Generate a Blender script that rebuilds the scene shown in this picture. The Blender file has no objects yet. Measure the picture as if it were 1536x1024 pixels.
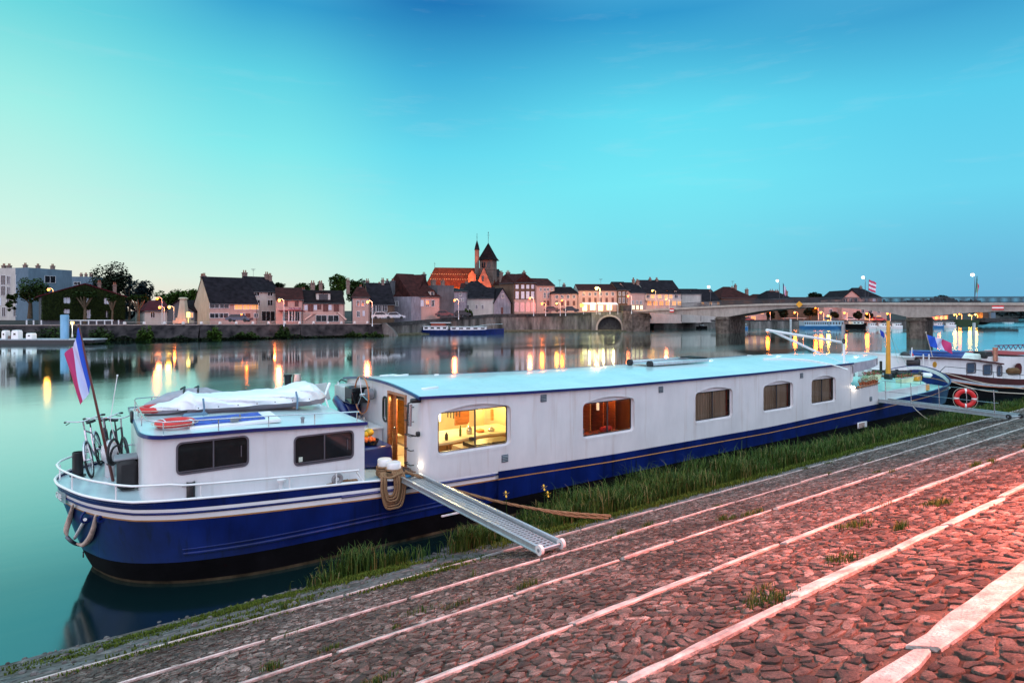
import bpy, math, random
from mathutils import Vector, Matrix
from mathutils.geometry import tessellate_polygon
R = random.Random(7)
sc = bpy.context.scene
COL = sc.collection
PI = math.pi
# ------------------------------------------------------------------ camera
# world: x runs along the moored barge towards its bow, y across the river, z = 0 is the water
CAM = Vector((-6.35, -12.82, 5.3))
RT = Vector((.8206, -.5715, 0)); FW = Vector((.5715, .8206, 0))
cd = bpy.data.cameras.new('camera'); cam = bpy.data.objects.new('camera', cd); COL.objects.link(cam)
cam.location = CAM
cam.rotation_euler = (PI/2, 0, math.atan2(-FW.x, FW.y))
cd.sensor_width = 36; cd.lens = 909/1536*36
cd.shift_y = -(512-466)/1536
cd.clip_start = .1; cd.clip_end = 6000
sc.camera = cam
# ------------------------------------------------------------------ view
sc.view_settings.view_transform = 'Standard'; sc.view_settings.look = 'None'
sc.view_settings.gamma = 1; sc.view_settings.exposure = 0
sc.cycles.max_bounces = 8; sc.cycles.glossy_bounces = 4; sc.cycles.transmission_bounces = 6
sc.cycles.caustics_reflective = False; sc.cycles.caustics_refractive = False
sc.cycles.sample_clamp_indirect = 4; sc.cycles.use_denoising = True

def s2l(c):
    return tuple(((v/255)/12.92 if v/255 <= .04045 else ((v/255+.055)/1.055)**2.4) for v in c)
# ------------------------------------------------------------------ world (dusk sky, pale glow in the west = left)
W = bpy.data.worlds.new('World'); sc.world = W; W.use_nodes = True
nt = W.node_tree; N = nt.nodes; L = nt.links; N.clear()
def wn(t, **k):
    n = N.new(t)
    for a, b in k.items(): setattr(n, a, b)
    return n
def wdot(vec, v):
    n = wn('ShaderNodeVectorMath', operation='DOT_PRODUCT'); L.new(vec, n.inputs[0]); n.inputs[1].default_value = v; return n.outputs['Value']
def wmath(op, a, b=None):
    n = wn('ShaderNodeMath', operation=op)
    for i, q in enumerate((a, b)):
        if q is None: continue
        if isinstance(q, (int, float)): n.inputs[i].default_value = q
        else: L.new(q, n.inputs[i])
    return n.outputs[0]
tc = wn('ShaderNodeTexCoord'); V = tc.outputs['Generated']
dr = wdot(V, RT); df = wdot(V, FW)
sepz = wn('ShaderNodeSeparateXYZ'); L.new(V, sepz.inputs[0]); zz = sepz.outputs['Z']
ang = wmath('ARCTAN2', dr, df)            # 0 straight ahead, + to the right
nz = wn('ShaderNodeTexNoise'); nz.inputs['Scale'].default_value = 1.6; nz.inputs['Detail'].default_value = 3
mpn = wn('ShaderNodeMapping'); mpn.inputs['Scale'].default_value = (1, 1, 5); L.new(V, mpn.inputs[0]); L.new(mpn.outputs[0], nz.inputs['Vector'])
zn = wmath('ADD', zz, wmath('MULTIPLY', wmath('SUBTRACT', nz.outputs[0], .5), .02))
def wramp(inp, stops, smooth=True):
    n = wn('ShaderNodeValToRGB'); n.color_ramp.interpolation = 'EASE' if smooth == 2 else 'LINEAR'
    e = n.color_ramp.elements
    while len(e) < len(stops): e.new(.5)
    for k, (p, c) in enumerate(stops):
        e[k].position = p
        c = s2l(c) if max(c) > 1 else c
        e[k].color = (*c, 1)
    L.new(inp, n.inputs[0]); return n.outputs[0]
ZEN = (205, 238, 250)
cols = [
 (-42, [(0, (246, 222, 200)), (.05, (234, 236, 222)), (.12, (206, 242, 230)), (.26, (160, 238, 230)), (.38, (104, 214, 222)), (.64, (130, 210, 235)), (1, ZEN)]),
 (-22, [(0, (240, 224, 210)), (.05, (216, 238, 226)), (.13, (172, 240, 232)), (.24, (128, 232, 236)), (.34, (94, 210, 228)), (.43, (50, 160, 208)), (.64, (130, 210, 235)), (1, ZEN)]),
 (-7, [(0, (188, 234, 222)), (.06, (164, 234, 228)), (.15, (130, 232, 240)), (.25, (98, 216, 238)), (.36, (62, 176, 218)), (.45, (20, 118, 184)), (.64, (130, 210, 235)), (1, ZEN)]),
 (12, [(0, (134, 216, 230)), (.08, (118, 216, 234)), (.2, (112, 230, 244)), (.30, (94, 218, 240)), (.43, (40, 152, 206)), (.64, (130, 210, 235)), (1, ZEN)]),
 (40, [(0, (104, 176, 214)), (.06, (98, 184, 222)), (.16, (100, 210, 238)), (.28, (84, 202, 234)), (.38, (52, 156, 206)), (.64, (130, 210, 235)), (1, ZEN)]),
 (110, [(0, (180, 200, 235)), (.2, (185, 210, 240)), (.5, (190, 225, 245)), (1, ZEN)]),
]
outs = [(a, wramp(zn, s)) for a, s in cols]
cur = outs[0][1]; pa = outs[0][0]
for a, o in outs[1:]:
    mr = wn('ShaderNodeMapRange'); mr.interpolation_type = 'SMOOTHSTEP'
    L.new(ang, mr.inputs['Value']); mr.inputs['From Min'].default_value = math.radians(pa); mr.inputs['From Max'].default_value = math.radians(a)
    mx = wn('ShaderNodeMixRGB'); L.new(mr.outputs[0], mx.inputs[0]); L.new(cur, mx.inputs[1]); L.new(o, mx.inputs[2]); cur = mx.outputs[0]; pa = a
# behind the camera on the left side too: lavender dusk
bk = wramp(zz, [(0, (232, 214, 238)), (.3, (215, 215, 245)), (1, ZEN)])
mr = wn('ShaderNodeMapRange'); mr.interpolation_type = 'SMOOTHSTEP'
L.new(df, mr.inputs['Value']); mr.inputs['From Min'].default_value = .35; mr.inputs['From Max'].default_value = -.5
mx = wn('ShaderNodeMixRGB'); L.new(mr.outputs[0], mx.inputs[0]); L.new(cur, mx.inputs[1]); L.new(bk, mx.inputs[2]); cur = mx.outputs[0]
mpc = wn('ShaderNodeMapping'); mpc.inputs['Scale'].default_value = (2.2, 2.2, 16); mpc.inputs['Rotation'].default_value = (.10, .06, 0); L.new(V, mpc.inputs[0])
nc = wn('ShaderNodeTexNoise'); nc.inputs['Scale'].default_value = 2.4; nc.inputs['Detail'].default_value = 7; nc.inputs['Roughness'].default_value = .62; L.new(mpc.outputs[0], nc.inputs['Vector'])
rc = wramp(nc.outputs[0], [(0, (0, 0, 0)), (.56, (0, 0, 0)), (.76, (.11, .11, .11)), (1, (.15, .15, .15))])
mc = wn('ShaderNodeMixRGB'); L.new(rc, mc.inputs[0]); L.new(cur, mc.inputs[1]); mc.inputs[2].default_value = (.62, .72, .80, 1); cur = mc.outputs[0]
sky = wn('ShaderNodeTexSky'); sky.sky_type = 'NISHITA'; sky.sun_disc = False
sky.sun_elevation = math.radians(1.5); sky.sun_rotation = math.radians(262)
ad = wn('ShaderNodeMixRGB', blend_type='ADD'); ad.inputs[0].default_value = .015
L.new(cur, ad.inputs[1]); L.new(sky.outputs[0], ad.inputs[2])
# unseen sky overhead and behind the quay made brighter, to light walls and roofs
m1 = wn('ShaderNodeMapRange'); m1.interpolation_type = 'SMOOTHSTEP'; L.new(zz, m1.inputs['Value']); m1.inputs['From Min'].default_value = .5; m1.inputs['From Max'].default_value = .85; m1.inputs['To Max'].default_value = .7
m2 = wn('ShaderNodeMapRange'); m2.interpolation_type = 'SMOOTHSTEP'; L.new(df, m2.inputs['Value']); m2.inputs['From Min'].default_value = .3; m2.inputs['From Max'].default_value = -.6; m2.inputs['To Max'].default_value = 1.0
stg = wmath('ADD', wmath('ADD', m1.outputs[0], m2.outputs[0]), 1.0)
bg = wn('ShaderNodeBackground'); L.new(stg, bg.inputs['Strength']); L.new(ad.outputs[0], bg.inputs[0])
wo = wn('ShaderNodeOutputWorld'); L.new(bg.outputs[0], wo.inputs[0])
# faint afterglow from the west
sd = bpy.data.lights.new('sun', 'SUN'); so = bpy.data.objects.new('sun', sd); COL.objects.link(so)
sd.energy = .18; sd.angle = math.radians(18); sd.color = (1, .78, .6)
so.rotation_euler = (math.radians(80), 0, math.radians(-82))

# ------------------------------------------------------------------ materials
def setin(n, k, v):
    if k in n.inputs: n.inputs[k].default_value = v
MATS = {}
def mat(name, col=(.5, .5, .5), rough=.6, metal=0, var=.15, vs=3, bump=0, bs=30, emit=None, es=0, col2=None, stretch=(1, 1, 1), coat=0, ior=None, trans=0, alpha=1, detail=5, sharp=None, dirt=0):
    """procedural paint: base colour broken up by two noises, optional bump"""
    if name in MATS: return MATS[name]
    if max(col) > 1: col = s2l(col)
    m = bpy.data.materials.new(name); m.use_nodes = True; t = m.node_tree; b = t.nodes['Principled BSDF']
    t_ = t.nodes.new('ShaderNodeTexCoord'); mp = t.nodes.new('ShaderNodeMapping'); mp.inputs['Scale'].default_value = stretch
    t.links.new(t_.outputs['Object'], mp.inputs[0])
    n1 = t.nodes.new('ShaderNodeTexNoise'); n1.inputs['Scale'].default_value = vs; n1.inputs['Detail'].default_value = detail
    t.links.new(mp.outputs[0], n1.inputs['Vector'])
    r = t.nodes.new('ShaderNodeValToRGB'); e = r.color_ramp.elements
    c2 = col2 if col2 else tuple(min(1, v*(1+var)) for v in col)
    if max(c2) > 1: c2 = s2l(c2)
    c1 = tuple(v*(1-var) for v in col) if not col2 else col
    lo, hi = sharp if sharp else (.3, .7)
    e[0].position = lo; e[0].color = (*c1, 1); e[1].position = hi; e[1].color = (*c2, 1)
    t.links.new(n1.outputs[0], r.inputs[0]); out = r.outputs[0]
    if dirt:
        n3 = t.nodes.new('ShaderNodeTexNoise'); n3.inputs['Scale'].default_value = 1.3; n3.inputs['Detail'].default_value = 8; n3.inputs['Roughness'].default_value = .7
        mp3 = t.nodes.new('ShaderNodeMapping'); mp3.inputs['Scale'].default_value = (1.2, 1.2, .35); t.links.new(t_.outputs['Object'], mp3.inputs[0]); t.links.new(mp3.outputs[0], n3.inputs['Vector'])
        r3 = t.nodes.new('ShaderNodeValToRGB'); r3.color_ramp.elements[0].position = .35; r3.color_ramp.elements[1].position = .62
        r3.color_ramp.elements[0].color = (1-dirt, 1-dirt, 1-dirt*.95, 1); r3.color_ramp.elements[1].color = (1, 1, 1, 1)
        t.links.new(n3.outputs[0], r3.inputs[0])
        mm = t.nodes.new('ShaderNodeMixRGB'); mm.blend_type = 'MULTIPLY'; mm.inputs[0].default_value = 1
        t.links.new(out, mm.inputs[1]); t.links.new(r3.outputs[0], mm.inputs[2]); out = mm.outputs[0]
    t.links.new(out, b.inputs['Base Color'])
    b.inputs['Roughness'].default_value = rough; b.inputs['Metallic'].default_value = metal
    if rough >= .8: setin(b, 'Specular IOR Level', .08)
    setin(b, 'Coat Weight', coat); setin(b, 'Coat Roughness', .08)
    if ior: b.inputs['IOR'].default_value = ior
    if trans: setin(b, 'Transmission Weight', trans)
    if alpha < 1: b.inputs['Alpha'].default_value = alpha
    if bump:
        n2 = t.nodes.new('ShaderNodeTexNoise'); n2.inputs['Scale'].default_value = bs; n2.inputs['Detail'].default_value = 6
        t.links.new(mp.outputs[0], n2.inputs['Vector'])
        bp = t.nodes.new('ShaderNodeBump'); bp.inputs['Strength'].default_value = bump; bp.inputs['Distance'].default_value = .02
        t.links.new(n2.outputs[0], bp.inputs['Height']); t.links.new(bp.outputs[0], b.inputs['Normal'])
    if emit:
        if max(emit) > 1: emit = s2l(emit)
        b.inputs['Emission Color'].default_value = (*emit, 1); b.inputs['Emission Strength'].default_value = es
    MATS[name] = m; return m
def plates(m, w_=2.4, h=1.1, seam=.35, streak=.10):
    t = m.node_tree; b = t.nodes['Principled BSDF']; n = t.nodes; l = t.links
    tcn = n.new('ShaderNodeTexCoord'); mp = n.new('ShaderNodeMapping'); mp.inputs['Rotation'].default_value = (math.pi/2, 0, 0)
    l.new(tcn.outputs['Object'], mp.inputs[0])
    br = n.new('ShaderNodeTexBrick'); br.inputs['Scale'].default_value = 1; br.inputs['Brick Width'].default_value = w_; br.inputs['Row Height'].default_value = h*4; br.inputs['Mortar Size'].default_value = .006; br.inputs['Mortar Smooth'].default_value = .6; br.offset = 0
    l.new(mp.outputs[0], br.inputs['Vector'])
    no = n.new('ShaderNodeTexNoise'); no.inputs['Scale'].default_value = 1.1; no.inputs['Detail'].default_value = 2; l.new(tcn.outputs['Object'], no.inputs['Vector'])
    ad = n.new('ShaderNodeMath'); ad.operation = 'MULTIPLY_ADD'; l.new(br.outputs['Fac'], ad.inputs[0]); ad.inputs[1].default_value = -.35; l.new(no.outputs[0], ad.inputs[2])
    bp = n.new('ShaderNodeBump'); bp.inputs['Strength'].default_value = seam; bp.inputs['Distance'].default_value = .03; l.new(ad.outputs[0], bp.inputs['Height'])
    l.new(bp.outputs[0], b.inputs['Normal'])
    src = b.inputs['Base Color'].links[0].from_socket
    mp2 = n.new('ShaderNodeMapping'); mp2.inputs['Scale'].default_value = (7, 7, .45); l.new(tcn.outputs['Object'], mp2.inputs[0])
    n2 = n.new('ShaderNodeTexNoise'); n2.inputs['Scale'].default_value = 1; n2.inputs['Detail'].default_value = 4; l.new(mp2.outputs[0], n2.inputs['Vector'])
    r = n.new('ShaderNodeValToRGB'); r.color_ramp.elements[0].position = .58; r.color_ramp.elements[0].color = (1, 1, 1, 1); r.color_ramp.elements[1].position = .8; r.color_ramp.elements[1].color = (1-streak*2.2, 1-streak*3, 1-streak*3.6, 1)
    l.new(n2.outputs[0], r.inputs[0]); mx = n.new('ShaderNodeMixRGB'); mx.blend_type = 'MULTIPLY'; mx.inputs[0].default_value = 1; l.new(src, mx.inputs[1]); l.new(r.outputs[0], mx.inputs[2]); l.new(mx.outputs[0], b.inputs['Base Color'])
def nodes_of(m): return m.node_tree, m.node_tree.nodes['Principled BSDF']

# ------------------------------------------------------------------ mesh builder
class MB:
    def __init__(s): s.v = []; s.f = []; s.m = []
    def add(s, vs, fs, mi=0):
        o = len(s.v); s.v += [tuple(p) for p in vs]
        for f in fs: s.f.append(tuple(i+o for i in f)); s.m.append(mi)
        return s
    def box(s, a, b, mi=0, M=None):
        x0, y0, z0 = a; x1, y1, z1 = b
        vs = [(x0,y0,z0),(x1,y0,z0),(x1,y1,z0),(x0,y1,z0),(x0,y0,z1),(x1,y0,z1),(x1,y1,z1),(x0,y1,z1)]
        if M is not None: vs = [M @ Vector(p) for p in vs]
        return s.add(vs, [(0,3,2,1),(4,5,6,7),(0,1,5,4),(1,2,6,5),(2,3,7,6),(3,0,4,7)], mi)
    def cbox(s, c, d, mi=0, rz=0, bev=0, rx=0, ry=0):
        M = Matrix.Translation(c) @ Matrix.Rotation(rz, 4, 'Z') @ Matrix.Rotation(ry, 4, 'Y') @ Matrix.Rotation(rx, 4, 'X')
        x, y, z = d[0]/2, d[1]/2, d[2]/2
        if bev <= 0: return s.box((-x,-y,-z), (x,y,z), mi, M)
        b = min(bev, x*.9, y*.9, z*.9)
        rings = []
        for zc, i in ((-z, b), (-z+b, 0), (z-b, 0), (z, b)):
            rings.append([M @ Vector(p) for p in ((-x+b,-y+i,zc),(x-b,-y+i,zc),(x-i,-y+b,zc),(x-i,y-b,zc),(x-b,y-i,zc),(-x+b,y-i,zc),(-x+i,y-b,zc),(-x+i,-y+b,zc))])
        return s.loft(rings, mi, True, True)
    def loft(s, rings, mi=0, cap=True, closed=True):
        o = len(s.v); n = len(rings[0])
        for r in rings: s.v += [tuple(p) for p in r]
        for k in range(len(rings)-1):
            for i in range(n if closed else n-1):
                j = (i+1) % n
                s.f.append((o+k*n+i, o+k*n+j, o+(k+1)*n+j, o+(k+1)*n+i)); s.m.append(mi)
        if cap:
            s.f.append(tuple(o+i for i in range(n-1, -1, -1))); s.m.append(mi)
            s.f.append(tuple(o+(len(rings)-1)*n+i for i in range(n))); s.m.append(mi)
        return s
    def tube(s, pts, r, mi=0, n=8, cap=True, closed=False):
        pts = [Vector(p) for p in pts]
        if not isinstance(r, (list, tuple)): r = [r]*len(pts)
        rings = []; up = None; m = len(pts)
        for i, p in enumerate(pts):
            if closed: d = pts[(i+1) % m]-pts[i-1]
            else: d = pts[min(i+1, m-1)]-pts[max(i-1, 0)]
            if d.length < 1e-9: d = Vector((0, 0, 1))
            d.normalize()
            if up is None: up = Vector((0, 0, 1)) if abs(d.z) < .9 else Vector((1, 0, 0))
            a = d.cross(up)
            if a.length < 1e-6: up = Vector((1, 0, 0)) if abs(d.x) < .9 else Vector((0, 1, 0)); a = d.cross(up)
            a.normalize(); b = a.cross(d).normalized(); up = b
            rings.append([p+(a*math.cos(t)+b*math.sin(t))*r[i] for t in (2*PI*k/n for k in range(n))])
        if closed: rings.append(rings[0]); cap = False
        return s.loft(rings, mi, cap)
    def lathe(s, c, prof, mi=0, n=16, M=None):
        """prof = [(radius, z)]"""
        rings = []
        for r, z in prof:
            rg = [Vector((r*math.cos(2*PI*k/n), r*math.sin(2*PI*k/n), z)) for k in range(n)]
            if M is not None: rg = [M @ p for p in rg]
            rings.append([p+Vector(c) for p in rg])
        return s.loft(rings, mi, True)
    def cyl(s, a, b, r, mi=0, n=12, r2=None): return s.tube([a, b], [r, r if r2 is None else r2], mi, n)
    def torus(s, c, R_, r, mi=0, n=28, k=8, M=None, sz=1):
        pts = [Vector((R_*math.cos(2*PI*i/n), R_*math.sin(2*PI*i/n), 0)) for i in range(n)]
        o = len(s.v)
        for i in range(n):
            t = 2*PI*i/n
            for j in range(k):
                p = 2*PI*j/k; q = Vector(((R_+r*math.cos(p))*math.cos(t), (R_+r*math.cos(p))*math.sin(t), r*sz*math.sin(p)))
                if M is not None: q = M @ q
                s.v.append(tuple(q+Vector(c)))
        for i in range(n):
            for j in range(k):
                s.f.append((o+i*k+j, o+((i+1) % n)*k+j, o+((i+1) % n)*k+(j+1) % k, o+i*k+(j+1) % k)); s.m.append(mi)
        return s
    def ball(s, c, r, mi=0, n=12, m=8, sc_=(1, 1, 1)):
        return s.loft([[Vector(c)+Vector((r*sc_[0]*math.sin(a)*math.cos(t), r*sc_[1]*math.sin(a)*math.sin(t), -r*sc_[2]*math.cos(a))) for t in (2*PI*k/n for k in range(n))] for a in (PI*(i+.06*(i == 0)-.06*(i == m))/m for i in range(m+1))], mi, True)
    def prism(s, poly, fn, d, mi=0, holes=(), back=True):
        """flat polygon (2D) with holes mapped to 3D by fn(u, v, w); thickness w from 0 to d"""
        loops = [list(poly)]+[list(h) for h in holes]
        flat = [p for l in loops for p in l]
        tri = tessellate_polygon([[Vector((p[0], p[1], 0)) for p in l] for l in loops])
        for w in ((0, d) if back else (0,)):
            s.add([fn(p[0], p[1], w) for p in flat], [t if w == 0 else t[::-1] for t in tri], mi)
        for l in loops:
            n = len(l)
            s.add([fn(p[0], p[1], 0) for p in l]+[fn(p[0], p[1], d) for p in l], [(i, (i+1) % n, (i+1) % n+n, i+n) for i in range(n)], mi)
        return s
    def build(s, name, mats, parent=None, local=False, smooth=40, label=None, cat=None, group=None, kind=None):
        me = bpy.data.meshes.new(name)
        vs = s.v
        if parent is not None and not local:
            Mi = wm(parent).inverted(); vs = [tuple(Mi @ Vector(p)) for p in vs]
        me.from_pydata([tuple(p) for p in vs], [], s.f)
        if not isinstance(mats, (list, tuple)): mats = [mats]
        for m in mats: me.materials.append(m)
        me.polygons.foreach_set('material_index', s.m)
        if smooth:
            me.polygons.foreach_set('use_smooth', [True]*len(s.f))
            me.set_sharp_from_angle(angle=math.radians(smooth))
        me.update()
        o = bpy.data.objects.new(name, me); COL.objects.link(o)
        if parent is not None: o.parent = parent
        tag(o, label, cat, group, kind)
        return o
def wm(o):
    M = Matrix.Translation(o.location) @ o.rotation_euler.to_matrix().to_4x4() @ Matrix.Diagonal((*o.scale, 1))
    return wm(o.parent) @ M if o.parent else M
def tag(o, label=None, cat=None, group=None, kind=None):
    if label: o['label'] = label
    if cat: o['category'] = cat
    if group: o['group'] = group
    if kind: o['kind'] = kind
    return o
def thing(name, label, cat, loc=(0, 0, 0), rz=0, group=None):
    o = bpy.data.objects.new(name, None); COL.objects.link(o); o.empty_display_size = .2
    o.location = loc; o.rotation_euler = (0, 0, rz)
    return tag(o, label, cat, group)
def kids(o): return KIDS(o)
def KIDS(o): return [c for c in list(COL.objects) if c.parent == o]
def dup(root, loc=None, rz=None, label=None, group=None, scale=None):
    def rec(o, par):
        c = o.copy(); COL.objects.link(c)
        if par is not None: c.parent = par
        for ch in KIDS(o): rec(ch, c)
        return c
    c = rec(root, None)
    if loc is not None: c.location = loc
    if rz is not None: c.rotation_euler = (0, 0, rz)
    if scale: c.scale = scale
    if label: c['label'] = label
    if group: c['group'] = group
    return c
def lerp(a, b, t): return a+(b-a)*t
def interp(tab, x):
    if x <= tab[0][0]: return tab[0][1]
    for (a, va), (b, vb) in zip(tab, tab[1:]):
        if x <= b: return va+(vb-va)*(x-a)/(b-a)
    return tab[-1][1]
def rrect(x0, y0, x1, y1, r, n=4, arch=0):
    """rounded rectangle outline, optional raised arched top"""
    pts = []
    for cx, cy, a0 in ((x1-r, y0+r, -90), (x1-r, y1-r, 0), (x0+r, y1-r, 90), (x0+r, y0+r, 180)):
        for k in range(n+1):
            a = math.radians(a0+90*k/n); pts.append((cx+r*math.cos(a), cy+r*math.sin(a)))
        if arch and a0 == 0:
            for k in range(1, 8):
                t = k/8; pts.append((lerp(x1-r, x0+r, t), y1+arch*math.sin(PI*t)))
    return pts
def text_mesh(txt, size, name, m, parent, M, depth=.004, width=None):
    cu = bpy.data.curves.new('t', 'FONT'); cu.body = txt; cu.size = size; cu.extrude = depth; cu.align_x = 'CENTER'; cu.align_y = 'CENTER'
    to = bpy.data.objects.new('t', cu); COL.objects.link(to); bpy.context.view_layer.update()
    me = bpy.data.meshes.new_from_object(to); COL.objects.unlink(to); bpy.data.objects.remove(to)
    if width:
        xs = [v.co.x for v in me.vertices]; k = width/(max(xs)-min(xs))
        for v in me.vertices: v.co.x *= k
    if parent is not None: M = wm(parent).inverted() @ M
    me.transform(M); me.materials.clear(); me.materials.append(m)
    o = bpy.data.objects.new(name, me); COL.objects.link(o); o.parent = parent; return o
def frame_from(o, ux, uz):
    """matrix with local x = ux, local y = uz (text up), origin o"""
    ux = Vector(ux).normalized(); uy = Vector(uz).normalized(); w = ux.cross(uy)
    return Matrix(((ux.x, uy.x, w.x, o[0]), (ux.y, uy.y, w.y, o[1]), (ux.z, uy.z, w.z, o[2]), (0, 0, 0, 1)))
# surveyor's helpers: a bearing (image column), a distance ahead of the camera and a height give a world point
def PZ(px, Z, z): 
    p = CAM+RT*((px-768)/909*Z)+FW*Z; return Vector((p.x, p.y, z))
def HZ(py, Z): return 5.3-(py-466)*Z/909
def P(px, py, Z): return PZ(px, Z, HZ(py, Z))
def on_z(px, py, z):
    u = (px-768)/909; v = (py-466)/909; t = (z-5.3)/(-v); return CAM+(FW+RT*u-Vector((0, 0, v)))*t
def on_y(px, py, y):
    u = (px-768)/909; v = (py-466)/909; d = FW+RT*u-Vector((0, 0, v)); return CAM+d*((y-CAM.y)/d.y)
def on_x(px, py, x):
    u = (px-768)/909; v = (py-466)/909; d = FW+RT*u-Vector((0, 0, v)); return CAM+d*((x-CAM.x)/d.x)

def qz(y): return .33*(-1-y)      # cobbled slipway surface
# ------------------------------------------------------------------ water and river bed
def water_mat():
    m = bpy.data.materials.new('river_water'); m.use_nodes = True; t, b = nodes_of(m); n = t.nodes; l = t.links
    b.inputs['Base Color'].default_value = (.002, .013, .015, 1); b.inputs['IOR'].default_value = 3.2
    setin(b, 'Specular Tint', (.78, 1, .98, 1))
    tcn = n.new('ShaderNodeTexCoord')
    def noise(scl, st, det=3):
        mp = n.new('ShaderNodeMapping'); mp.inputs['Scale'].default_value = st; mp.inputs['Rotation'].default_value = (0, 0, .6)
        q = n.new('ShaderNodeTexNoise'); q.inputs['Scale'].default_value = scl; q.inputs['Detail'].default_value = det
        l.new(tcn.outputs['Object'], mp.inputs[0]); l.new(mp.outputs[0], q.inputs['Vector']); return q.outputs[0]
    big = noise(.02, (.35, 1.6, 1), 4)
    rr = n.new('ShaderNodeValToRGB'); e = rr.color_ramp.elements
    e[0].position = .42; e[0].color = (.05,)*3+(1,); e[1].position = .56; e[1].color = (.14,)*3+(1,)
    l.new(big, rr.inputs[0])
    l.new(rr.outputs[0], b.inputs['Roughness'])
    fine = noise(.9, (.5, 1.6, 1), 3); mid = noise(.12, (.5, 1.4, 1), 3)
    mm = n.new('ShaderNodeMath'); mm.operation = 'MULTIPLY_ADD'; l.new(mid, mm.inputs[0]); mm.inputs[1].default_value = 2; l.new(fine, mm.inputs[2])
    bp = n.new('ShaderNodeBump'); bp.inputs['Strength'].default_value = .11; bp.inputs['Distance'].default_value = .03
    l.new(mm.outputs[0], bp.inputs['Height']); l.new(bp.outputs[0], b.inputs['Normal'])
    # extra gloss mixed in at grazing view angles to brighten the water
    gl = n.new('ShaderNodeBsdfGlossy'); gl.inputs['Color'].default_value = (.78, .98, .97, 1); l.new(rr.outputs[0], gl.inputs['Roughness']); l.new(bp.outputs[0], gl.inputs['Normal'])
    lw = n.new('ShaderNodeLayerWeight'); lw.inputs[0].default_value = .5; fr = n.new('ShaderNodeValToRGB'); e = fr.color_ramp.elements
    for k_ in range(2): e.new(.5)
    for k_, (p_, v_) in enumerate(((.4, 0), (.67, .10), (.86, .78), (1, .9))): e[k_].position = p_; e[k_].color = (v_, v_, v_, 1)
    l.new(lw.outputs['Facing'], fr.inputs[0]); ms_ = n.new('ShaderNodeMixShader'); l.new(fr.outputs[0], ms_.inputs[0]); l.new(b.outputs[0], ms_.inputs[1]); l.new(gl.outputs[0], ms_.inputs[2]); l.new(ms_.outputs[0], n['Material Output'].inputs['Surface'])
    return m
w = MB(); w.add([(-900, -4, 0), (1500, -4, 0), (1500, 1600, 0), (-900, 1600, 0)], [(0, 1, 2, 3)])
w.build('river', water_mat(), smooth=0, kind='structure')

# ------------------------------------------------------------------ cobbled slipway
def stone_mat():
    m = bpy.data.materials.new('cobble_stone'); m.use_nodes = True; t, b = nodes_of(m); n = t.nodes; l = t.links
    at = n.new('ShaderNodeAttribute'); at.attribute_name = 'rnd'
    r = n.new('ShaderNodeValToRGB'); e = r.color_ramp.elements
    st = [(0, (.045, .03, .024)), (.25, (.11, .078, .066)), (.6, (.17, .127, .11)), (.85, (.25, .195, .17)), (1, (.38, .31, .28))]
    while len(e) < len(st): e.new(.5)
    for k, (p, c) in enumerate(st): e[k].position = p; e[k].color = (*c, 1)
    l.new(at.outputs['Fac'], r.inputs[0])
    tcn = n.new('ShaderNodeTexCoord')
    def noise(s, d=6, ro=.6):
        q = n.new('ShaderNodeTexNoise'); q.inputs['Scale'].default_value = s; q.inputs['Detail'].default_value = d; q.inputs['Roughness'].default_value = ro
        l.new(tcn.outputs['Object'], q.inputs['Vector']); return q.outputs[0]
    def mul(a, col):
        x = n.new('ShaderNodeMixRGB'); x.blend_type = 'MULTIPLY'; x.inputs[0].default_value = 1; l.new(a, x.inputs[1]); l.new(col, x.inputs[2]); return x.outputs[0]
    def ramp(i, p0, c0, p1, c1):
        x = n.new('ShaderNodeValToRGB'); x.color_ramp.elements[0].position = p0; x.color_ramp.elements[0].color = (*c0, 1)
        x.color_ramp.elements[1].position = p1; x.color_ramp.elements[1].color = (*c1, 1); l.new(i, x.inputs[0]); return x.outputs[0]
    c = mul(r.outputs[0], ramp(noise(11, 8, .7), .34, (.42, .37, .34), .58, (1.2, 1.2, 1.2)))
    c = mul(c, ramp(noise(70, 5, .7), .38, (.42, .40, .38), .55, (1.12, 1.12, 1.12)))
    c = mul(c, ramp(noise(.7, 7, .65), .38, (.48, .44, .40), .6, (1.05, 1.05, 1.05)))
    l.new(c, b.inputs['Base Color']); b.inputs['Roughness'].default_value = .7
    bp = n.new('ShaderNodeBump'); bp.inputs['Strength'].default_value = .95; bp.inputs['Distance'].default_value = .02
    l.new(noise(28, 10, .75), bp.inputs['Height']); l.new(bp.outputs[0], b.inputs['Normal'])
    return m
def joint_mat():
    m = mat('joint_dirt', (.022, .016, .013), .95, var=.45, vs=4, bump=.9, bs=40, col2=(.15, .11, .09), detail=10)
    return m
def upper_mat():
    return mat('old_paving', (.05, .045, .04), .9, vs=5, bump=.9, bs=12, col2=(.16, .15, .14), detail=9)
BANDS = [-3.5, -5.38, -7.05, -8.82, -10.17, -11.38]
BW = [.075, .08, .10, .11, .13, .18]
g = MB()
nx = 120
xs = [-14+i*.5 for i in range(nx)]
ys = [-40, -22, -14, -12.6, -11.38, -10.2, -8.8, -7, -5.4, -3.5, -2.8, -2, -1, 0, 2]
def gz(x, y):
    if y < -14: return qz(-14)+.02*(-14-y)
    return qz(y)
o = 0
vs = [(x, y, gz(x, y)-(.004 if y > -14 else 0)) for y in ys for x in [-60]+xs+[70]]
k = nx+2
fs = [(j*k+i, j*k+i+1, (j+1)*k+i+1, (j+1)*k+i) for j in range(len(ys)-1) for i in range(k-1)]
g.add(vs, fs)
for i, f in enumerate(g.f):
    yy = sum(g.v[q][1] for q in f)/4
    g.m[i] = 1 if yy > -3.5 else 0
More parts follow.
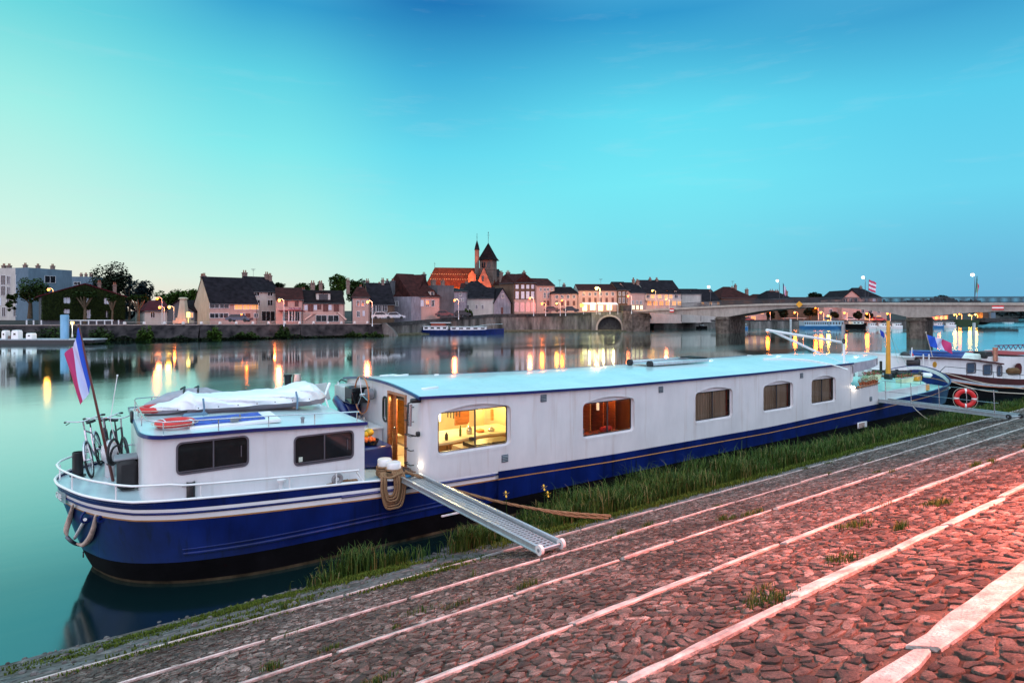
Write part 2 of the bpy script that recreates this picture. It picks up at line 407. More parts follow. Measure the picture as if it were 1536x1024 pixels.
g.build('slipway', [joint_mat(), upper_mat()], smooth=0, kind='structure')
# irregular setts: jittered voronoi cells, clipped, shrunk and domed
def voronoi(x0, x1, y0, y1, sx, sy, jit=.42):
    nx_ = int((x1-x0)/sx)+1; ny_ = max(1, round((y1-y0)/sy)); sy = (y1-y0)/ny_
    pts = {}
    for j in range(-1, ny_+1):
        for i in range(-1, nx_+2):
            pts[i, j] = (x0+(i+.5*(j % 2)+R.uniform(-jit, jit))*sx, y0+(j+.5+R.uniform(-jit, jit)*.8)*sy)
    for (i, j), p in pts.items():
        if i < 0 or j < 0 or j >= ny_ or i > nx_: continue
        poly = [(p[0]-sx*1.5, p[1]-sy*1.5), (p[0]+sx*1.5, p[1]-sy*1.5), (p[0]+sx*1.5, p[1]+sy*1.5), (p[0]-sx*1.5, p[1]+sy*1.5)]
        for di in (-2, -1, 0, 1, 2):
            for dj in (-1, 0, 1):
                q = pts.get((i+di, j+dj))
                if q is None or q is p: continue
                mx_, my_ = (p[0]+q[0])/2, (p[1]+q[1])/2; nx2, ny2 = q[0]-p[0], q[1]-p[1]
                out = []
                for a in range(len(poly)):
                    A = poly[a]; B = poly[(a+1) % len(poly)]
                    da = (A[0]-mx_)*nx2+(A[1]-my_)*ny2; db = (B[0]-mx_)*nx2+(B[1]-my_)*ny2
                    if da <= 0: out.append(A)
                    if (da < 0 < db) or (db < 0 < da):
                        t = da/(da-db); out.append((A[0]+t*(B[0]-A[0]), A[1]+t*(B[1]-A[1])))
                poly = out
                if len(poly) < 3: break
            if len(poly) < 3: break
        poly = [(a, min(max(b, y0+.01), y1-.01)) for a, b in poly]
        if len(poly) >= 3: yield p, poly
cob = MB(); rnd = []
def add_stone(p, poly, h, gap):
    cx = sum(a for a, b in poly)/len(poly); cy = sum(b for a, b in poly)/len(poly)
    # drop tiny edges
    q = [poly[0]]
    for a in poly[1:]:
        if math.hypot(a[0]-q[-1][0], a[1]-q[-1][1]) > .03: q.append(a)
    poly = q
    if len(poly) < 3: return
    size = min(max(a for a, b in poly)-min(a for a, b in poly), max(b for a, b in poly)-min(b for a, b in poly))
    if size < .05: return
    # cut every corner and jitter -> worn rounded outline
    out = []
    for i in range(len(poly)):
        A = poly[i-1]; B = poly[i]; C_ = poly[(i+1) % len(poly)]
        t = R.uniform(.06, .2)
        out.append((lerp(B[0], A[0], t), lerp(B[1], A[1], t))); out.append((lerp(B[0], C_[0], t), lerp(B[1], C_[1], t)))
    k1 = 1-gap/size*2; k1 = max(.5, k1)*R.choice((1, 1, .97, .9, .8))
    tx, ty = R.gauss(0, .07), R.gauss(0, .09)
    def ring(k, z, jit=0): return [(cx+(a-cx)*k+R.uniform(-jit, jit), cy+(b-cy)*k+R.uniform(-jit, jit), gz(a, cy+(b-cy)*k)+z+((a-cx)*tx+(b-cy)*ty if z > 0 else 0)) for a, b in out]
    n = len(out)
    b0 = ring(k1, -.02); b1 = ring(k1*.98, h*.6, .004); b2 = ring(k1*R.uniform(.72, .9), h, .006)
    ctr = (cx, cy, gz(cx, cy)+h*1.03)
    o = len(cob.v)
    cob.add(b0+b1+b2+[ctr], [(i, (i+1) % n, n+(i+1) % n, n+i) for i in range(n)]+[(n+i, n+(i+1) % n, 2*n+(i+1) % n, 2*n+i) for i in range(n)]+[(2*n+i, 2*n+(i+1) % n, 3*n) for i in range(n)])
    rv = R.random(); rnd.extend([rv]*(3*n+1))
edges = BANDS+[-13.6]
for bi in range(len(edges)-1):
    ya, yb = edges[bi]-BW[bi]/2, edges[bi+1]+(BW[bi+1]/2 if bi+1 < len(BW) else 0)
    x1 = [30, 26, 20, 14, 9, 5][bi]; x0 = [-9.5, -8.5, -7.5, -6.5, -6, -5][bi]
    sx, sy, h, gap = [(.115, .072, .005, .004), (.12, .078, .007, .005), (.135, .088, .010, .006), (.142, .092, .013, .007), (.15, .096, .016, .007), (.155, .10, .017, .008)][bi]
    for p, poly in voronoi(x0, x1, yb, ya, sx*.93, sy*.9, .55):
        u = R.random()
        wear = .5+.5*math.sin(p[0]*1.7+math.sin(p[1]*2.3)*1.5)*math.sin(p[1]*3.1+p[0]*.6)
        if u < .03+.10*max(0, wear-.72)*3: continue
        hh = h*R.uniform(.35, 1.3)*(1.15-.5*wear)
        add_stone(p, poly, hh, gap*R.uniform(.7, 1.6))
for _ in range(15000):   # grit and chippings trodden into the joints
    x = R.uniform(-6, 9)-abs(R.gauss(0, 1)); y = R.uniform(-13, -3.6); r_ = R.uniform(.006, .02); z = gz(x, y)+.002; a = R.uniform(0, 6.3); n = 5
    cob.add([(x+r_*R.uniform(.7, 1.3)*math.cos(a+2*PI*i/n), y+r_*R.uniform(.6, 1.1)*math.sin(a+2*PI*i/n), z-.004) for i in range(n)]+[(x+r_*.2, y, z+r_*.75)], [(i, (i+1) % n, n) for i in range(n)]); rnd.extend([R.random()]*(n+1))
co = cob.build('cobbles', stone_mat(), smooth=50, kind='structure')
at = co.data.attributes.new('rnd', 'FLOAT', 'POINT'); at.data.foreach_set('value', rnd)
# pale stone bands, slab after slab
kst = mat('kerb_stone', (.32, .30, .275), .75, vs=7, col2=(.74, .71, .67), bump=.8, bs=45, detail=12, dirt=.35)
for bi, y in enumerate(BANDS):
    b = MB(); x = -12.
    while x < 44:
        ln = R.uniform(1.0, 2.6); wd = BW[bi]*R.uniform(.65, 1.1); dy = R.uniform(-.03, .03); hh = R.uniform(.018, .042)
        n = max(2, int(ln/.22)); rings = []; gp = R.choice((.012, .02, .05))
        if R.random() < .06: x += R.uniform(.15, .4); continue
        sk = R.uniform(-.02, .02)
        for i in range(n+1):
            xx = x+gp+(ln-2*gp)*i/n; e = .008 if i in (0, n) else 0
            ch_ = .03 if R.random() < .10 else .007; a = wd/2-e-R.uniform(-.006, ch_); c = wd/2-e-R.uniform(-.006, ch_); yy = y+dy+sk*i/n
            hb = hh-e*.6
            rings.append([(xx, yy-a, qz(yy-a)-.03), (xx, yy-a, qz(yy-a)+hb*.7), (xx, yy-a+.012, qz(yy-a)+hb), (xx, yy+c-.012, qz(yy+c)+hb), (xx, yy+c, qz(yy+c)+hb*.7), (xx, yy+c, qz(yy+c)-.03)])
        b.loft(rings, 0, True)
        x += ln
    b.build('kerb', kst, smooth=35, kind='structure')
# rubble and edge stones near the water
es = mat('edge_stone', (.06, .057, .055), .85, vs=9, col2=(.20, .195, .19), bump=.8, bs=25)
b = MB()
for p, poly in voronoi(-9, 26, -3.44, -1.0, .42, .3):
    if R.random() < .4: continue
    cx = sum(a for a, _ in poly)/len(poly); cy = sum(c for _, c in poly)/len(poly); n = len(poly)
    h = R.uniform(.0, .016)
    b.add([(cx+(a-cx)*.9, cy+(c-cy)*.9, qz(cy+(c-cy)*.9)-.01) for a, c in poly]+[(cx+(a-cx)*.8, cy+(c-cy)*.8, qz(cy+(c-cy)*.8)+h) for a, c in poly], [(i, (i+1) % n, n+(i+1) % n, n+i) for i in range(n)]+[tuple(range(n, 2*n))])
for i in range(260):
    x = R.uniform(-8.5, 4); y = R.gauss(-1.15, .14) if i % 2 else R.uniform(-3.3, -1.1); r = R.uniform(.012, .05)
    b.ball((x, y, qz(y)+r*.3), r, n=6, m=4, sc_=(1, R.uniform(.6, 1), R.uniform(.5, .9)))
b.build('edge_paving', es, smooth=40, kind='structure')
# ------------------------------------------------------------------ grass
def leaf_mat(name, c1, c2, rough=.6):
    m = bpy.data.materials.new(name); m.use_nodes = True; t, b = nodes_of(m); n = t.nodes; l = t.links
    at = n.new('ShaderNodeAttribute'); at.attribute_name = 'rnd'
    r = n.new('ShaderNodeValToRGB'); r.color_ramp.elements[0].color = (*c1, 1); r.color_ramp.elements[1].color = (*c2, 1)
    if name == 'grass_blade':
        r.color_ramp.elements[1].position = .8; q = r.color_ramp.elements.new(.93); q.color = (.16, .15, .05, 1); q = r.color_ramp.elements.new(1); q.color = (.24, .20, .09, 1)
    l.new(at.outputs['Fac'], r.inputs[0]); l.new(r.outputs[0], b.inputs['Base Color'])
    b.inputs['Roughness'].default_value = rough
    setin(b, 'Specular IOR Level', .12)
    return m
grass_m = leaf_mat('grass_blade', (.016, .042, .010), (.060, .115, .018))
moss_m = leaf_mat('moss', (.028, .055, .008), (.10, .14, .02), .85)
def grass(name, spots, label, m=grass_m, wide=.010):
    b = MB(); rv = []
    for x, y, z, h in spots:
        a = R.uniform(0, 2*PI); lean = R.uniform(.05, .45)*h; w_ = wide*R.uniform(.7, 1.4)
        dx, dy = math.cos(a), math.sin(a); sx, sy = -dy*w_, dx*w_
        p = [(x, y, z-.02), (x+dx*lean*.25, y+dy*lean*.25, z+h*.5), (x+dx*lean*(.7 if R.random() < .6 else 1.1), y+dy*lean*.7, z+h*.85), (x+dx*lean*1.5, y+dy*lean*1.5, z+h*R.uniform(.85, 1))]
        vs = []
        for q, kk in zip(p[:3], (1, .85, .5)): vs += [(q[0]-sx*kk, q[1]-sy*kk, q[2]), (q[0]+sx*kk, q[1]+sy*kk, q[2])]
        vs.append(p[3]); b.add(vs, [(0, 1, 3, 2), (2, 3, 5, 4), (4, 5, 6)])
        r_ = R.random(); rv += [r_]*7
    o = b.build(name, m, smooth=60, kind='stuff', label=label)
    q = o.data.attributes.new('rnd', 'FLOAT', 'POINT'); q.data.foreach_set('value', rv)
    return o
def clump(cx, cy, sx, sy, n, h, gauss=True):
    for _ in range(n):
        x = R.gauss(cx, sx); y = R.gauss(cy, sy); yield (x, y, max(qz(y), -.02), h*R.uniform(.45, 1.05))
sp = []
def hprof(x):
    base = interp([(.6, .16), (1.8, .30), (2.8, .55), (3.8, .74), (8, .80), (12, .70), (16, .58), (21, .48), (27, .48), (34, .4)], x)
    return base*(.80+.20*math.sin(x*2.3)+.15*math.sin(x*5.1+1)+.10*math.sin(x*11.3))
x = .8
for _ in range(36000):
    x = .7+33*R.random()**1.25; y = R.uniform(-2.45, -.55)
    if x < 3 and y < -1.9-.2*R.random(): continue
    edge = min(1, (y+2.75)/.55)
    h = hprof(x)*R.uniform(.5, 1.1)*(1.35 if R.random() < .03 else 1)*(.3+.7*max(0, edge))
    sp.append((x+R.gauss(0, .03), y, qz(min(y, -1)), h))
grass('tall_grass', sp, 'tall green grass growing between the blue hull and the cobbles')
sp = list(clump(-2.05, -1.25, .28, .16, 420, .62))+list(clump(-1.25, -1.35, .35, .12, 260, .36))+list(clump(-2.7, -1.4, .22, .12, 150, .3))+list(clump(.15, -1.7, .16, .14, 330, .55))+list(clump(.7, -1.6, .3, .2, 420, .5))
grass('grass_tufts', sp, 'loose tufts of long grass at the water edge beside the stern', wide=.009)
sp = []
for cx, cy, sx, sy, n, h in [(-5.2, -1.75, .9, .13, 2600, .04), (-6.3, -2.2, .5, .1, 700, .035), (-4.0, -1.5, .5, .12, 1300, .05), (-3.0, -1.7, .4, .2, 900, .04), (-2.0, -1.75, .45, .22, 2200, .08), (-1.3, -1.9, .4, .1, 700, .05), (-3.9, -2.6, .5, .12, 500, .05), (-4.8, -3.2, .6, .08, 600, .05),
    (-1.9, -3.75, .5, .1, 700, .06), (-1.0, -3.3, .3, .12, 300, .05), (-5.6, -3.7, .8, .07, 500, .045), (1.6, -2.5, .7, .25, 1500, .09), (4.5, -2.65, 1.4, .18, 1500, .10), (8.5, -2.6, 2.5, .2, 2000, .11), (14, -2.6, 3, .2, 3000, .12), (20, -2.7, 3, .25, 2500, .14), (27, -2.9, 3, .3, 1500, .2)]:
    for s_ in clump(cx, cy, sx, sy, n, h): sp.append(s_)
grass('moss', sp, 'low moss in patches at the water edge of the sloping quay', m=moss_m, wide=.010); sp = []
for _ in range(46):   # weeds rooted in the joints of the slope
    cx = R.uniform(-5, 14); cy = R.choice(BANDS[:5])+R.uniform(-.12, .5); 
    for s_ in clump(cx, cy, R.uniform(.03, .13), .03, R.randint(20, 110), R.uniform(.03, .10)): sp.append((s_[0], s_[1], qz(s_[1])+.01, s_[3]))
for cx, cy, n in [(2.5, -9.6, 260), (-1.9, -10.0, 200), (1.2, -9.2, 160), (-.5, -9.9, 120), (-3.2, -6.4, 60)]:
    for s_ in clump(cx, cy, .12, .08, n, .07): sp.append((s_[0], s_[1], qz(s_[1])+.01, s_[3]))
grass('weeds', sp, 'small weeds rooted in the joints of the cobbles', m=grass_m, wide=.0035)
# ================================================================== THE BARGE
white = mat('white_paint', (.72, .71, .72), .32, var=.05, vs=1.2, coat=.25, dirt=.10)
white2 = mat('white_gloss', (.80, .80, .80), .3, var=.04, vs=2, coat=.3)
blue = mat('navy_paint', (.003, .014, .115), .34, var=.3, vs=1.5, dirt=.35); setin(nodes_of(blue)[1], 'Specular IOR Level', .28)
blue2 = mat('navy_trim', (.006, .014, .12), .3, var=.2, coat=.4)
black = mat('black_bitumen', (.003, .003, .004), .85, var=.5, vs=2.5, bump=.2, bs=12, dirt=.4)
gold = mat('gold_stripe', (.42, .20, .06), .4, var=.15, vs=4)
deckm = mat('deck_paint', (.50, .64, .68), .3, var=.08, vs=1.5, coat=.25, bump=.1, bs=120, dirt=.12)
roofm = mat('roof_paint', (.54, .70, .72), .26, var=.06, vs=.7, coat=.35, dirt=.08)
steel = mat('stainless', (.55, .57, .60), .25, .9, var=.08)
galv = mat('aluminium', (.55, .60, .62), .38, .75, var=.12, vs=8)
galv2 = mat('aluminium_tread', (.42, .44, .47), .5, .6, var=.25, vs=30, bump=.6, bs=90)
rubber = mat('rubber', (.012, .012, .014), .7, var=.3)
iron = mat('black_iron', (.01, .01, .012), .4, var=.3)
ropem = mat('hemp_rope', (.30, .18, .10), .9, vs=60, var=.3, bump=1, bs=120)
ropew = mat('white_rope', (.62, .55, .45), .85, vs=40, var=.2, bump=.6, bs=120)
red = mat('lifebuoy_red', (.60, .018, .018), .45, var=.12)
wood = mat('varnished_wood', (.34, .11, .03), .3, vs=4, var=.35, stretch=(1, 1, 8), coat=.5)
wood2 = mat('light_oak', (.62, .34, .12), .4, vs=4, var=.25, stretch=(1, 1, 6))
cream = mat('cream_wall', (.78, .66, .42), .6, var=.06)
darkglass = mat('tinted_glass', (.008, .009, .011), .07, var=.5, vs=.8)
grey = mat('grey_plastic', (.20, .21, .23), .5, var=.15)
lilac = mat('grey_frame', (.13, .12, .14), .35, .4, var=.1)
plates(white, 2.35, .9, .45, .075); plates(blue, 3.1, .8, .5, .2); plates(roofm, 2.9, 2, .18, .05)
def glass_mat(name, tint=(1, 1, 1), refl=.12):
    m = bpy.data.materials.new(name); m.use_nodes = True; t = m.node_tree; n = t.nodes; l = t.links; n.clear()
    tr = n.new('ShaderNodeBsdfTransparent'); tr.inputs[0].default_value = (*tint, 1)
    gl = n.new('ShaderNodeBsdfGlossy'); gl.inputs['Roughness'].default_value = .02
    fr = n.new('ShaderNodeFresnel'); fr.inputs[0].default_value = 1.45
    mx = n.new('ShaderNodeMixShader'); o = n.new('ShaderNodeOutputMaterial')
    l.new(fr.outputs[0], mx.inputs[0]); l.new(tr.outputs[0], mx.inputs[1]); l.new(gl.outputs[0], mx.inputs[2]); l.new(mx.outputs[0], o.inputs[0])
    return m
glass = glass_mat('clear_glass', (.93, .95, .94))
glass_warm = glass_mat('smoked_glass', (.75, .70, .66))

def spline(pts, n=4):
    """Catmull-Rom through 2D/3D points"""
    out = []
    for i in range(len(pts)-1):
        p0 = Vector(pts[max(i-1, 0)]); p1 = Vector(pts[i]); p2 = Vector(pts[i+1]); p3 = Vector(pts[min(i+2, len(pts)-1)])
        for k in range(n):
            t = k/n
            out.append(.5*((2*p1)+(-p0+p2)*t+(2*p0-5*p1+4*p2-p3)*t*t+(-p0+3*p1-3*p2+p3)*t**3))
    out.append(Vector(pts[-1])); return out
G = [(-7, 1.90), (-6.5, 1.83), (-5.7, 1.74), (-5, 1.73), (-3.64, 1.66), (-1.36, 1.52), (-.7, 1.46), (.1, 1.30), (2, 1.24), (6, 1.13), (14, 1.06), (22.5, 1.16), (28, 1.28), (31, 1.42), (32.2, 1.64), (32.8, 1.95), (33, 2.1)]
S = [(-7, 1.52), (-5.7, 1.36), (-5, 1.32), (-3.64, 1.25), (-1.36, 1.12), (.4, 1.05), (2.6, 1.0), (6, .90), (14, .82), (22, .90), (28, 1.05), (31.5, 1.28), (33, 1.5)]
gun = lambda x: interp(G, x)
gst = lambda x: interp(S, x)
CY = 2.5
deck_pl = [(-6.93, 2.5), (-6.88, 2.1), (-6.73, 1.68), (-6.5, 1.2), (-6.22, .82), (-5.85, .5), (-5.4, .28), (-4.9, .13), (-4, .03), (-3, 0), (-1.5, 0), (.1, 0), (2.13, 0), (2.15, 0), (6, 0), (10, 0), (14, 0), (18, 0), (22.5, 0), (25, 0), (27, 0), (28.3, .02), (29.6, .1), (30.7, .22), (31.6, .42), (32.3, .85), (32.75, 1.45), (32.95, 2.05), (33, 2.5)]
wl_pl = [(-6.3, 2.5), (-6.26, 2.3), (-6.15, 2.0), (-6.0, 1.65), (-5.8, 1.32), (-5.5, .98), (-5.0, .62), (-4.5, .38), (-3.7, .14), (-2.8, .04), (-1.5, .02), (.1, .02), (2.13, .02), (2.15, .02), (6, .02), (10, .02), (14, .02), (18, .02), (22.5, .02), (25, .03), (26.8, .04), (28.0, .08), (29.2, .18), (30.2, .34), (31.0, .62), (31.6, 1.05), (32.0, 1.55), (32.2, 2.1), (32.3, 2.5)]
def resamp(a, n=3): return [tuple(p) for p in spline(a, n)]
D = resamp(deck_pl); Wl = resamp(wl_pl)
def hullpt(i, z):
    """point on the starboard hull at outline index i and height z"""
    d, w_ = D[i], Wl[i]; g_ = gun(d[0]); t = max(-.4, min(1, z/g_)); t = t if t < 0 else t**.8
    return (lerp(w_[0], d[0], t), lerp(w_[1], d[1], t), z)
barge = thing('barge', 'long white and navy blue hotel barge moored along the grassy cobbled quay', 'barge', (0, 2.5, 0))
hb = MB()
def levels(x): 
    s_ = gst(x); g_ = gun(x)
    L_ = [-.5, -.12, .06, .22, .47, .75, s_-.02, s_, s_+.03, s_+.125, s_+.175, s_+.24, max(s_+.242, g_)]
    return L_
#        black..            blue   blue  blue gold white blue white blue
bands = [1, 4, 1, 1, 0, 0, 0, 2, 3, 0, 3, 0]
for side in (1, -1):
    rows = []
    for i in range(len(D)):
        rows.append([hullpt(i, z) for z in levels(D[i][0])])
    for i in range(len(D)-1):
        x = (D[i][0]+D[i+1][0])/2
        for k in range(12):
            q = [rows[i][k], rows[i+1][k], rows[i+1][k+1], rows[i][k+1]]
            if side < 0: q = [(a, 2*CY-b, c) for a, b, c in q][::-1]
            m = bands[k]
            if x > 2.13 and k > 7: m = 0
            if x < 2.13 and x > .05 and k == 11: m = 3
            hb.add(q, [(0, 1, 2, 3)], m)
hull = hb.build('hull', [blue, black, gold, white2, mat('waterline_scum', (.010, .009, .005), .8, vs=3, col2=(.09, .075, .045), detail=9)], barge, smooth=30)
# merge duplicated vertices so the plating shades smoothly
import bmesh
def weld(o, ang=30, d=1e-4):
    bm = bmesh.new(); bm.from_mesh(o.data); bmesh.ops.remove_doubles(bm, verts=bm.verts, dist=d); bmesh.ops.recalc_face_normals(bm, faces=bm.faces); bm.to_mesh(o.data); bm.free()
    o.data.polygons.foreach_set('use_smooth', [True]*len(o.data.polygons)); o.data.set_sharp_from_angle(angle=math.radians(ang))
weld(hull)
# gunwale cap and rubbing strakes
def strip(i0, i1, dz, r, name, m, off=0, nn=8, both=True, zf=None):
    b = MB()
    for sd_ in ((1, -1) if both else (1,)):
        pts = []
        for i in range(i0, i1+1):
            z = (zf(D[i][0]) if zf else gun(D[i][0]))+dz; p = hullpt(i, min(z, gun(D[i][0])))
            n_ = Vector((p[0]-13, p[1]-CY, 0)); p = Vector(p); 
            tx = Vector(D[min(i+1, len(D)-1)])-Vector(D[max(i-1, 0)]); nv = Vector((tx.y, -tx.x, 0)).normalized()
            p = p+nv*off; p.z = z
            pts.append(p if sd_ > 0 else Vector((p.x, 2*CY-p.y, p.z)))
        b.tube(pts, r, 0, nn)
    return b.build(name, m, barge, smooth=60)
iA = min(i for i in range(len(D)) if D[i][0] > .02)
iB = min(i for i in range(len(D)) if D[i][0] > 22.4)
strip(0, iA, .012, .026, 'gunwale_cap', white2)
strip(iB, len(D)-1, .012, .03, 'gunwale_cap', blue2)
strip(0, iA+3, 0, .022, 'rubbing_strake', blue, off=.004, zf=lambda x: gst(x)+.15)
i5 = min(i for i in range(len(D)) if D[i][0] > -5.1)
strip(i5, iA+1, 0, .035, 'bilge_strake', blue, off=.002, zf=lambda x: .66+.02*x/5, both=False)
strip(i5, iA+1, 0, .018, 'bilge_strake', blue, off=.002, zf=lambda x: .75+.02*x/5, both=False)
strip(iA+8, iB+10, 0, .012, 'gold_moulding', gold, off=.001, zf=lambda x: gst(x)+.01, both=False)
b = MB(); b.cbox((1.0, .012, .40), (.95, .05, .05), 0, bev=.012); b.build('step_bar', white2, barge)
# rounded blue bar end beside the steps
b = MB(); b.tube([(-1.9, -.02, gst(-1.9)+.14), (.0, -.02, gst(0)+.15), (2.05, -.02, gst(2.05)+.15)], .03, 0, 8); b.build('rubbing_bar', blue2, barge)
# decks
def deckmesh(i0, i1, dz, name, m, x0=None):
    b = MB()
    for i in range(i0, i1):
        pa, pb = D[i], D[i+1]
        za, zb = gun(pa[0])+dz, gun(pb[0])+dz
        b.add([(pa[0], pa[1]+.01, za), (pb[0], pb[1]+.01, zb), (pb[0], 2*CY-pb[1]-.01, zb), (pa[0], 2*CY-pa[1]-.01, za)], [(0, 1, 2, 3)])
    o = b.build(name, m, barge, smooth=60); weld(o, 60); return o
deckmesh(0, iA, -.05, 'aft_deck', deckm)
b = MB(); fore = mat('mint_deck', (.34, .72, .62), .35, var=.1, vs=1.2, coat=.2, dirt=.15)
for i in range(iB, len(D)-1):
    pa, pb = D[i], D[i+1]; za, zb = min(1.16, gun(pa[0])-.1), min(1.16, gun(pb[0])-.1)
    b.add([(pa[0], pa[1]+.01, za), (pb[0], pb[1]+.01, zb), (pb[0], 2*CY-pb[1]-.01, zb), (pa[0], 2*CY-pa[1]-.01, za)], [(0, 1, 2, 3)])
o = b.build('foredeck', fore, barge); weld(o, 60)
# white inside of the bow bulwark
b = MB()
for sd_ in (1, -1):
    for i in range(iB+6, len(D)-1):
        pa, pb = D[i], D[i+1]; q = []
        for p, z in ((pa, 1.1), (pb, 1.1), (pb, gun(pb[0])), (pa, gun(pa[0]))):
            y = p[1]+.05; x = p[0]-.05*(p[0] > 31); q.append((x, y if sd_ > 0 else 2*CY-y, z))
        b.add(q if sd_ < 0 else q[::-1], [(0, 1, 2, 3)])
o = b.build('bulwark_lining', white, barge); weld(o)

# ---------------- wall panels
def side_wall(name, x0, x1, zb, zt, y, holes, th=.1, m=None, inward=1, n=26):
    poly = [(lerp(x0, x1, i/n), zb(lerp(x0, x1, i/n))) for i in range(n+1)]+[(lerp(x1, x0, i/n), zt(lerp(x1, x0, i/n))) for i in range(n+1)]
    b = MB(); b.prism(poly, lambda u, v, w_: (u, y+w_*inward, v), th, 0, holes)
    return b.build(name, m or white, barge, smooth=25)
roofz = lambda x: interp([(0, 3.28), (3, 3.17), (6, 3.10), (13, 3.06), (20.2, 3.08), (30, 3.1)], x)
wins = [(.47, 2.47, 1.90, 2.88, .15), (5.04, 6.98, 1.75, 2.70, .14), (9.91, 11.79, 1.68, 2.62, .14), (13.72, 15.55, 1.66, 2.58, .14), (16.96, 18.69, 1.64, 2.58, .14)]
holes = [rrect(a-.04, c-.05, b_+.07, d, .15, 4, .11) for a, b_, c, d, r in wins]
side_wall('main_cabin_wall', .26, 20.0, lambda x: gun(x)-.01, lambda x: roofz(x), 0, holes, .11)
side_wall('main_cabin_wall', .26, 20.0, lambda x: gun(x)-.01, lambda x: roofz(x), 5, [], .08, inward=-1)
def ringmesh(b, outer, inner, fn, d, mi=0):
    n = len(outer)
    b.add([fn(p[0], p[1], 0) for p in outer]+[fn(p[0], p[1], 0) for p in inner]+[fn(p[0], p[1], d) for p in outer]+[fn(p[0], p[1], d) for p in inner],
          [(i, (i+1) % n, n+(i+1) % n, n+i) for i in range(n)]+[(2*n+i, 3*n+i, 3*n+(i+1) % n, 2*n+(i+1) % n) for i in range(n)]+[(i, 2*n+i, 2*n+(i+1) % n, (i+1) % n) for i in range(n)]+[(n+i, n+(i+1) % n, 3*n+(i+1) % n, 3*n+i) for i in range(n)], mi)
curtain_m = mat('curtain_cloth', (.55, .42, .30), .9, vs=1.2, col2=(.78, .66, .52), stretch=(7, 7, .4), bump=.2, bs=60)
def curtain(x0, x1, z0, z1, y, name, m, parent, amp=.03, per=.13):
    b = MB(); n = int((x1-x0)/.018); vs = []
    for i in range(n+1):
        x = lerp(x0, x1, i/n); ph = 2*PI*x/per; yy = y+amp*math.sin(ph+.8*math.sin(x*7))
        vs += [(x, yy, z0), (x, y+.6*amp*math.sin(ph+.8*math.sin(x*7)), z1)]
    b.add(vs, [(2*i, 2*i+2, 2*i+3, 2*i+1) for i in range(n)]); return b.build(name, m, parent, smooth=70)
for k, ((a, b_, c, d, r), h) in enumerate(zip(wins, holes)):
    w_ = MB(); fn = lambda u, v, q: (u, -.006+q, v)
    out = rrect(a-.10, c-.115, b_+.13, d+.03, .19, 4, .12)
    ringmesh(w_, out, h, fn, .012)
    # infill under the arch and round the glass, set back in the reveal
    gl = rrect(a, c, b_, d-.02, .07, 4)
    w_.prism(h, lambda u, v, q: (u, .07+q, v), .035, 0, [gl])
    wo_ = w_.build('window', white, barge, smooth=25)
    f = MB(); ringmesh(f, rrect(a, c, b_, d-.02, .07, 4), rrect(a+.022, c+.022, b_-.022, d-.042, .055, 4), lambda u, v, q: (u, .065+q, v), .03)
    mxp = a+(b_-a)*(.5 if k else .52)
    f.cbox((mxp, .08, (c+d)/2), (.035, .035, d-c-.05)); f.build('window_frame', mat('dark_frame', (.05, .05, .055), .4, .3), wo_)
    p = MB(); p.add([(a+.01, .088, c+.01), (b_-.01, .088, c+.01), (b_-.01, .088, d-.03), (a+.01, .088, d-.03)], [(0, 1, 2, 3)])
    p.build('pane', glass if k == 0 else glass_warm, wo_, smooth=0)
    if k >= 2:
        curtain(a-.02, b_-.10, c-.05, d+.02, .18, 'curtain', curtain_m, wo_)
        e = MB(); e.cbox((b_-.05, .16, (c+d)/2), (.09, .02, d-c), 0); e.build('shutter', mat('red_wood', (.30, .05, .02), .5), wo_)
# vents on the side
ventm = mat('vent_grey', (.10, .13, .17), .5, .4)
for x, z in [(on_y(815, 597, 0).x, on_y(815, 597, 0).z), (on_y(757, 687, 0).x, on_y(757, 687, 0).z), (on_y(991, 584, 0).x, on_y(991, 584, 0).z), (on_y(1202, 563, 0).x, on_y(1202, 563, 0).z), (on_y(1306, 598, 0).x, on_y(1306, 598, 0).z)]:
    b = MB(); b.cbox((x, -.012, z), (.20, .02, .19), 0, bev=.006)
    for q in range(4): b.cbox((x, -.026, z-.06+q*.04), (.16, .012, .012), 1, rx=.5)
    b.build('vent', [ventm, galv], barge)
# rounded starboard quarter of the main cabin + aft bulkhead
b = MB(); n = 8; rr_ = .26; vs = []
for i in range(n+1):
    a = PI/2*i/n; x = rr_-rr_*math.sin(a); y = rr_-rr_*math.cos(a)
    vs += [(x, y, gun(.26)-.01), (x, y, roofz(.1)-.004)]
b.add(vs, [(2*i+1, 2*i+3, 2*i+2, 2*i) for i in range(n)]); b.build('cabin_corner', white, barge, smooth=60)
camb = lambda y: .17*(1-((y-CY)/2.5)**2)
yo = [.26+i*(4.48)/18 for i in range(19)]
poly = [(.26, 1.2), (5.0-.02, 1.2)]+[(y, roofz(0)+camb(y)-.01) for y in reversed([.26]+yo[1:]+[4.98])]
door_h = [(.86, 1.38), (1.86, 1.38), (1.86, 3.18), (.86, 3.18)]
oval = rrect(1.97, 2.44, 2.22, 3.02, .12, 4)
b = MB(); b.prism(poly, lambda u, v, q: (q, u, v), .08, 0, [door_h, oval]); b.build('aft_bulkhead', white, barge, smooth=25)
# roof with camber, blue edge
b = MB(); nxr, nyr = 40, 16; vs = []
def rpt(x, y, dz=0): return (x, y, roofz(x)+camb(y)+.02+dz)
for i in range(nxr+1):
    for j in range(nyr+1): vs.append(rpt(lerp(-.06, 20.1, i/nxr), lerp(-.05, 5.05, j/nyr)))
b.add(vs, [(i*(nyr+1)+j, (i+1)*(nyr+1)+j, (i+1)*(nyr+1)+j+1, i*(nyr+1)+j+1) for i in range(nxr) for j in range(nyr)])
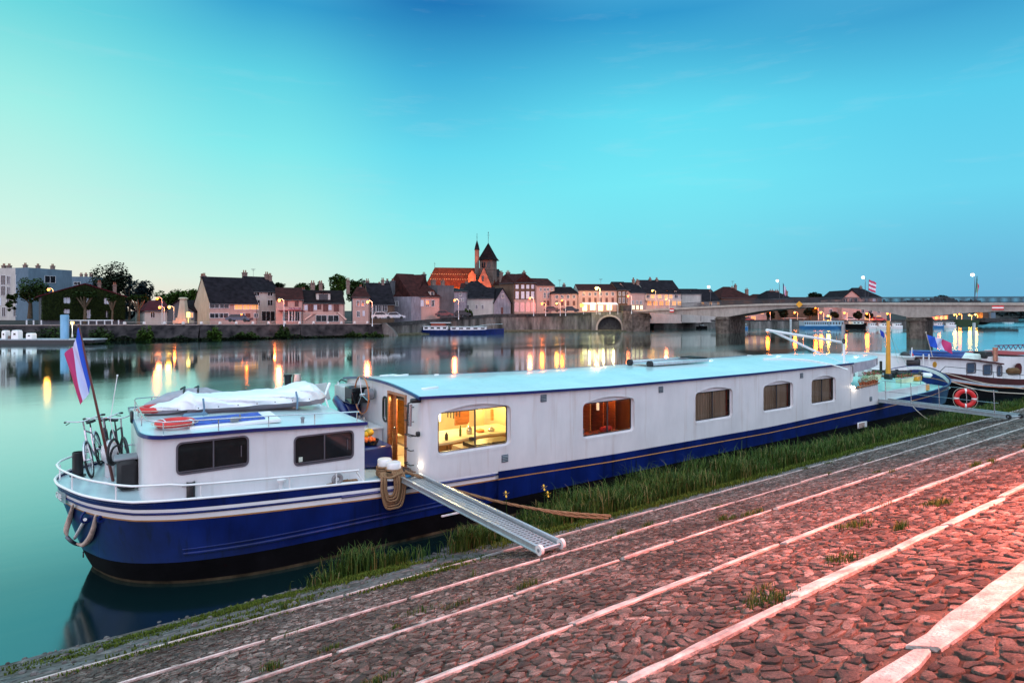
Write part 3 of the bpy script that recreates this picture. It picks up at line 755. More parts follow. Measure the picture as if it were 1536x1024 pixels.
# forward awning part, rounded at the end
fw_ = [(20.1, -.05), (22.2, .25), (24.3, .85), (26.0, 1.7), (26.6, 2.6), (26.4, 3.6), (25.4, 4.5), (23.5, 5.0), (20.1, 5.05)]
fz = lambda x, y: roofz(x)+camb(y)+.02-.012*max(0, x-20.1)**1.6
outl = [tuple(p) for p in spline(fw_, 3)]
ctr = (20.3, 2.5, fz(20.3, 2.5)); rings = []
for t in (1, .75, .5, .25):
    rings.append([(lerp(20.1, p[0], t), lerp(2.5, p[1], t), fz(lerp(20.1, p[0], t), lerp(2.5, p[1], t))) for p in outl])
nn = len(outl); o0 = len(b.v)
for r_ in rings: b.v += r_
for k in range(3):
    for i in range(nn-1): b.f.append((o0+k*nn+i, o0+k*nn+i+1, o0+(k+1)*nn+i+1, o0+(k+1)*nn+i)); b.m.append(0)
b.v.append(ctr); cI = len(b.v)-1
for i in range(nn-1): b.f.append((o0+3*nn+i, o0+3*nn+i+1, cI)); b.m.append(0)
roof = b.build('main_roof', roofm, barge, smooth=60)
b = MB()
for i in range(nn-1):
    p, q = outl[i], outl[i+1]; 
    b.add([(p[0], p[1], fz(*p)), (q[0], q[1], fz(*q)), (q[0], q[1], fz(*q)-.42*(1-.25*min(1, max(0, q[0]-20)/6))), (p[0], p[1], fz(*p)-.42*(1-.25*min(1, max(0, p[0]-20)/6)))], [(0, 1, 2, 3)])
b.build('awning_skirt', mat('clear_sheet', (.42, .40, .46), .12, var=.2, vs=2), roof, smooth=60)
b = MB()
for y0 in (-.06, 5.06):
    b.loft([[(x, y0-.02, roofz(x)-.035), (x, y0+.02, roofz(x)-.035), (x, y0+.02, roofz(x)+.03), (x, y0-.02, roofz(x)+.03)] for x in [-.08+i*20.2/30 for i in range(31)]], 0)
b.loft([[(-.10, y, roofz(0)+camb(y)-.035), (-.05, y, roofz(0)+camb(y)-.035), (-.05, y, roofz(0)+camb(y)+.03), (-.10, y, roofz(0)+camb(y)+.03)] for y in [-.08+i*5.16/16 for i in range(17)]], 0)
b.build('roof_edge', blue2, roof, smooth=50)
# forward end: slanted edge of the side wall, low bulwark with plant shelf
edge = [(19.98, 1.14), (22.5, 1.16), (22.42, 2.02), (20.75, 1.93), (20.3, 1.98), (19.98, 2.25)]
for yy_, dd_ in ((0, 1), (5, -1)):
    b = MB(); b.prism(edge, lambda u, v, q: (u, yy_+q*dd_, v), .08); b.build('forward_bulwark', white, barge, smooth=0)
b = MB(); b.prism([(19.98, 2.25), (20.15, 2.3), (20.3, 2.75), (20.12, 3.08), (19.98, 3.08)], lambda u, v, q: (u, q, v), .08)
b.build('wall_return', white, barge, smooth=0)
b = MB(); b.cbox((20.0, 2.5, 2.15), (.06, 4.8, 2.0)); b.build('forward_bulkhead', white, barge)
b = MB(); b.cbox((20.05, 1.6, 2.3), (.05, 2.2, 1.0)); b.cbox((20.05, 3.9, 2.3), (.05, 1.2, 1.0)); b.build('forward_window', darkglass, barge)
b = MB(); b.cbox((21.6, .02, 2.06), (1.75, .16, .05), 0, ry=-.03, bev=.01); 
for i in range(9): b.cbox((20.85+i*.19, .02, 1.99), (.04, .06, .12), 1)
b.build('shelf_rail', [wood, white2], barge)
# long white mouldings across the roof
b = MB()
pts = [on_z(px, py, 3.16+.05*q) for q, (px, py) in enumerate([(1272, 548), (1250, 543.5), (1215, 539), (1180, 536.5), (1145, 535.5)])]
pts = [(p.x, p.y, roofz(p.x)+camb(p.y)+.05) for p in pts]
b.tube(spline(pts, 4), .03, 0, 6); b.build('roof_rail', white2, roof, smooth=60)
# flat roof clutter
b = MB()
for px, py, a, c_ in [(577, 564, .3, .12), (588, 562, .35, .3), (602, 564, .5, .1), (655, 563, .12, .1), (645, 583, .5, .12)]:
    p = on_z(px, py, 3.35); b.cbox((p.x, p.y, roofz(p.x)+camb(p.y)+.03), (a, c_, .04), 0, rz=.3, bev=.01)
b.build('roof_fitting', white2, roof)
# folded awning frame on the roof
aw = thing('folded_awning', 'folded silver awning frame with black rollers lying on the barge roof', 'awning', (12, 2.9, roofz(12)+camb(2.9)+.02))
b = MB()
for dy in (-.5, .5): b.cbox((12.0, 2.9+dy, 3.36), (3.3, .16, .12), 0, bev=.02)
b.cbox((12.0, 2.9, 3.33), (3.2, .8, .03), 0); b.build('rail', galv, aw)
for dy in (-.5, .5): b = MB(); b.cyl((10.3, 2.9+dy, 3.36), (10.42, 2.9+dy, 3.36), .12, 0, 14); b.build('roller', rubber, aw)
b = MB()
for q in range(7): b.cbox((13.2+q*.08, 2.9, 3.44), (.03, .9, .05))
b.build('bracket', iron, aw)
# davit: post on the roof edge with two poles
dv = on_y(1266, 547, .25); tip = on_y(1150, 495, .9)
b = MB(); pt = Vector((dv.x, .25, 0)); b.cyl((pt.x, .25, roofz(pt.x)), (pt.x, .25, 3.98), .05, 0, 10)
b.tube([(pt.x, .25, 3.95), tip], [.05, .055], 0, 8)
mid_ = on_y(1228, 529, .55); b.tube([tip+Vector((.3, 0, -.02)), mid_], .05, 0, 8); b.tube([mid_, (pt.x-.1, .3, 3.12)], .014, 0, 5)
b.torus((pt.x-.1, .2, 4.02), .09, .03, 1, 14, 6, Matrix.Rotation(PI/2, 4, 'X')); b.build('davit', [white2, iron], barge, smooth=60)

# ---------------- aft cabin
az = lambda x: interp([(-6, 3.0), (-5.5, 2.92), (-4, 2.90), (-1.2, 2.76)], x)
xA, yA, rA = -5.55, .35, .5
aw_h = [rrect(-4.98, 2.17, -3.72, 2.76, .09), rrect(-2.79, 2.02, -1.52, 2.62, .09)]
side_wall('aft_cabin_wall', xA+rA, -1.25, lambda x: gun(x)-.06, az, yA, aw_h, .05, n=10)
b = MB(); b.add([(-1.25, .352, 1.4), (-1.25, 4.65, 1.4), (-1.25, 4.65, az(-1.25)), (-1.25, .352, az(-1.25))], [(0, 1, 2, 3)]); vs = []
path = [(xA+rA-rA*math.sin(PI/2*i/8), yA+rA-rA*math.cos(PI/2*i/8)) for i in range(9)]+[(xA+rA-rA*math.cos(PI/2*i/8), 5-yA-rA+rA*math.sin(PI/2*i/8)) for i in range(9)]+[(-1.25, 4.65)]
for p in path: vs += [(p[0], p[1], gun(p[0])-.06), (p[0], p[1], az(p[0]))]
b.add(vs, [(2*i, 2*i+1, 2*i+3, 2*i+2) for i in range(len(path)-1)]); b.build('aft_cabin_wall', white, barge, smooth=50)
for k, h in enumerate(aw_h):
    xs_ = [p[0] for p in h]; zs_ = [p[1] for p in h]; a, c_, b_, d = min(xs_), min(zs_), max(xs_), max(zs_)
    w_ = MB(); ringmesh(w_, rrect(a-.022, c_-.022, b_+.022, d+.022, .11), rrect(a+.012, c_+.012, b_-.012, d-.012, .085), lambda u, v, q: (u, yA-.015+q, v), .05)
    wo_ = w_.build('window', lilac, barge, smooth=30)
    p = MB(); p.add([(a, yA+.025, c_), (b_, yA+.025, c_), (b_, yA+.025, d), (a, yA+.025, d)], [(0, 1, 2, 3)]); p.build('pane', darkglass, wo_, smooth=0)
    f = MB(); f.cbox(((a+b_)/2, yA+.01, (c_+d)/2), (.025, .03, d-c_-.03)); f.cbox(((a+b_)/2, yA+.012, c_+.035), (b_-a-.04, .02, .02)); f.cbox((b_-.12, yA+.012, (c_+d)/2), (.016, .02, .22)); f.build('mullion', lilac, wo_)
    if k == 1:
        e = MB(); e.cbox((a+.13, yA+.02, c_+.11), (.08, .006, .10)); e.build('notice', mat('paper', (.55, .6, .5), .7), wo_)
# aft cabin roof
ring_o = [(-1.2, .30)]+[(p[0]-(.05 if p[0] < -5 else 0), p[1]+(-.05 if p[1] < 2.5 else .05)) for p in path[:-1]]+[(-1.2, 4.70)]
ring_o = [(-1.2, .30), (-2.3, .30), (-3.6, .30), (-5.0, .30)]+ring_o[2:-2]+[(-5, 4.7), (-3.6, 4.7), (-2.3, 4.7), (-1.2, 4.7)]
cb2 = lambda x, y: az(x)+.10*(1-((y-CY)/2.2)**2)
b = MB(); n = len(ring_o); b.v = [(p[0], p[1], cb2(*p)+.01) for p in ring_o]
for t in (.8, .55, .3): b.v += [(lerp(-3.2, p[0], t), lerp(2.5, p[1], t), cb2(lerp(-3.2, p[0], t), lerp(2.5, p[1], t))+.01) for p in ring_o]
b.v.append((-3.2, 2.5, cb2(-3.2, 2.5)+.01))
for k in range(3):
    for i in range(n): b.f.append((k*n+i, k*n+(i+1) % n, (k+1)*n+(i+1) % n, (k+1)*n+i)); b.m.append(0)
for i in range(n): b.f.append((3*n+i, 3*n+(i+1) % n, 4*n)); b.m.append(0)
aroof = b.build('aft_roof', roofm, barge, smooth=60)
b = MB(); pts = [(p[0], p[1], cb2(*p)-.005) for p in ring_o]
rg = []
for i, p in enumerate(pts):
    c_ = Vector((p[0]+3.2, p[1]-2.5, 0)); c_ = Vector((0, -1 if p[1] < 1 else (1 if p[1] > 4 else 0), 0))+Vector((-1 if p[0] < -5.3 else 0, 0, 0)); c_.normalize() if c_.length else None
    if c_.length == 0: c_ = Vector((-1, 0, 0))
    a, b2 = Vector(p)+c_*.02, Vector(p)-c_*.02; rg.append([(a.x, a.y, p[2]-.035), (a.x, a.y, p[2]+.035), (b2.x, b2.y, p[2]+.035), (b2.x, b2.y, p[2]-.035)])
b.loft(rg, 0); b.build('roof_edge', blue2, aroof, smooth=50)
# low steel rail round the aft roof
b = MB(); rail = [(-1.35, .42), (-3, .42), (-4.6, .42), (-5.2, .48), (-5.45, .75), (-5.5, 1.3), (-5.5, 3.7), (-5.45, 4.25), (-5.1, 4.55), (-1.5, 4.6)]
b.tube([(x, y, cb2(x, y)+.24) for x, y in rail], .014, 0, 6)
for x, y in [(-1.4, .42), (-2.35, .42), (-3.3, .42), (-4.25, .42), (-5.2, .48), (-5.5, 1.4), (-5.5, 2.5), (-5.5, 3.6), (-5.1, 4.55), (-3.8, 4.58), (-2.6, 4.6)]: b.cyl((x, y, cb2(x, y)), (x, y, cb2(x, y)+.24), .012, 0, 6)
b.build('roof_rail', steel, aroof, smooth=60)
# blue hatch with white frame, small deck fittings
b = MB(); zt_ = cb2(-4.2, 1.2)
b.cbox((-3.85, 1.15, zt_+.0), (1.75, .95, .08), 0, bev=.02, rx=.04); b.cbox((-3.95, 1.15, zt_+.05), (1.35, .7, .03), 1, bev=.01, rx=.04)
b.build('roof_hatch', [white2, mat('blue_cover', (.02, .06, .38), .5, var=.4, vs=9)], aroof)
b = MB(); b.cbox((-3.9, .72, 3.06), (.16, .1, .10), 0, bev=.02); b.cyl((-3.8, .7, 3.05), (-3.8, .7, 3.16), .02, 0); b.lathe((-2.55, .62, cb2(-2.55, .6)), [(.035, 0), (.035, .09), (.045, .10), (.045, .13), (.01, .15)], 0)
b.build('roof_fitting', grey, aroof)
# two stove chimneys
p = on_z(452, 590, 3.0)
b = MB(); b.lathe((p.x+.02, p.y+.5, 3.08), [(.13, 0), (.13, .18), (.10, .42), (.085, .42)], 0, 16); b.build('chimney', mat('chimney_steel', (.55, .45, .38), .3, .8), aroof, smooth=50)
b = MB(); b.lathe((p.x-.22, p.y+.55, 3.08), [(.09, 0), (.09, .34), (.11, .36), (.11, .42)], 0, 14); b.build('chimney', iron, aroof, smooth=50)

# ---------------- stern rail, bollards, nameplate, anchor
b = MB(); pts = []
i1 = min(i for i in range(len(D)) if D[i][0] > -1.75)
for sd_ in (1, -1):
    q = []
    for i in range(0, i1+1):
        x, y = D[i]; h = .30 if x < -5 else .27
        q.append((x+(.03 if x < -6 else 0), (y+.04) if sd_ > 0 else 2*CY-y-.04, gun(x)+h))
    if sd_ > 0: q += [(-1.55, .05, gun(-1.5)+.24), (-1.4, .05, gun(-1.4)+.02)]; main = q
    b.tube(q, .022, 0, 7)
for px, dx in [(105, 0), (167, 0), (294, 0), (420, 0), (529, 0)]:
    best = min(range(i1), key=lambda i: abs(768+909*((D[i][0]-CAM.x)*RT.x+(D[i][1]-CAM.y)*RT.y)/((D[i][0]-CAM.x)*FW.x+(D[i][1]-CAM.y)*FW.y)-px))
    x, y = D[best]; b.cyl((x+.03, y+.05, gun(x)-.02), (x+.03, y+.04, gun(x)+.29), .016, 0, 7)
for x, y in [(-6.85, 2.5), (-6.5, 3.8)]: b.cyl((x, y, gun(x)), (x, y, gun(x)+.3), .016, 0, 7)
b.build('stern_rail', white2, barge, smooth=60)
def bollard(x, y, z, h, r, m, bar=True):
    b = MB(); b.lathe((x, y, z), [(r, 0), (r, h), (r*.9, h+.01), (r*.9, h-.03), (.02, h-.03)], 0, 20)
    if bar: b.cyl((x-r*2, y, z+h*.82), (x+r*2, y, z+h*.82), .014, 0, 8)
    b.lathe((x, y, z), [(r*1.5, 0), (r*1.5, .015), (r*1.2, .02)], 0, 20)
    return b.build('bollard', m, barge, smooth=40)
bp1 = on_z(108, 713, 1.82); bollard(bp1.x+.1, bp1.y, 1.8, .50, .10, iron, False)
bollard(-4.75, .34, gun(-4.75)-.05, .33, .075, iron)
b = MB(); b.lathe((-3.1, .19, gun(-3.1)-.05), [(.05, 0), (.05, .16), (.09, .2), (.09, .24), (.02, .26)], 0, 14); b.build('deck_vent', white2, barge, smooth=50)
# paired mooring bollards, white capped, rope coils separate
bw = [(-.68, .55), (-.60, .20)]
for x, y in bw:
    b = MB(); z0 = gun(x)-.05; b.lathe((x, y, z0), [(.15, 0), (.15, .25)], 1, 24); b.lathe((x, y, z0+.24), [(.155, 0), (.165, .02), (.165, .17), (.15, .19), (.0, .195)], 0, 24)
    b.build('bollard', [white2, iron], barge, smooth=40)
# fairlead ring near the aft cabin
b = MB(); b.torus((-1.95, .12, gun(-1.95)+.10), .085, .045, 0, 20, 8, Matrix.Rotation(PI/2, 4, 'X')); b.build('fairlead', mat('cast_iron', (.30, .30, .31), .6, .3), barge, smooth=60)
b = MB()
for q in range(4): b.tube([(-2.2+q*.16, .08+.05*math.sin(q), gun(-2)+.02+.012*q), (-1.9, .16, gun(-2)+.03), (-1.5, .1+.03*q, gun(-1.6)+.03)], .018, 0, 6)
o = b.build('rope_heap', ropem, None, smooth=60); tag(o, 'small brown rope lying round the fairlead ring beside the aft cabin', 'rope')
# nameplate wrapped on the stern
b = MB(); grid = []
for s_ in range(9):
    i = 1+s_*.55; a = int(i); t = i-a; p0 = hullpt(a, 1.66); p1 = hullpt(a+1, 1.66)
    x, y = lerp(p0[0], p1[0], t), lerp(p0[1], p1[1], t); grid.append((x, y))
rows = [[(x-.025, y-.012, z) for x, y in grid] for z in (1.55, 1.575, 1.75, 1.775)]
for k in range(3):
    for i in range(8): b.add([rows[k][i], rows[k][i+1], rows[k+1][i+1], rows[k+1][i]], [(0, 1, 2, 3)], 0)
b.build('nameplate', mat('plate_grey', (.30, .36, .40), .35, .5), barge)
pa, pb = grid[2], grid[7]; ux = Vector((pb[0]-pa[0], pb[1]-pa[1], 0)); nv = Vector((ux.y, -ux.x, 0)).normalized()
mid_ = Vector(((pa[0]+pb[0])/2, (pa[1]+pb[1])/2, 1.662))+nv*.045+Vector((-.02, -.01, 0))
text_mesh('CILLE', .17, 'name_letters', white2, barge, frame_from(mid_, ux, (0, 0, 1)), .006, width=ux.length*.92)
# stern anchor in its recess, with stocks wrapped in canvas
canv = mat('canvas_wrap', (.55, .45, .38), .8, var=.2, vs=12, bump=.4, bs=40)
def hp(px, py):
    """point on the stern quarter plating seen at an image bearing"""
    u = (px-768)/909; v = (py-466)/909; d = FW+RT*u-Vector((0, 0, v)); best = None
    for k in range(300):
        t = 8+k*.03; p = CAM+d*t
        # inside test against lerped outline
        z = p.z
        for i in range(0, 30):
            a, c_ = hullpt(i, z), hullpt(i+1, z)
            s1 = (c_[0]-a[0])*(p.y-a[1])-(c_[1]-a[1])*(p.x-a[0])
            if min(a[0], c_[0]) <= p.x <= max(a[0], c_[0]) and s1 > 0 and p.y < CY: return p-d.normalized()*.03
    return CAM+d*12
b = MB()
def wrap(ptsl, r): b.tube(spline([hp(*q)-FW*.05 for q in ptsl], 4), r, 0, 8)
def tp(n, a, c_): return [lerp(a, c_, math.sin(PI*i/(n-1))) for i in range(n)]
p_ = spline([hp(*q)-FW*.06 for q in [(113, 754), (108, 775), (103, 792), (104, 802)]], 4); b.tube(p_, tp(len(p_), .015, .055), 0, 8)
p_ = spline([hp(*q)-FW*.06 for q in [(146, 771), (144, 788), (137, 806), (128, 815), (118, 813)]], 4); b.tube(p_, tp(len(p_), .015, .055), 0, 8)
b.build('anchor_fluke', canv, barge, smooth=60)
b = MB(); p_ = spline([hp(*q)-FW*.05 for q in [(103, 803), (110, 810), (120, 815), (132, 813)]], 4); b.tube(p_, .035, 0, 8); b.build('anchor_crown', mat('anchor_grey', (.12, .14, .17), .5, .5), barge, smooth=60)
b = MB(); b.tube([hp(117, 804)-FW*.09, hp(131, 777)-FW*.06], .032, 0, 8); b.build('anchor_shank', white2, barge, smooth=60)
b = MB(); q = hp(130, 775); b.torus(q, .10, .025, 0, 18, 6, Matrix.Rotation(PI/2, 4, 'X') @ Matrix.Rotation(.5, 4, 'Y')); q = hp(152, 778); b.torus(q, .05, .03, 0, 14, 6, Matrix.Rotation(PI/2, 4, 'X')); b.build('hawse_ring', blue, barge, smooth=60)
for px, py in [(125, 831)]:
    b = MB(); q = hp(px, py); b.torus(q, .05, .014, 0, 14, 6, Matrix.Rotation(PI/2, 4, 'Y')); b.build('mooring_eye', iron, barge, smooth=60)

# ---------------- steering position
sw = MB(); wc = Vector((-.38, 2.80, 3.05)); Mx = Matrix.Rotation(PI/2, 4, 'Y')
sw.torus(wc, .50, .022, 0, 40, 8, Mx); 
for a in (.3, .3+2*PI/3, .3+4*PI/3): sw.cyl(wc, wc+Vector((0, .49*math.sin(a), .49*math.cos(a))), .012, 1, 6)
sw.cyl(wc-Vector((.04, 0, 0)), wc+Vector((.3, 0, 0)), .04, 1, 12); sw.cyl(wc+Vector((.12, 0, 0)), wc+Vector((.3, 0, 0)), .15, 2, 18)
o = sw.build('steering_wheel', [wood, steel, grey], barge, smooth=60)
b = MB(); b.cbox((-.25, 4.0, 2.95), (.5, 1.3, .42), 0, bev=.02); b.build('instrument_box', mat('box_beige', (.50, .52, .50), .5), barge)
b = MB(); b.cbox((-.24, 3.45, 2.98), (.56, .55, .44), 0, bev=.02); b.build('instrument_screen', darkglass, barge)
b = MB(); vs = []
b.tube(spline([(-.3, 4.75, 2.75), (-.55, 4.3, 2.74), (-.6, 3.7, 2.6), (-.5, 3.35, 2.2), (-.45, 3.3, 1.5)], 5), [.12]*21, 0, 8)
b.cbox((-.28, 4.05, 2.1), (.5, .7, 1.25), 0, bev=.1); b.build('cowling', blue2, barge, smooth=50)
b = MB(); b.cbox((-.30, 2.75, 2.22), (.55, 1.1, .05), 0, bev=.01); b.cbox((-.22, 2.75, 1.8), (.4, 1.0, .8), 0); b.build('console', white, barge)
b = MB()
for q in range(7): b.cyl((-.38+.05*math.sin(q*2), 2.4+q*.11, 2.24), (-.38, 2.4+q*.11, 2.36+.06*(q % 3)), .035, 0, 8)
b.build('control_lever', steel, barge)
w_ = MB(); ringmesh(w_, rrect(1.92, 2.39, 2.27, 3.07, .15), oval, lambda u, v, q: (-.02+q, u, v), .04); wo_ = w_.build('window', mat('brass_dark', (.06, .07, .06), .3, .7), barge)
p = MB(); p.add([(.04, 1.95, 2.4), (.04, 2.25, 2.4), (.04, 2.25, 3.05), (.04, 1.95, 3.05)], [(0, 1, 2, 3)]); p.build('pane', mat('green_glass', (.03, .07, .05), .08), wo_, smooth=0)
# ladder rungs
b = MB()
for q in range(5):
    z = 1.62+q*.345; b.tube([(.02, .74, z), (-.09, .74, z), (-.09, .40, z), (.02, .40, z)], .012, 0, 6)
b.build('ladder_rung', iron, barge, smooth=60)
# door frame and open door leaf
b = MB(); ringmesh(b, [(.80, 1.36), (1.92, 1.36), (1.92, 3.24), (.80, 3.24)], [(.88, 1.40), (1.84, 1.40), (1.84, 3.17), (.88, 3.17)], lambda u, v, q: (-.03+q, u, v), .12); dfm = b.build('door_frame', wood, barge)
b = MB(); b.cbox((.12, 1.75, 2.28), (.05, .16, 1.74), 0, bev=.01, rz=.2); dl = b.build('door', wood, barge)
b = MB(); b.ball((.08, 1.70, 2.3), .025, 0); b.build('door_knob', steel, dl)
# hinged mirror / tablet arm on the quarter
b = MB(); b.tube([(-.12, .15, 3.18), (-.28, .12, 3.15), (-.3, .12, 2.9), (-.32, .10, 2.45), (-.12, .05, 2.38)], .018, 0, 6); b.cyl((-.22, .13, 3.12), (-.24, .12, 2.62), .05, 1, 12); b.cbox((-.06, .06, 2.42), (.1, .08, .12), 0, bev=.02)
b.cbox((-.1, .1, 3.2), (.25, .12, .1), 0, bev=.02)
b.build('searchlight_arm', [iron, steel], barge, smooth=50)
mr_ = on_x(503, 572, -.1)
b = MB(); b.tube([(-.05, 4.9, 3.18), (-.1, 5.2, 3.22), (-.1, 5.6, 3.05), (-.1, 5.55, 2.7)], .02, 0, 6); b.cbox((-.12, 5.45, 2.93), (.05, .16, .42), 1, bev=.02, rx=.2); b.build('wing_mirror', [iron, galv], barge, smooth=50)
# quarter light
ql = mat('lamp_glow_white', (1, .9, .75), emit=(1, .85, .62), es=14)
b = MB(); b.ball((.0, .10, 1.66), .035, 0); b.build('deck_lamp', ql, barge)
def plight(name, loc, e, col, r=.05, parent=None):
    l = bpy.data.lights.new(name, 'POINT'); l.energy = e; l.color = col; l.shadow_soft_size = r
    o = bpy.data.objects.new(name, l); COL.objects.link(o); o.location = loc
    return o
plight('deck_light', (-.14, .04, 1.68), .9, (1, .8, .55), .03)
b = MB(); b.ball((20.15, -.05, 1.62+.45), .05, 0); b.build('deck_lamp', ql, barge); plight('deck_light', (20.3, -.12, 2.05), 4, (1, .8, .6), .04)
# blue deck mat in the well, hoses
b = MB(); b.cbox((-.32, .9, gun(-.3)-.035), (.62, .9, .02), 0); b.build('deck_mat', mat('blue_mat', (.03, .22, .45), .6, var=.2), barge)
o = MB().tube(spline([(-.02, 1.0, 1.47), (-.1, .7, 1.45), (-.03, .45, 1.47), (-.12, .25, 1.42), (0, .15, 1.44), (.06, -.03, 1.42)], 5), .025, 0, 6).tube(spline([(-.1, .8, 1.5), (.0, .6, 1.48), (-.12, .4, 1.5), (-.05, .2, 1.5)], 5), .018, 0, 6).build('hose', mat('hose_brown', (.16, .09, .06), .5), None, smooth=60)
tag(o, 'dark coiled hose lying on the step below the open cabin door', 'hose')

# ---------------- lit galley behind the first window, saloon behind the second
gal = MB()
def room(b, x0, x1, y0, y1, z0, z1, mi=0, aft=True):
    v = [(x0,y0,z0),(x1,y0,z0),(x1,y1,z0),(x0,y1,z0),(x0,y0,z1),(x1,y0,z1),(x1,y1,z1),(x0,y1,z1)]
    b.add(v, [(0,1,2,3),(4,7,6,5),(1,5,6,2),(2,6,7,3)], mi)
    if aft: b.add(v, [(3, 7, 4, 0)], mi)
room(gal, .09, 4.2, .13, 4.85, .75, 3.05, 0, False); gal.build('galley_lining', cream, barge, smooth=0)
# doorway passage aft of the galley
plight('passage_light', (.35, 1.3, 2.95), 45, (1, .55, .16), .1)
b = MB(); b.box((1.1, 2.1, 1.0), (4.1, 2.9, 1.72)); b.build('galley_unit', wood2, barge)
b = MB(); cpoly = [(.45, 1.45), (1.6, 1.5), (2.4, 1.75), (3.0, 1.78), (4.1, 1.62), (4.1, 3.0), (.45, 3.0)]
b.prism(cpoly, lambda u, v, q: (u, v, 1.72+q), .06); b.build('worktop', mat('worktop_cream', (.86, .78, .55), .35), barge, smooth=0)
b = MB(); b.box((1.35, .22, 1.2), (2.9, .95, 1.83)); b.build('galley_unit', cream, barge)
b = MB(); b.box((1.55, .2, 1.835), (2.75, .75, 1.93)); b.build('hob', iron, barge)
b = MB(); b.box((.5, .4, .8), (.75, 1.3, 1.75)); b.box((1.0, 1.3, .8), (1.08, 1.4, 1.72)); b.build('galley_post', wood, barge)
b = MB(); b.box((1.2, 4.5, 2.35), (4.1, 4.8, 2.95)); b.build('wall_cupboard', wood2, barge)
b = MB(); b.box((1.0, 1.75, 2.92), (4.1, 1.95, 3.03)); b.build('ceiling_beam', wood2, barge)
for k, (x, y, z, r, h, m, nm, lb, ct) in enumerate([(2.55, 2.1, 1.78, .09, .22, steel, 'kettle', 'steel kettle standing on the worktop inside the lit galley window', 'kettle'),
     (2.95, 2.15, 1.78, .13, .10, mat('fruit_orange', (.8, .3, .06), .5), 'bowl', 'orange bowl on the worktop inside the lit galley window', 'bowl'),
     (1.62, 1.75, 1.78, .05, .20, iron, 'jar', 'dark jar on the curved galley worktop', 'jar')]):
    b = MB(); b.lathe((x, y, z), [(r*.8, 0), (r, h*.3), (r*.9, h*.75), (r*.3, h), (r*.1, h*1.1)], 0, 14); o = b.build(nm, m, None, smooth=50); tag(o, lb, ct)
b = MB()
for q in range(5): b.cyl((2.35+q*.10, 3.0, 2.42), (2.35+q*.10, 3.0, 2.15-.03*(q % 3)), .018, 0, 8)
b.cyl((2.3, 3.0, 2.42), (2.8, 3.0, 2.42), .01, 0, 5)
o = b.build('utensil_rack', iron, None); tag(o, 'dark utensils hanging in a row on the galley back wall', 'utensils')
b = MB(); b.cyl((1.75, .75, 1.2), (1.75, .75, 1.9), .012, 0); b.lathe((1.85, .8, 1.88), [(.02, 0), (.09, .03), (.07, .12), (.01, .13)], 0, 10); b.build('tap', iron, barge)
for k, (x, z, w3, h3) in enumerate(((1.3, 2.55, .5, .4), (2.0, 2.5, .35, .5), (2.6, 2.55, .5, .35))):
    b = MB(); b.box((x+1.5, 3.35, z-.55-h3/2), (x+1.5+w3, 3.40, z-.55+h3/2)); b.build('galley_picture', [wood, cream, wood2][k], barge)
for k in range(6):
    x = 1.5+k*.42; b = MB(); b.box((x, 2.06, 1.05), (x+.36, 2.10, 1.66)); d_o = b.build('cupboard_door', wood2, barge); b = MB(); b.cyl((x+.3, 2.04, 1.45), (x+.3, 2.04, 1.55), .012, 0, 5); b.build('handle', iron, d_o)
for k, (x, y, r, h, mm_, lb_) in enumerate([(2.2, 2.0, .035, .3, mat('bottle_green', (.05, .14, .04), .1), 'green bottle beside the kettle on the galley worktop'), (3.3, 2.1, .10, .12, steel, 'steel saucepan at the far end of the galley worktop'), (2.75, 2.45, .05, .25, cream, 'cream jug behind the orange bowl on the worktop'), (1.15, 1.75, .06, .16, red, 'red tin at the aft end of the galley worktop')]):
    b = MB(); b.lathe((x, y, 1.78), [(r, 0), (r, h*.6), (r*.5, h*.8), (r*.45, h)], 0, 12); o = b.build(['bottle', 'saucepan', 'jug', 'tin'][k], mm_, None, smooth=50); tag(o, lb_, ['bottle', 'saucepan', 'jug', 'tin'][k])
b = MB(); b.box((.95, 2.0, 1.76), (1.0, 4.7, 3.0)); b.build('galley_partition', mat('partition_wood', (.48, .24, .07), .5, var=.3, stretch=(1, 1, 5)), barge)
plight('galley_light', (2.2, 2.6, 2.75), 90, (1, .78, .36), .12)
plight('galley_light', (1.5, 3.9, 2.3), 70, (1, .88, .62), .1)
plight('galley_light', (3.5, 3.0, 2.7), 70, (1, .68, .22), .1)
b = MB(); b.box((1.6, 3.25, 2.0), (2.25, 3.30, 2.5)); b.build('light_panel', mat('cool_panel', (.9, .95, 1), emit=(.85, .93, 1), es=1.6), barge)
sal = MB(); room(sal, 4.3, 8.6, .13, 3.2, .75, 3.0); sal.build('saloon_lining', mat('saloon_wood', (.50, .22, .07), .4, vs=2, var=.3, stretch=(1, 1, .3)), barge, smooth=0)
b = MB()
for x, c_ in ((5.6, 0), (6.35, 0), (6.9, 1), (7.4, 1)): b.box((x, 1.2, .8), (x+.05, 3.1, 2.9), c_)
b.build('partition', [wood2, wood], barge)
b = MB(); b.cbox((6.5, 1.0, 2.35), (.06, .06, .22)); b.build('wall_lamp', mat('cream_lamp', (.9, .85, .7), emit=(1, .8, .5), es=1.2), barge)
b = MB(); b.cbox((5.9, .7, 1.62), (2.2, .5, .05)); b.build('table', wood, barge)
o = MB().cbox((5.3, .5, 1.76), (.32, .10, .22), 0, bev=.01).build('picture_card', mat('card_blue', (.35, .42, .6), .6)); tag(o, 'pale blue card standing in the saloon window', 'card')
o = MB().cbox((6.45, .6, 1.74), (.5, .2, .14), 0, rz=.2, bev=.05).build('red_cloth', mat('cloth_red', (.55, .08, .08), .8, var=.5, vs=14)); tag(o, 'red patterned cloth on the saloon table behind the window', 'cloth')
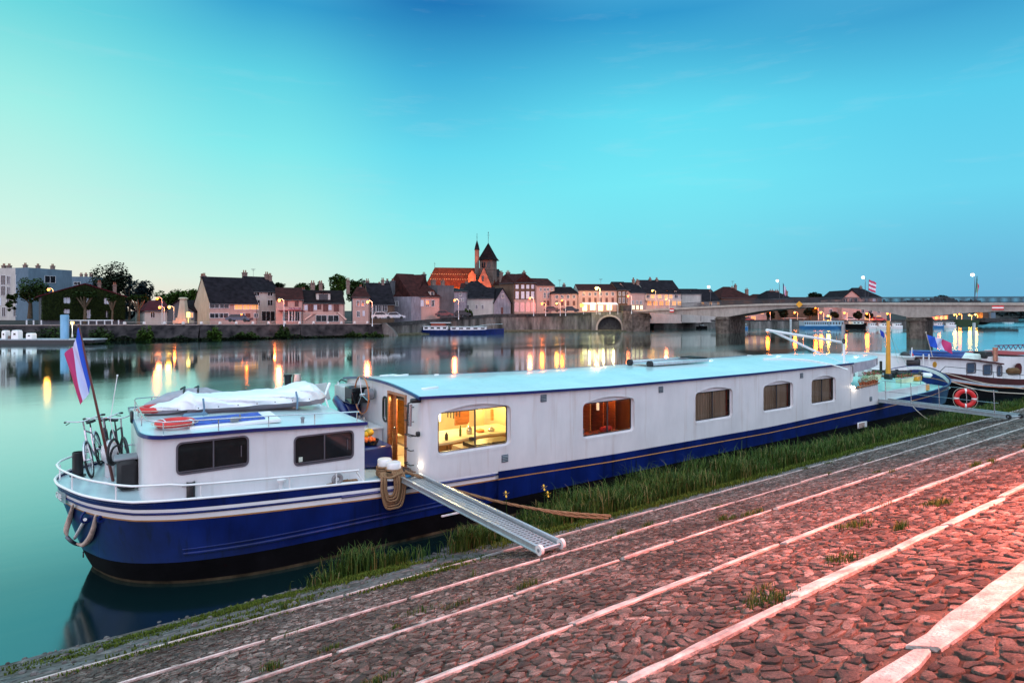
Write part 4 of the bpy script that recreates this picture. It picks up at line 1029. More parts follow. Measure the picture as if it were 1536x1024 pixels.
plight('saloon_light', (5.3, 1.6, 2.7), 60, (1, .50, .16), .1); plight('saloon_light', (7.2, 1.0, 2.7), 34, (1, .48, .16), .1)
plight('curtain_fill_light', (10.9, 1.2, 2.5), 2.0, (1, .7, .45), .2)  # added lamp behind the curtains, only to brighten the cloth

# ---------------- foredeck
b = MB(); hz_ = 1.58
hp_ = [(23.2, .36), (27.4, .36), (29.0, .6), (30.0, 1.2), (30.0, 3.8), (29.0, 4.4), (27.4, 4.64), (23.2, 4.64)]
b.prism(hp_, lambda u, v, q: (u, v, 1.1+q), .46, 0); b.build('fore_hatch', white, barge, smooth=0)
b = MB(); b.prism([(a*.985+.4, lerp(2.5, c_, .97)) for a, c_ in hp_], lambda u, v, q: (u, v, 1.564+q), .03, 0); b.build('hatch_cover', fore, barge, smooth=0)
b = MB(); b.box((22.55, .3, 1.1), (23.0, 1.3, 1.75)); b.build('locker', mat('locker_lit_pink', (.55, .35, .32), .5), barge)  # pink lamplight on the box is put into its colour
mz = Vector((29.2, 2.5, 0)); orange = mat('mast_orange', (.72, .30, .03), .4, var=.1, coat=.3)
b = MB(); b.tube([(29.2, 2.5, 1.55), (29.2, 2.5, 4.75)], [.13, .085], 0, 12); ms = b.build('mast', orange, barge, smooth=60)
b = MB(); b.cbox((29.2, 2.5, 1.72), (.34, .34, .35), 0, bev=.05); b.build('mast_shoe', iron, ms)
b = MB(); b.tube([(29.2, 2.5, 4.6), (30.4, 2.5, 2.4)], .01, 0, 4); b.tube([(29.2, 2.5, 4.2), (31.9, 2.6, 2.0)], .01, 0, 4); b.build('stay', steel, ms)
# windlass with wheels and rails at the bow
b = MB(); b.cyl((31.0, 1.5, 1.75), (31.0, 3.4, 1.75), .13, 0, 14)
for y in (1.6, 2.2, 2.8, 3.3): b.cyl((31.0, y, 1.75), (31.0, y+.08, 1.75), .26, 0, 16)
for y in (1.8, 3.1): b.cbox((31.0, y, 1.4), (.3, .12, .7), 0, bev=.03)
b.cyl((30.4, 3.4, 1.2), (30.4, 3.4, 2.45), .07, 0, 12); b.build('windlass', iron, barge, smooth=50)
b = MB()
for y in (.55, 4.45):
    pts = [(23.5, y, 2.0), (26, y, 2.0), (28.2, y, 2.02)]; b.tube(pts, .014, 0, 6)
    for p in pts: b.cyl((p[0], y, 1.2), p, .014, 0, 6)
b.build('fore_rail', steel, barge)
o = MB().cbox((27.6, 4.2, 2.0), (.3, .3, .35), 0, bev=.05).build('bucket', blue2); tag(o, 'small blue bucket on the foredeck behind the orange mast', 'bucket')
b = MB(); c_ = on_z(1382, 577, 1.45); b.lathe((c_.x, c_.y, 1.16), [(.28, 0), (.34, .1), (.3, .2), (.33, .3), (.2, .36)], 0, 16)
for q in range(3): b.torus((c_.x, c_.y, 1.25+q*.1), .33, .045, 1, 18, 6)
o = b.build('rope_drum', [iron, mat('rope_orange', (.7, .33, .12), .8)], None, smooth=50); tag(o, 'drum of orange rope on the bow of the long blue barge', 'rope drum')
o = MB().cbox((31.3, 1.5, 1.78), (.7, .6, .22), 0, bev=.08, rz=.3).build('folded_sail', white2); tag(o, 'folded white canvas lying inside the bow bulwark', 'canvas')
# ================================================================== THINGS ON AND AROUND THE BARGE
# lifebuoys on the aft roof
def lifebuoy(loc, label, rz=0, upright=False, group='red and white lifebuoys'):
    t = thing('lifebuoy', label, 'lifebuoy', loc, rz, group)
    Mx = Matrix.Rotation(PI/2, 4, 'X') if upright else Matrix.Identity(4)
    b = MB(); b.torus((0, 0, 0), .28, .085, 0, 40, 12, Mx, .75); b.build('ring', red, t, local=True, smooth=80)
    for k in range(4 if upright else 2):
        a = k*(PI/2 if upright else PI)-(0 if upright else .9); b = MB(); o0 = []
        rings = []
        for s_ in (-.10, .10):
            rings.append([Mx @ Vector(((.28+.089*math.cos(p))*math.cos(a+s_), (.28+.089*math.cos(p))*math.sin(a+s_), .089*.75*math.sin(p))) for p in (2*PI*j/12 for j in range(12))])
        b.loft(rings, 0, False); b.build('band', white2, t, local=True, smooth=80)
    b = MB()
    for k in range(4):
        a0 = k*PI/2; pts = []
        for j in range(9):
            q = j/8; a = a0+q*PI/2; r = .385+.035*math.sin(PI*q); pts.append(Mx @ Vector((r*math.cos(a), r*math.sin(a), 0)))
        b.tube(pts, .008, 0, 5)
    b.build('grab_line', ropew, t, local=True, smooth=80)
    return t
lifebuoy((-4.95, 1.0, cb2(-4.9, 1.0)+.10), 'red lifebuoy lying flat on the aft cabin roof beside the blue hatch', .3)
lifebuoy((-5.15, 2.9, cb2(-5.1, 2.9)+.10), 'red lifebuoy at the far side of the aft roof beside the grey canvas', .9)
# dinghy under a white tarpaulin
dg = thing('covered_dinghy', 'dinghy under a creased white tarpaulin lying on the aft cabin roof', 'dinghy', (-2.9, 2.9, 3.0))
def tarp_ring(x, w_, h, y0, n=18, base=0, k=0):
    pts = []
    for i in range(n+1):
        a = PI*i/n; c = math.cos(a); s_ = math.sin(a)
        wr = 1+.05*math.sin(9*a+k*1.7)+.03*math.sin(17*a+k*3.1)
        pts.append((x, y0-w_*c*wr*(abs(c)**-.25 if abs(c) > .05 else 1), base+h*(max(s_, 0)**.6)*(1+.03*math.sin(5*a+k*2.3)+.04*math.sin(13*a+k))))
    from mathutils import noise as _n
    out = []
    for p in pts:
        q = Vector(p); d_ = _n.noise(q*2.2)*.035+(.5-abs(_n.noise(Vector((q.x*4.5+q.z*3, q.y*1.6, q.z*5)))))*.055-.02
        out.append((q.x, q.y, q.z+(d_ if q.z > 3.2 else 0)))
    return out
b = MB(); rings = []
prof = [(-5.3, .06, .03), (-5.1, .25, .10), (-4.85, .42, .16), (-4.62, .52, .26), (-4.5, .58, .36), (-4.38, .62, .30), (-4.1, .68, .25), (-3.6, .72, .24), (-3.0, .76, .23), (-2.6, .78, .24), (-2.3, .77, .29), (-2.0, .74, .36), (-1.85, .66, .37), (-1.7, .56, .30), (-1.55, .42, .16), (-1.42, .22, .05)]
pr = spline([(a, c, d) for a, c, d in prof], 5)
for k, p in enumerate(pr): rings.append(tarp_ring(p.x, p.y, p.z, 2.75, 26, 3.12, k*.35))
o0 = len(b.v); b.loft(rings, 0, False, False)
tarp = mat('tarpaulin', (.74, .77, .80), .55, var=.06, vs=2.5, bump=.5, bs=5, coat=.1)
b.build('tarpaulin', tarp, dg, smooth=60)
b = MB(); rings = []
for p in pr[2:-2]:
    w_ = p.y*.93; rings.append([(p.x, 2.75-w_, 3.14), (p.x, 2.75-w_*.8, 2.98), (p.x, 2.75, 2.94), (p.x, 2.75+w_*.8, 2.98), (p.x, 2.75+w_, 3.14)])
b.loft(rings, 0, True, False); b.build('dinghy_hull', mat('dinghy_grey', (.25, .22, .26), .5, var=.15), dg, smooth=50)
b = MB()
for x in (-4.3, -2.3): b.tube([(x, 1.95, 2.96), (x, 1.92, 3.2), (x, 2.05, 3.36)], .022, 0, 6)
b.cbox((-4.45, 2.1, 3.0), (.5, .12, .12), 0, bev=.04)
b.build('strap', mat('strap_blue', (.10, .20, .30), .6), dg, smooth=60)
b = MB()
for k in range(9): b.ball((-4.8+k*.4, 2.75-.80+.05*abs(k-4)/4, 3.17), .014, 0, 6, 4)
b.build('eyelet', iron, dg)
# grey canvas bundle and oars
cbn = thing('canvas_bundle', 'grey canvas bundle tied with dark cords on the far side of the aft roof', 'canvas bundle', (-4.6, 3.9, 3.0))
b = MB(); rings = []
for k, (x, w_, h) in enumerate([(-5.3, .05, .05), (-5.15, .25, .12), (-4.8, .36, .28), (-4.4, .42, .36), (-4.0, .40, .36), (-3.6, .3, .2)]): rings.append(tarp_ring(x, w_, h, 3.9, 18, 3.04, k))
b.loft(rings, 0, True, False); b.build('canvas', mat('canvas_grey', (.30, .30, .34), .7, var=.2, vs=5, bump=.4, bs=8), cbn, smooth=50)
b = MB()
for x in (-4.5, -4.2): b.tube([(x, 3.45, 3.08), (x, 3.6, 3.36), (x+.05, 3.9, 3.44), (x, 4.2, 3.36)], .025, 0, 6)
b.build('cord', iron, cbn, smooth=60)
o = MB().tube(spline([(-5.4, 2.3, 3.08), (-5.0, 2.2, 3.06), (-4.6, 2.15, 3.10)], 4), .02, 0, 6).build('black_cable', rubber, None, smooth=60); tag(o, 'black cable lying across the stern end of the aft roof', 'cable')
# folded deck chair and plank near the front of the aft roof
dc = thing('folding_chair', 'white folding deck chair leaning open beside the instrument box', 'chair', (-1.0, 4.0, 2.6))
b = MB(); b.cbox((-.95, 4.35, 3.0), (.5, .04, .5), 0, rz=.5, rx=-.3, bev=.01); b.build('backrest', mat('slat_grey', (.50, .52, .50), .6), dc)
b = MB(); b.tube([(-1.2, 3.7, 2.78), (-1.05, 3.8, 2.95), (-.85, 4.0, 3.28)], .04, 0, 8); b.tube([(-1.0, 3.6, 2.62), (-1.05, 3.8, 2.95)], .025, 0, 6); b.build('chair_frame', white2, dc, smooth=60)

# ---- flag on its slanting staff
fs_b = Vector((-5.95, 2.45, 1.72)); tip_ = on_y(118, 488, 2.5)
b = MB(); b.tube([fs_b, tip_], [.03, .018], 0, 8); b.ball(tip_, .035, 0, 8, 6); b.build('flagstaff', mat('staff_wood', (.10, .02, .015), .35, coat=.4), barge, smooth=60)
def stripes(name, cols, horizontal=False):
    m = bpy.data.materials.new(name); m.use_nodes = True; t, bb = nodes_of(m); n = t.nodes; l = t.links
    at = n.new('ShaderNodeAttribute'); at.attribute_name = 'uu'
    r = n.new('ShaderNodeValToRGB'); r.color_ramp.interpolation = 'CONSTANT'; e = r.color_ramp.elements
    while len(e) < len(cols): e.new(.5)
    for k, c in enumerate(cols): e[k].position = k/len(cols); e[k].color = (*c, 1)
    l.new(at.outputs['Fac'], r.inputs[0]); l.new(r.outputs[0], bb.inputs['Base Color']); bb.inputs['Roughness'].default_value = .8
    setin(bb, 'Transmission Weight', 0)
    return m
FB, FWh, FR = (.02, .10, .62), (.60, .66, .88), (.52, .04, .16)
def flag(name, label, a, c, fly, drop, m, nu=26, nv=12, seed=0, along=0):
    """cloth hoisted along the staff segment a-c, flying along vector fly and sagging by drop"""
    a, c, fly = Vector(a), Vector(c), Vector(fly); b = MB(); uu = []
    side = fly.cross(c-a).normalized(); Lf = fly.length
    for i in range(nu+1):
        u = i/nu
        for j in range(nv+1):
            v = j/nv; p = a.lerp(c, v)*(1)+fly*u*(1-.12*u*v)
            p.z -= drop*u**1.6; p += side*(.10*Lf*math.sin(u*7+v*2.5+seed)*u**.7+.04*Lf*math.sin(u*15+v*5+seed))
            p += (c-a)*(.10*math.sin(u*4+seed))*u
            b.v.append(tuple(p)); uu.append(v if along else u*.999)
    for i in range(nu):
        for j in range(nv): k = i*(nv+1)+j; b.f.append((k, k+nv+1, k+nv+2, k+1)); b.m.append(0)
    o = b.build(name, m, None, smooth=80, label=label, cat='flag'); q = o.data.attributes.new('uu', 'FLOAT', 'POINT'); q.data.foreach_set('value', uu); return o
tri = stripes('tricolour', [FB, FWh, FR])
d_ = (fs_b-tip_)
Lh = .62
flag('flag', 'large blue, white and red flag drooping from the slanting staff at the stern', tip_+d_*.01, tip_+d_*.36, RT*-.24+Vector((0, 0, -.62)), .05, tri, seed=.8)
b = MB(); b.tube([(-5.75, 2.6, 1.75), (-6.0, 2.5, 3.0), on_y(176, 563, 2.5)], .008, 0, 5); b.ball(on_y(176, 563, 2.5), .02, 0, 6, 5); b.build('aerial', white2, barge)

# ---- bicycles on the aft deck
def make_bike(frame_m, label):
    t = thing('bicycle', label, 'bicycle', (0, 0, 0), 0, 'bicycles on the aft deck')
    My = Matrix.Rotation(PI/2, 4, 'X')
    for x in (-.53, .53):
        b = MB(); b.torus((x, 0, .34), .315, .022, 0, 36, 8, My); w_ = b.build('wheel', rubber, t, local=True, smooth=80)
        b = MB(); b.torus((x, 0, .34), .288, .012, 0, 36, 6, My)
        for k in range(14):
            a = 2*PI*k/14; b.cyl((x, .02*(-1)**k, .34), (x+.28*math.cos(a), 0, .34+.28*math.sin(a)), .0025, 0, 4)
        b.cyl((x, -.04, .34), (x, .04, .34), .022, 0, 8); b.build('rim', steel, w_, local=True, smooth=80)
        b = MB(); b.tube([(x+.345*math.cos(a), 0, .34+.345*math.sin(a)) for a in [PI*.15+i*PI*.75/10 for i in range(11)]] if x < 0 else [(x+.345*math.cos(a), 0, .34+.345*math.sin(a)) for a in [PI*.05+i*PI*.6/10 for i in range(11)]], .02, 0, 5); b.build('mudguard', frame_m, t, local=True, smooth=80)
    b = MB()
    bb_, seat_, head, hb_ = (-.08, 0, .30), (-.24, 0, .82), (.34, 0, .86), (.38, 0, .68)
    for a, c, r in [(bb_, seat_, .017), (bb_, hb_, .02), ((-.2, 0, .72), head, .017), (hb_, head, .02), (bb_, (-.53, .05, .34), .011), (bb_, (-.53, -.05, .34), .011), ((-.2, 0, .74), (-.53, .05, .34), .009), ((-.2, 0, .74), (-.53, -.05, .34), .009), (hb_, (.53, .05, .34), .013), (hb_, (.53, -.05, .34), .013)]: b.cyl(a, c, r, 0, 8)
    b.build('frame', frame_m, t, local=True, smooth=60)
    b = MB(); b.tube(spline([(.16, -.31, 1.06), (.28, -.26, 1.08), (.34, -.08, 1.04), (.34, .08, 1.04), (.28, .26, 1.08), (.16, .31, 1.06)], 4), .012, 0, 7); b.cyl(head, (.335, 0, 1.04), .015, 0, 7)
    hbm = b.build('handlebar', steel, t, local=True, smooth=70)
    for s_ in (-1, 1):
        b = MB(); b.cyl((.22, s_*.29, 1.07), (.10, s_*.33, 1.05), .02, 0, 8); b.cyl((.3, s_*.22, 1.05), (.2, s_*.30, 1.01), .008, 0, 5); b.build('grip', rubber, hbm, local=True, smooth=60)
    b = MB(); b.loft([[(-.40, -.09, .9), (-.40, .09, .9), (-.40, .08, .94), (-.40, -.08, .94)], [(-.25, -.06, .9), (-.25, .06, .9), (-.25, .05, .95), (-.25, -.05, .95)], [(-.12, -.02, .91), (-.12, .02, .91), (-.12, .018, .94), (-.12, -.018, .94)]], 0); b.cyl((-.26, 0, .8), (-.27, 0, .92), .013, 0, 7); b.build('saddle', rubber, t, local=True, smooth=60)
    b = MB(); b.torus((-.08, .05, .30), .09, .012, 0, 20, 5, My); b.cyl((-.08, .06, .30), (.04, .08, .18), .01, 0, 6); b.cyl((-.08, -.06, .30), (-.20, -.08, .42), .01, 0, 6); b.cbox((.04, .12, .18), (.09, .08, .02)); b.cbox((-.20, -.12, .42), (.09, .08, .02)); b.build('crank', iron, t, local=True, smooth=60)
    return t
bk = make_bike(mat('bike_silver', (.60, .62, .66), .3, .7), 'silver bicycle standing outermost on the stern deck, front wheel towards the rail')
bk2 = make_bike(mat('bike_dark', (.03, .035, .045), .3, .3), 'dark bicycle in the middle of the three on the stern deck'); bk3 = dup(bk2, label='dark bicycle nearest the cabin end wall, behind the black cabinet')
for t, x, y, rz, ry in ((bk, -6.22, 3.45, -1.72, .17), (bk2, -5.98, 3.75, -1.60, .10), (bk3, -5.78, 3.7, -1.42, .05)):
    t.location = (x, y, gun(x)-.05); t.rotation_euler = (ry, 0, rz); t.scale = (1.1, 1.1, 1.16)
pan = thing('folding_barbecue', 'black rounded cabinet with a grey top standing against the aft cabin end', 'cabinet', (-5.75, 1.75, 1.7))
b = MB(); b.cbox((-5.73, 1.70, 2.02), (.36, .5, .58), 0, bev=.07); b.build('panel_board', rubber, pan, smooth=40)
b = MB(); b.cbox((-5.75, 1.78, 2.33), (.42, .5, .05), 0, bev=.02); b.build('top', grey, pan)
o = MB().torus((-5.95, 2.35, 2.35), .26, .028, 0, 28, 8, Matrix.Rotation(PI/2, 4, 'Y') @ Matrix.Rotation(.4, 4, 'X')).torus((-5.9, 2.3, 2.3), .18, .022, 0, 28, 8, Matrix.Rotation(PI/2, 4, 'Y') @ Matrix.Rotation(.6, 4, 'X')).build('black_hose', rubber, None, smooth=80); tag(o, 'coil of thick black hose hung behind the black panel on the stern', 'hose')
o = MB().cbox((-6.0, 2.9, 2.25), (.3, .5, .45), 0, bev=.12, rx=.2).cyl((-6.0, 2.9, 1.7), (-6.0, 2.9, 2.1), .09, 0).build('white_ventilator', white, None, smooth=40); tag(o, 'white rounded metal housing between the bicycles and the black hose', 'housing')
o = MB().cbox((-5.62, 2.35, 3.05), (.06, .22, .26), 0, bev=.03).build('stern_lamp', iron, barge)

# ---- gangway by the open door
def gangway(name, label, a, c, w_, rail=.07, perf=True):
    """aluminium ramp from a to c (centre line)"""
    t = thing(name, label, 'gangway', a)
    a, c = Vector(a), Vector(c); d = (c-a); Lg = d.length; ux = d.normalized(); uy = Vector((0, 0, 1)).cross(ux).normalized(); uz = ux.cross(uy)
    def q(u, v, z): return a+ux*u+uy*v+uz*z
    b = MB()
    if perf:
        n = int(Lg/.085); m_ = 5
        for i in range(n): 
            u0 = Lg*i/n
            b.loft([[q(u0, -w_/2+.03, 0), q(u0, w_/2-.03, 0)], [q(u0+.05, -w_/2+.03, 0), q(u0+.05, w_/2-.03, 0)]], 0, False, False)
            for j in range(m_): 
                v = lerp(-w_/2+.04, w_/2-.06, j/(m_-1)); b.loft([[q(u0+.05, v-.012, -.001), q(u0+.05, v+.022, -.001)], [q(u0+.086, v-.012, -.001), q(u0+.086, v+.022, -.001)]], 0, False, False)
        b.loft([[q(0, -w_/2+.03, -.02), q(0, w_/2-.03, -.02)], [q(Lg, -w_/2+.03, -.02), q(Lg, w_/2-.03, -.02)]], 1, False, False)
    else: b.loft([[q(0, -w_/2+.03, 0), q(0, w_/2-.03, 0)], [q(Lg, -w_/2+.03, 0), q(Lg, w_/2-.03, 0)]], 0, False, False)
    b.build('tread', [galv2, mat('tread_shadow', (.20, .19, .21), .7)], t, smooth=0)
    for s_ in (-1, 1):
        b = MB(); prof = [(-.03, -.05), (.03, -.05), (.03, -.035), (.008, -.03), (.008, rail-.02), (.026, rail-.015), (.026, rail), (-.026, rail), (-.026, rail-.015), (-.008, rail-.02), (-.008, -.03), (-.03, -.035)]
        b.loft([[q(u, s_*w_/2+v, z) for v, z in prof] for u in (0, Lg)], 0, True); b.build('side_rail', galv, t, smooth=20)
        b = MB(); wc_ = q(Lg+.02, s_*(w_/2), .02); b.cyl(wc_-uy*.028, wc_+uy*.028, .085, 0, 20); b.cyl(wc_-uy*.034, wc_+uy*.034, .03, 1, 12); b.build('wheel', [mat('wheel_white', (.7, .68, .66), .5) if perf else rubber, grey], t, smooth=40)
    b = MB(); b.cyl(q(Lg+.02, -w_/2, .02), q(Lg+.02, w_/2, .02), .02, 0, 8); b.cyl(q(Lg-.01, -w_/2, -.02), q(Lg-.01, w_/2, -.02), .025, 0, 8); b.build('axle', galv, t, smooth=60)
    return t, q, Lg
g1a = Vector((-.30, -.02, 1.46)); g1c = Vector((-.16, -5.02, 1.42))
gangway('gangway', 'silver perforated gangway with white wheels leading from the quay to the open door', g1a, g1c, .46)
g2a = Vector((22.75, -.05, 1.28)); gc_ = on_z(1524, 627, 1.52)
g2c = Vector((20.6, -5.35, 1.53))
g2t, q2, L2 = gangway('gangway', 'long grey gangway with wire handrail ending on black wheels', g2a, g2c, .55, .10, False)
b = MB()
side2 = -.27
for u in [.45, 1.75, 3.05, 4.2, 5.25]:
    b.cyl(q2(u, side2, 0), q2(u, side2, .92), .016, 0, 7)
b.build('stanchion', steel, g2t, smooth=60)
b = MB()
for z in (.90, .46): b.tube([q2(.3, side2, z), q2(5.4, side2, z)], .008, 0, 5)
b.tube([q2(-.2, side2, .45), q2(-.6, side2, -.0)], .012, 0, 5)
b.build('handrail_wire', steel, g2t)
lb = lifebuoy(tuple(q2(4.2, side2-.06, .52)), 'red lifebuoy hanging upright on the wire rail of the long gangway', math.atan2(FW.y, FW.x)-PI/2-.35, True)

# ---- ropes
def rope(name, label, pts, r, m, n=8, strands=True):
    P_ = spline([Vector(p) for p in pts], 8); b = MB()
    if strands:
        for s_ in range(3):
            q = []
            L_ = 0
            for i, p in enumerate(P_):
                if i: L_ += (p-P_[i-1]).length
                q.append(p)
            # resample finely so that the lay of the rope shows
            fine = []; tot = 0; step = r*1.6
            for i in range(len(P_)-1):
                seg = (P_[i+1]-P_[i]).length; k = max(1, int(seg/step))
                for j in range(k): fine.append(P_[i].lerp(P_[i+1], j/k))
            fine.append(P_[-1]); out = []
            for i, p in enumerate(fine):
                d = (fine[min(i+1, len(fine)-1)]-fine[max(i-1, 0)]).normalized(); a = d.cross(Vector((.1, .2, 1))).normalized(); c = d.cross(a)
                ph = i*.62+s_*2*PI/3; out.append(p+(a*math.cos(ph)+c*math.sin(ph))*r*.52)
            b.tube(out, r*.56, 0, 5)
    else: b.tube(P_, r, 0, n)
    o = b.build(name, m, None, smooth=80); tag(o, label, 'rope'); return o
rope('mooring_rope', 'thick brown mooring rope slanting from the white bollards down to the cobbles', [(-.42, .0, 1.62), (-.2, -.15, 1.52), (.3, -.5, 1.28), (1.2, -1.25, .98), (2.2, -2.1, .78), (3.2, -2.98, .72)], .034, ropem)
rope('mooring_rope', 'second strand of brown rope lying close under the thick mooring rope at its quay end', [(2.0, -1.95, .80), (2.5, -2.4, .70), (3.1, -3.0, .69)], .026, ropem)
# hanging coil on the bollards
for k in range(5):
    pass
b = MB()
for k in range(5):
    r_ = .16+.02*k; z = 1.56+.035*k
    for cx, cy in bw: b.torus((cx, cy, gun(cx)+.02+.042*k if k < 4 else 1.66), .175+.01*(k % 2), .024, 0, 26, 7)
o = b.build('rope_coil', ropem, None, smooth=80); tag(o, 'brown rope wound in turns round the two white capped bollards', 'rope')
b = MB()
for k in range(6):
    wdt = .10+.035*k; dep = .38+.055*k; y = -.05-.018*(k % 3); xc = -.80+.012*k
    pts = [(xc-wdt*.9, .05, 1.66), (xc-wdt, y, 1.52), (xc-wdt*1.05, y-.02, 1.3), (xc-wdt*.7, y-.03, 1.52-dep*.92), (xc, y-.035, 1.52-dep), (xc+wdt*.7, y-.03, 1.52-dep*.92), (xc+wdt*1.05, y-.02, 1.3), (xc+wdt, y, 1.52), (xc+wdt*.9, .05, 1.66)]
    b.tube(spline(pts, 5), .026, 0, 7)
b.tube(spline([(-1.05, -.02, 1.60), (-.8, -.09, 1.55), (-.55, -.05, 1.60), (-.3, .0, 1.55), (-.1, -.2, 1.48)], 5), .028, 0, 7)
o = b.build('rope_hank', ropem, None, smooth=80); tag(o, 'hank of brown rope hanging in long loops over the blue hull below the bollards', 'rope')
# fore mooring lines
rope('bow_line', 'pale rope running from the bow of the blue barge over to the quay', [(31.6, .45, 1.5), (33, -.9, 1.0), (35.6, -3.5, .9)], .022, ropew, strands=False)
rope('slack_line', 'thin pale line hanging slack under the long gangway into the grass', [on_y(1366, 606, -.1), on_y(1378, 618, -.7), on_z(1392, 628, .35), on_z(1412, 629, .3)], .014, ropew, strands=False)
rope('stern_line', 'pale line sloping from the second barge towards the quay', [on_y(1412, 558, 1.2), on_y(1474, 574, -.6), on_y(1536, 583, -2.2)], .02, ropew, strands=False)
o = MB().tube([on_z(1432, 627, .35), on_z(1474, 628, .5)], .02, 0, 6).build('yellow_pole', mat('pole_yellow', (.45, .42, .05), .6)); tag(o, 'thin yellow pole lying in the grass beneath the long gangway', 'pole')

# ---- well between the cabins: chest and fruit basket
o = MB().cbox((-.52, 1.9, 1.68), (.85, 1.0, .5), 0, bev=.04).build('chest', blue2); tag(o, 'navy blue chest in the well below the steering wheel', 'chest')
bs = thing('fruit_basket', 'dark basket of oranges and yellow fruit on the blue chest', 'basket', (-.55, 1.7, 1.94))
b = MB(); b.lathe((-.55, 1.75, 1.94), [(.16, 0), (.22, .12), (.20, .12), (.15, .02)], 0, 16); b.build('basket', iron, bs, smooth=50)
for k in range(7):
    a = k*.9; b = MB(); b.ball((-.60+.11*math.cos(a), 1.68+.11*math.sin(a), 2.07+.02*(k % 2)), .05, 0, 10, 7); b.build('orange', mat('orange_fruit', (.85, .16, .02), .45), bs, smooth=80)
b = MB(); b.ball((-.5, 1.95, 2.2), .11, 0, 12, 8, (1, 1.3, .9)); b.ball((-.62, 1.9, 2.16), .08, 0, 10, 7); b.build('melon', mat('fruit_yellow', (.6, .38, .02), .5, var=.3, vs=12), bs, smooth=80)
o = MB().cbox((-.7, 2.35, 2.05), (.3, .3, .3), 0, bev=.1).build('black_bag', rubber, None, smooth=40); tag(o, 'black bag beside the fruit basket on the blue chest', 'bag')

# ---- planters, pots and chairs on the foredeck
def planter(c, L_, label, m=None):
    t = thing('planter', label, 'planter', c, 0, 'flower troughs on the foredeck')
    b = MB(); b.loft([[(-L_/2*k, -.16*k, z), (L_/2*k, -.16*k, z), (L_/2*k, .16*k, z), (-L_/2*k, .16*k, z)] for k, z in ((.9, 0), (1, .24), (1.03, .26))], 0); b.build('trough', m or mat('trough_cream', (.70, .66, .45), .6), t, local=True)
    leaf = MB(); fl = MB()
    for _ in range(int(260*L_)):
        x = R.uniform(-L_/2, L_/2); y = R.uniform(-.17, .17); z = .24+R.uniform(0, .18); s_ = R.uniform(.02, .045); a = R.uniform(0, 6.3)
        (leaf if R.random() < .62 else fl).add([(x-s_*math.cos(a), y-s_*math.sin(a), z), (x+s_*math.sin(a), y-s_*math.cos(a), z+R.uniform(-.02, .02)), (x+s_*math.cos(a), y+s_*math.sin(a), z+.02), (x, y, z+s_)], [(0, 1, 3), (1, 2, 3), (2, 0, 3)])
    leaf.build('leaves', mat('leaf_green', (.05, .13, .03), .7, var=.4, vs=30), t, local=True, smooth=0)
    fl.build('flowers', mat('flower_red', (.50, .02, .03), .6, var=.4, vs=20), t, local=True, smooth=0)
    return t
c1 = on_z(1308, 569, 1.60); c2 = on_z(1357, 573, 1.60)
planter((c1.x, c1.y, 1.59), 1.5, 'cream flower trough with red geraniums left of the orange mast'); planter((c2.x, c2.y, 1.59), 1.4, 'cream flower trough with red geraniums right of the orange mast')
o = MB().cbox((c2.x+1.2, c2.y-.1, 1.75), (.5, .3, .3), 0, bev=.05).build('wooden_crate', orange); tag(o, 'orange crate beside the red geraniums at the bow', 'crate')
POTL = ['terracotta pot at the aft end of the brown shelf, beside the lit lamp', 'second terracotta pot from the lit lamp on the brown shelf', 'third terracotta pot from the lit lamp on the brown shelf', 'middle terracotta pot on the brown shelf', 'third terracotta pot from the gangway end of the brown shelf', 'second terracotta pot from the gangway end of the brown shelf', 'terracotta pot at the gangway end of the brown shelf']
pm = mat('terracotta', (.36, .12, .06), .8, var=.25)
for k in range(7):
    x = 20.9+k*.24; t = thing('flower_pot', POTL[k], 'pot', (x, .03, 2.09), 0, 'terracotta pots on the shelf')
    h = R.uniform(.09, .14); b = MB(); b.lathe((0, 0, 0), [(.05, 0), (.07, h), (.08, h), (.08, h+.02), (.02, h+.01)], 0, 10); b.build('pot', pm, t, local=True, smooth=40)
    b = MB()
    for _ in range(28):
        a = R.uniform(0, 6.3); rr2 = R.uniform(.02, .10); s_ = .035; z = h+R.uniform(0, .16)
        b.add([(rr2*math.cos(a), rr2*math.sin(a), z), (rr2*math.cos(a)+s_, rr2*math.sin(a), z+.02), (rr2*math.cos(a), rr2*math.sin(a)+s_, z+.05)], [(0, 1, 2)])
    b.build('leaves', mat('leaf_dark', (.07, .10, .03), .7, var=.5, vs=30, col2=(.30, .10, .05)), t, local=True, smooth=0)
def deckchair(c, label):
    t = thing('deck_chair', label, 'chair', c, -.4, 'white chairs on the foredeck')
    b = MB(); b.loft([[(.22*math.cos(a)*k, .22*math.sin(a)*k+.0, z) for a in [PI*i/8-.2 for i in range(11)]] for k, z in ((1, .42), (1.08, .62), (1.0, .80), (.7, .86))], 0, False, False); b.build('backrest', white2, t, local=True, smooth=60)
    b = MB(); b.cbox((0, 0, .40), (.44, .42, .05), 0, bev=.02); b.build('seat', iron, t, local=True)
    for x in (-.18, .18):
        for y in (-.17, .17): b = MB(); b.cyl((x, y, 0), (x*.9, y*.9, .4), .014, 0, 6); b.build('leg', steel, t, local=True, smooth=60)
c1 = on_z(1280, 571, 1.2); c2 = on_z(1293, 570, 1.2)
deckchair((c1.x-1.0, c1.y-.8, 1.17), 'white chair nearest the cabin on the mint foredeck'); deckchair((c2.x-1.0, c2.y-.8, 1.17), 'white chair beside the flower trough on the mint foredeck')
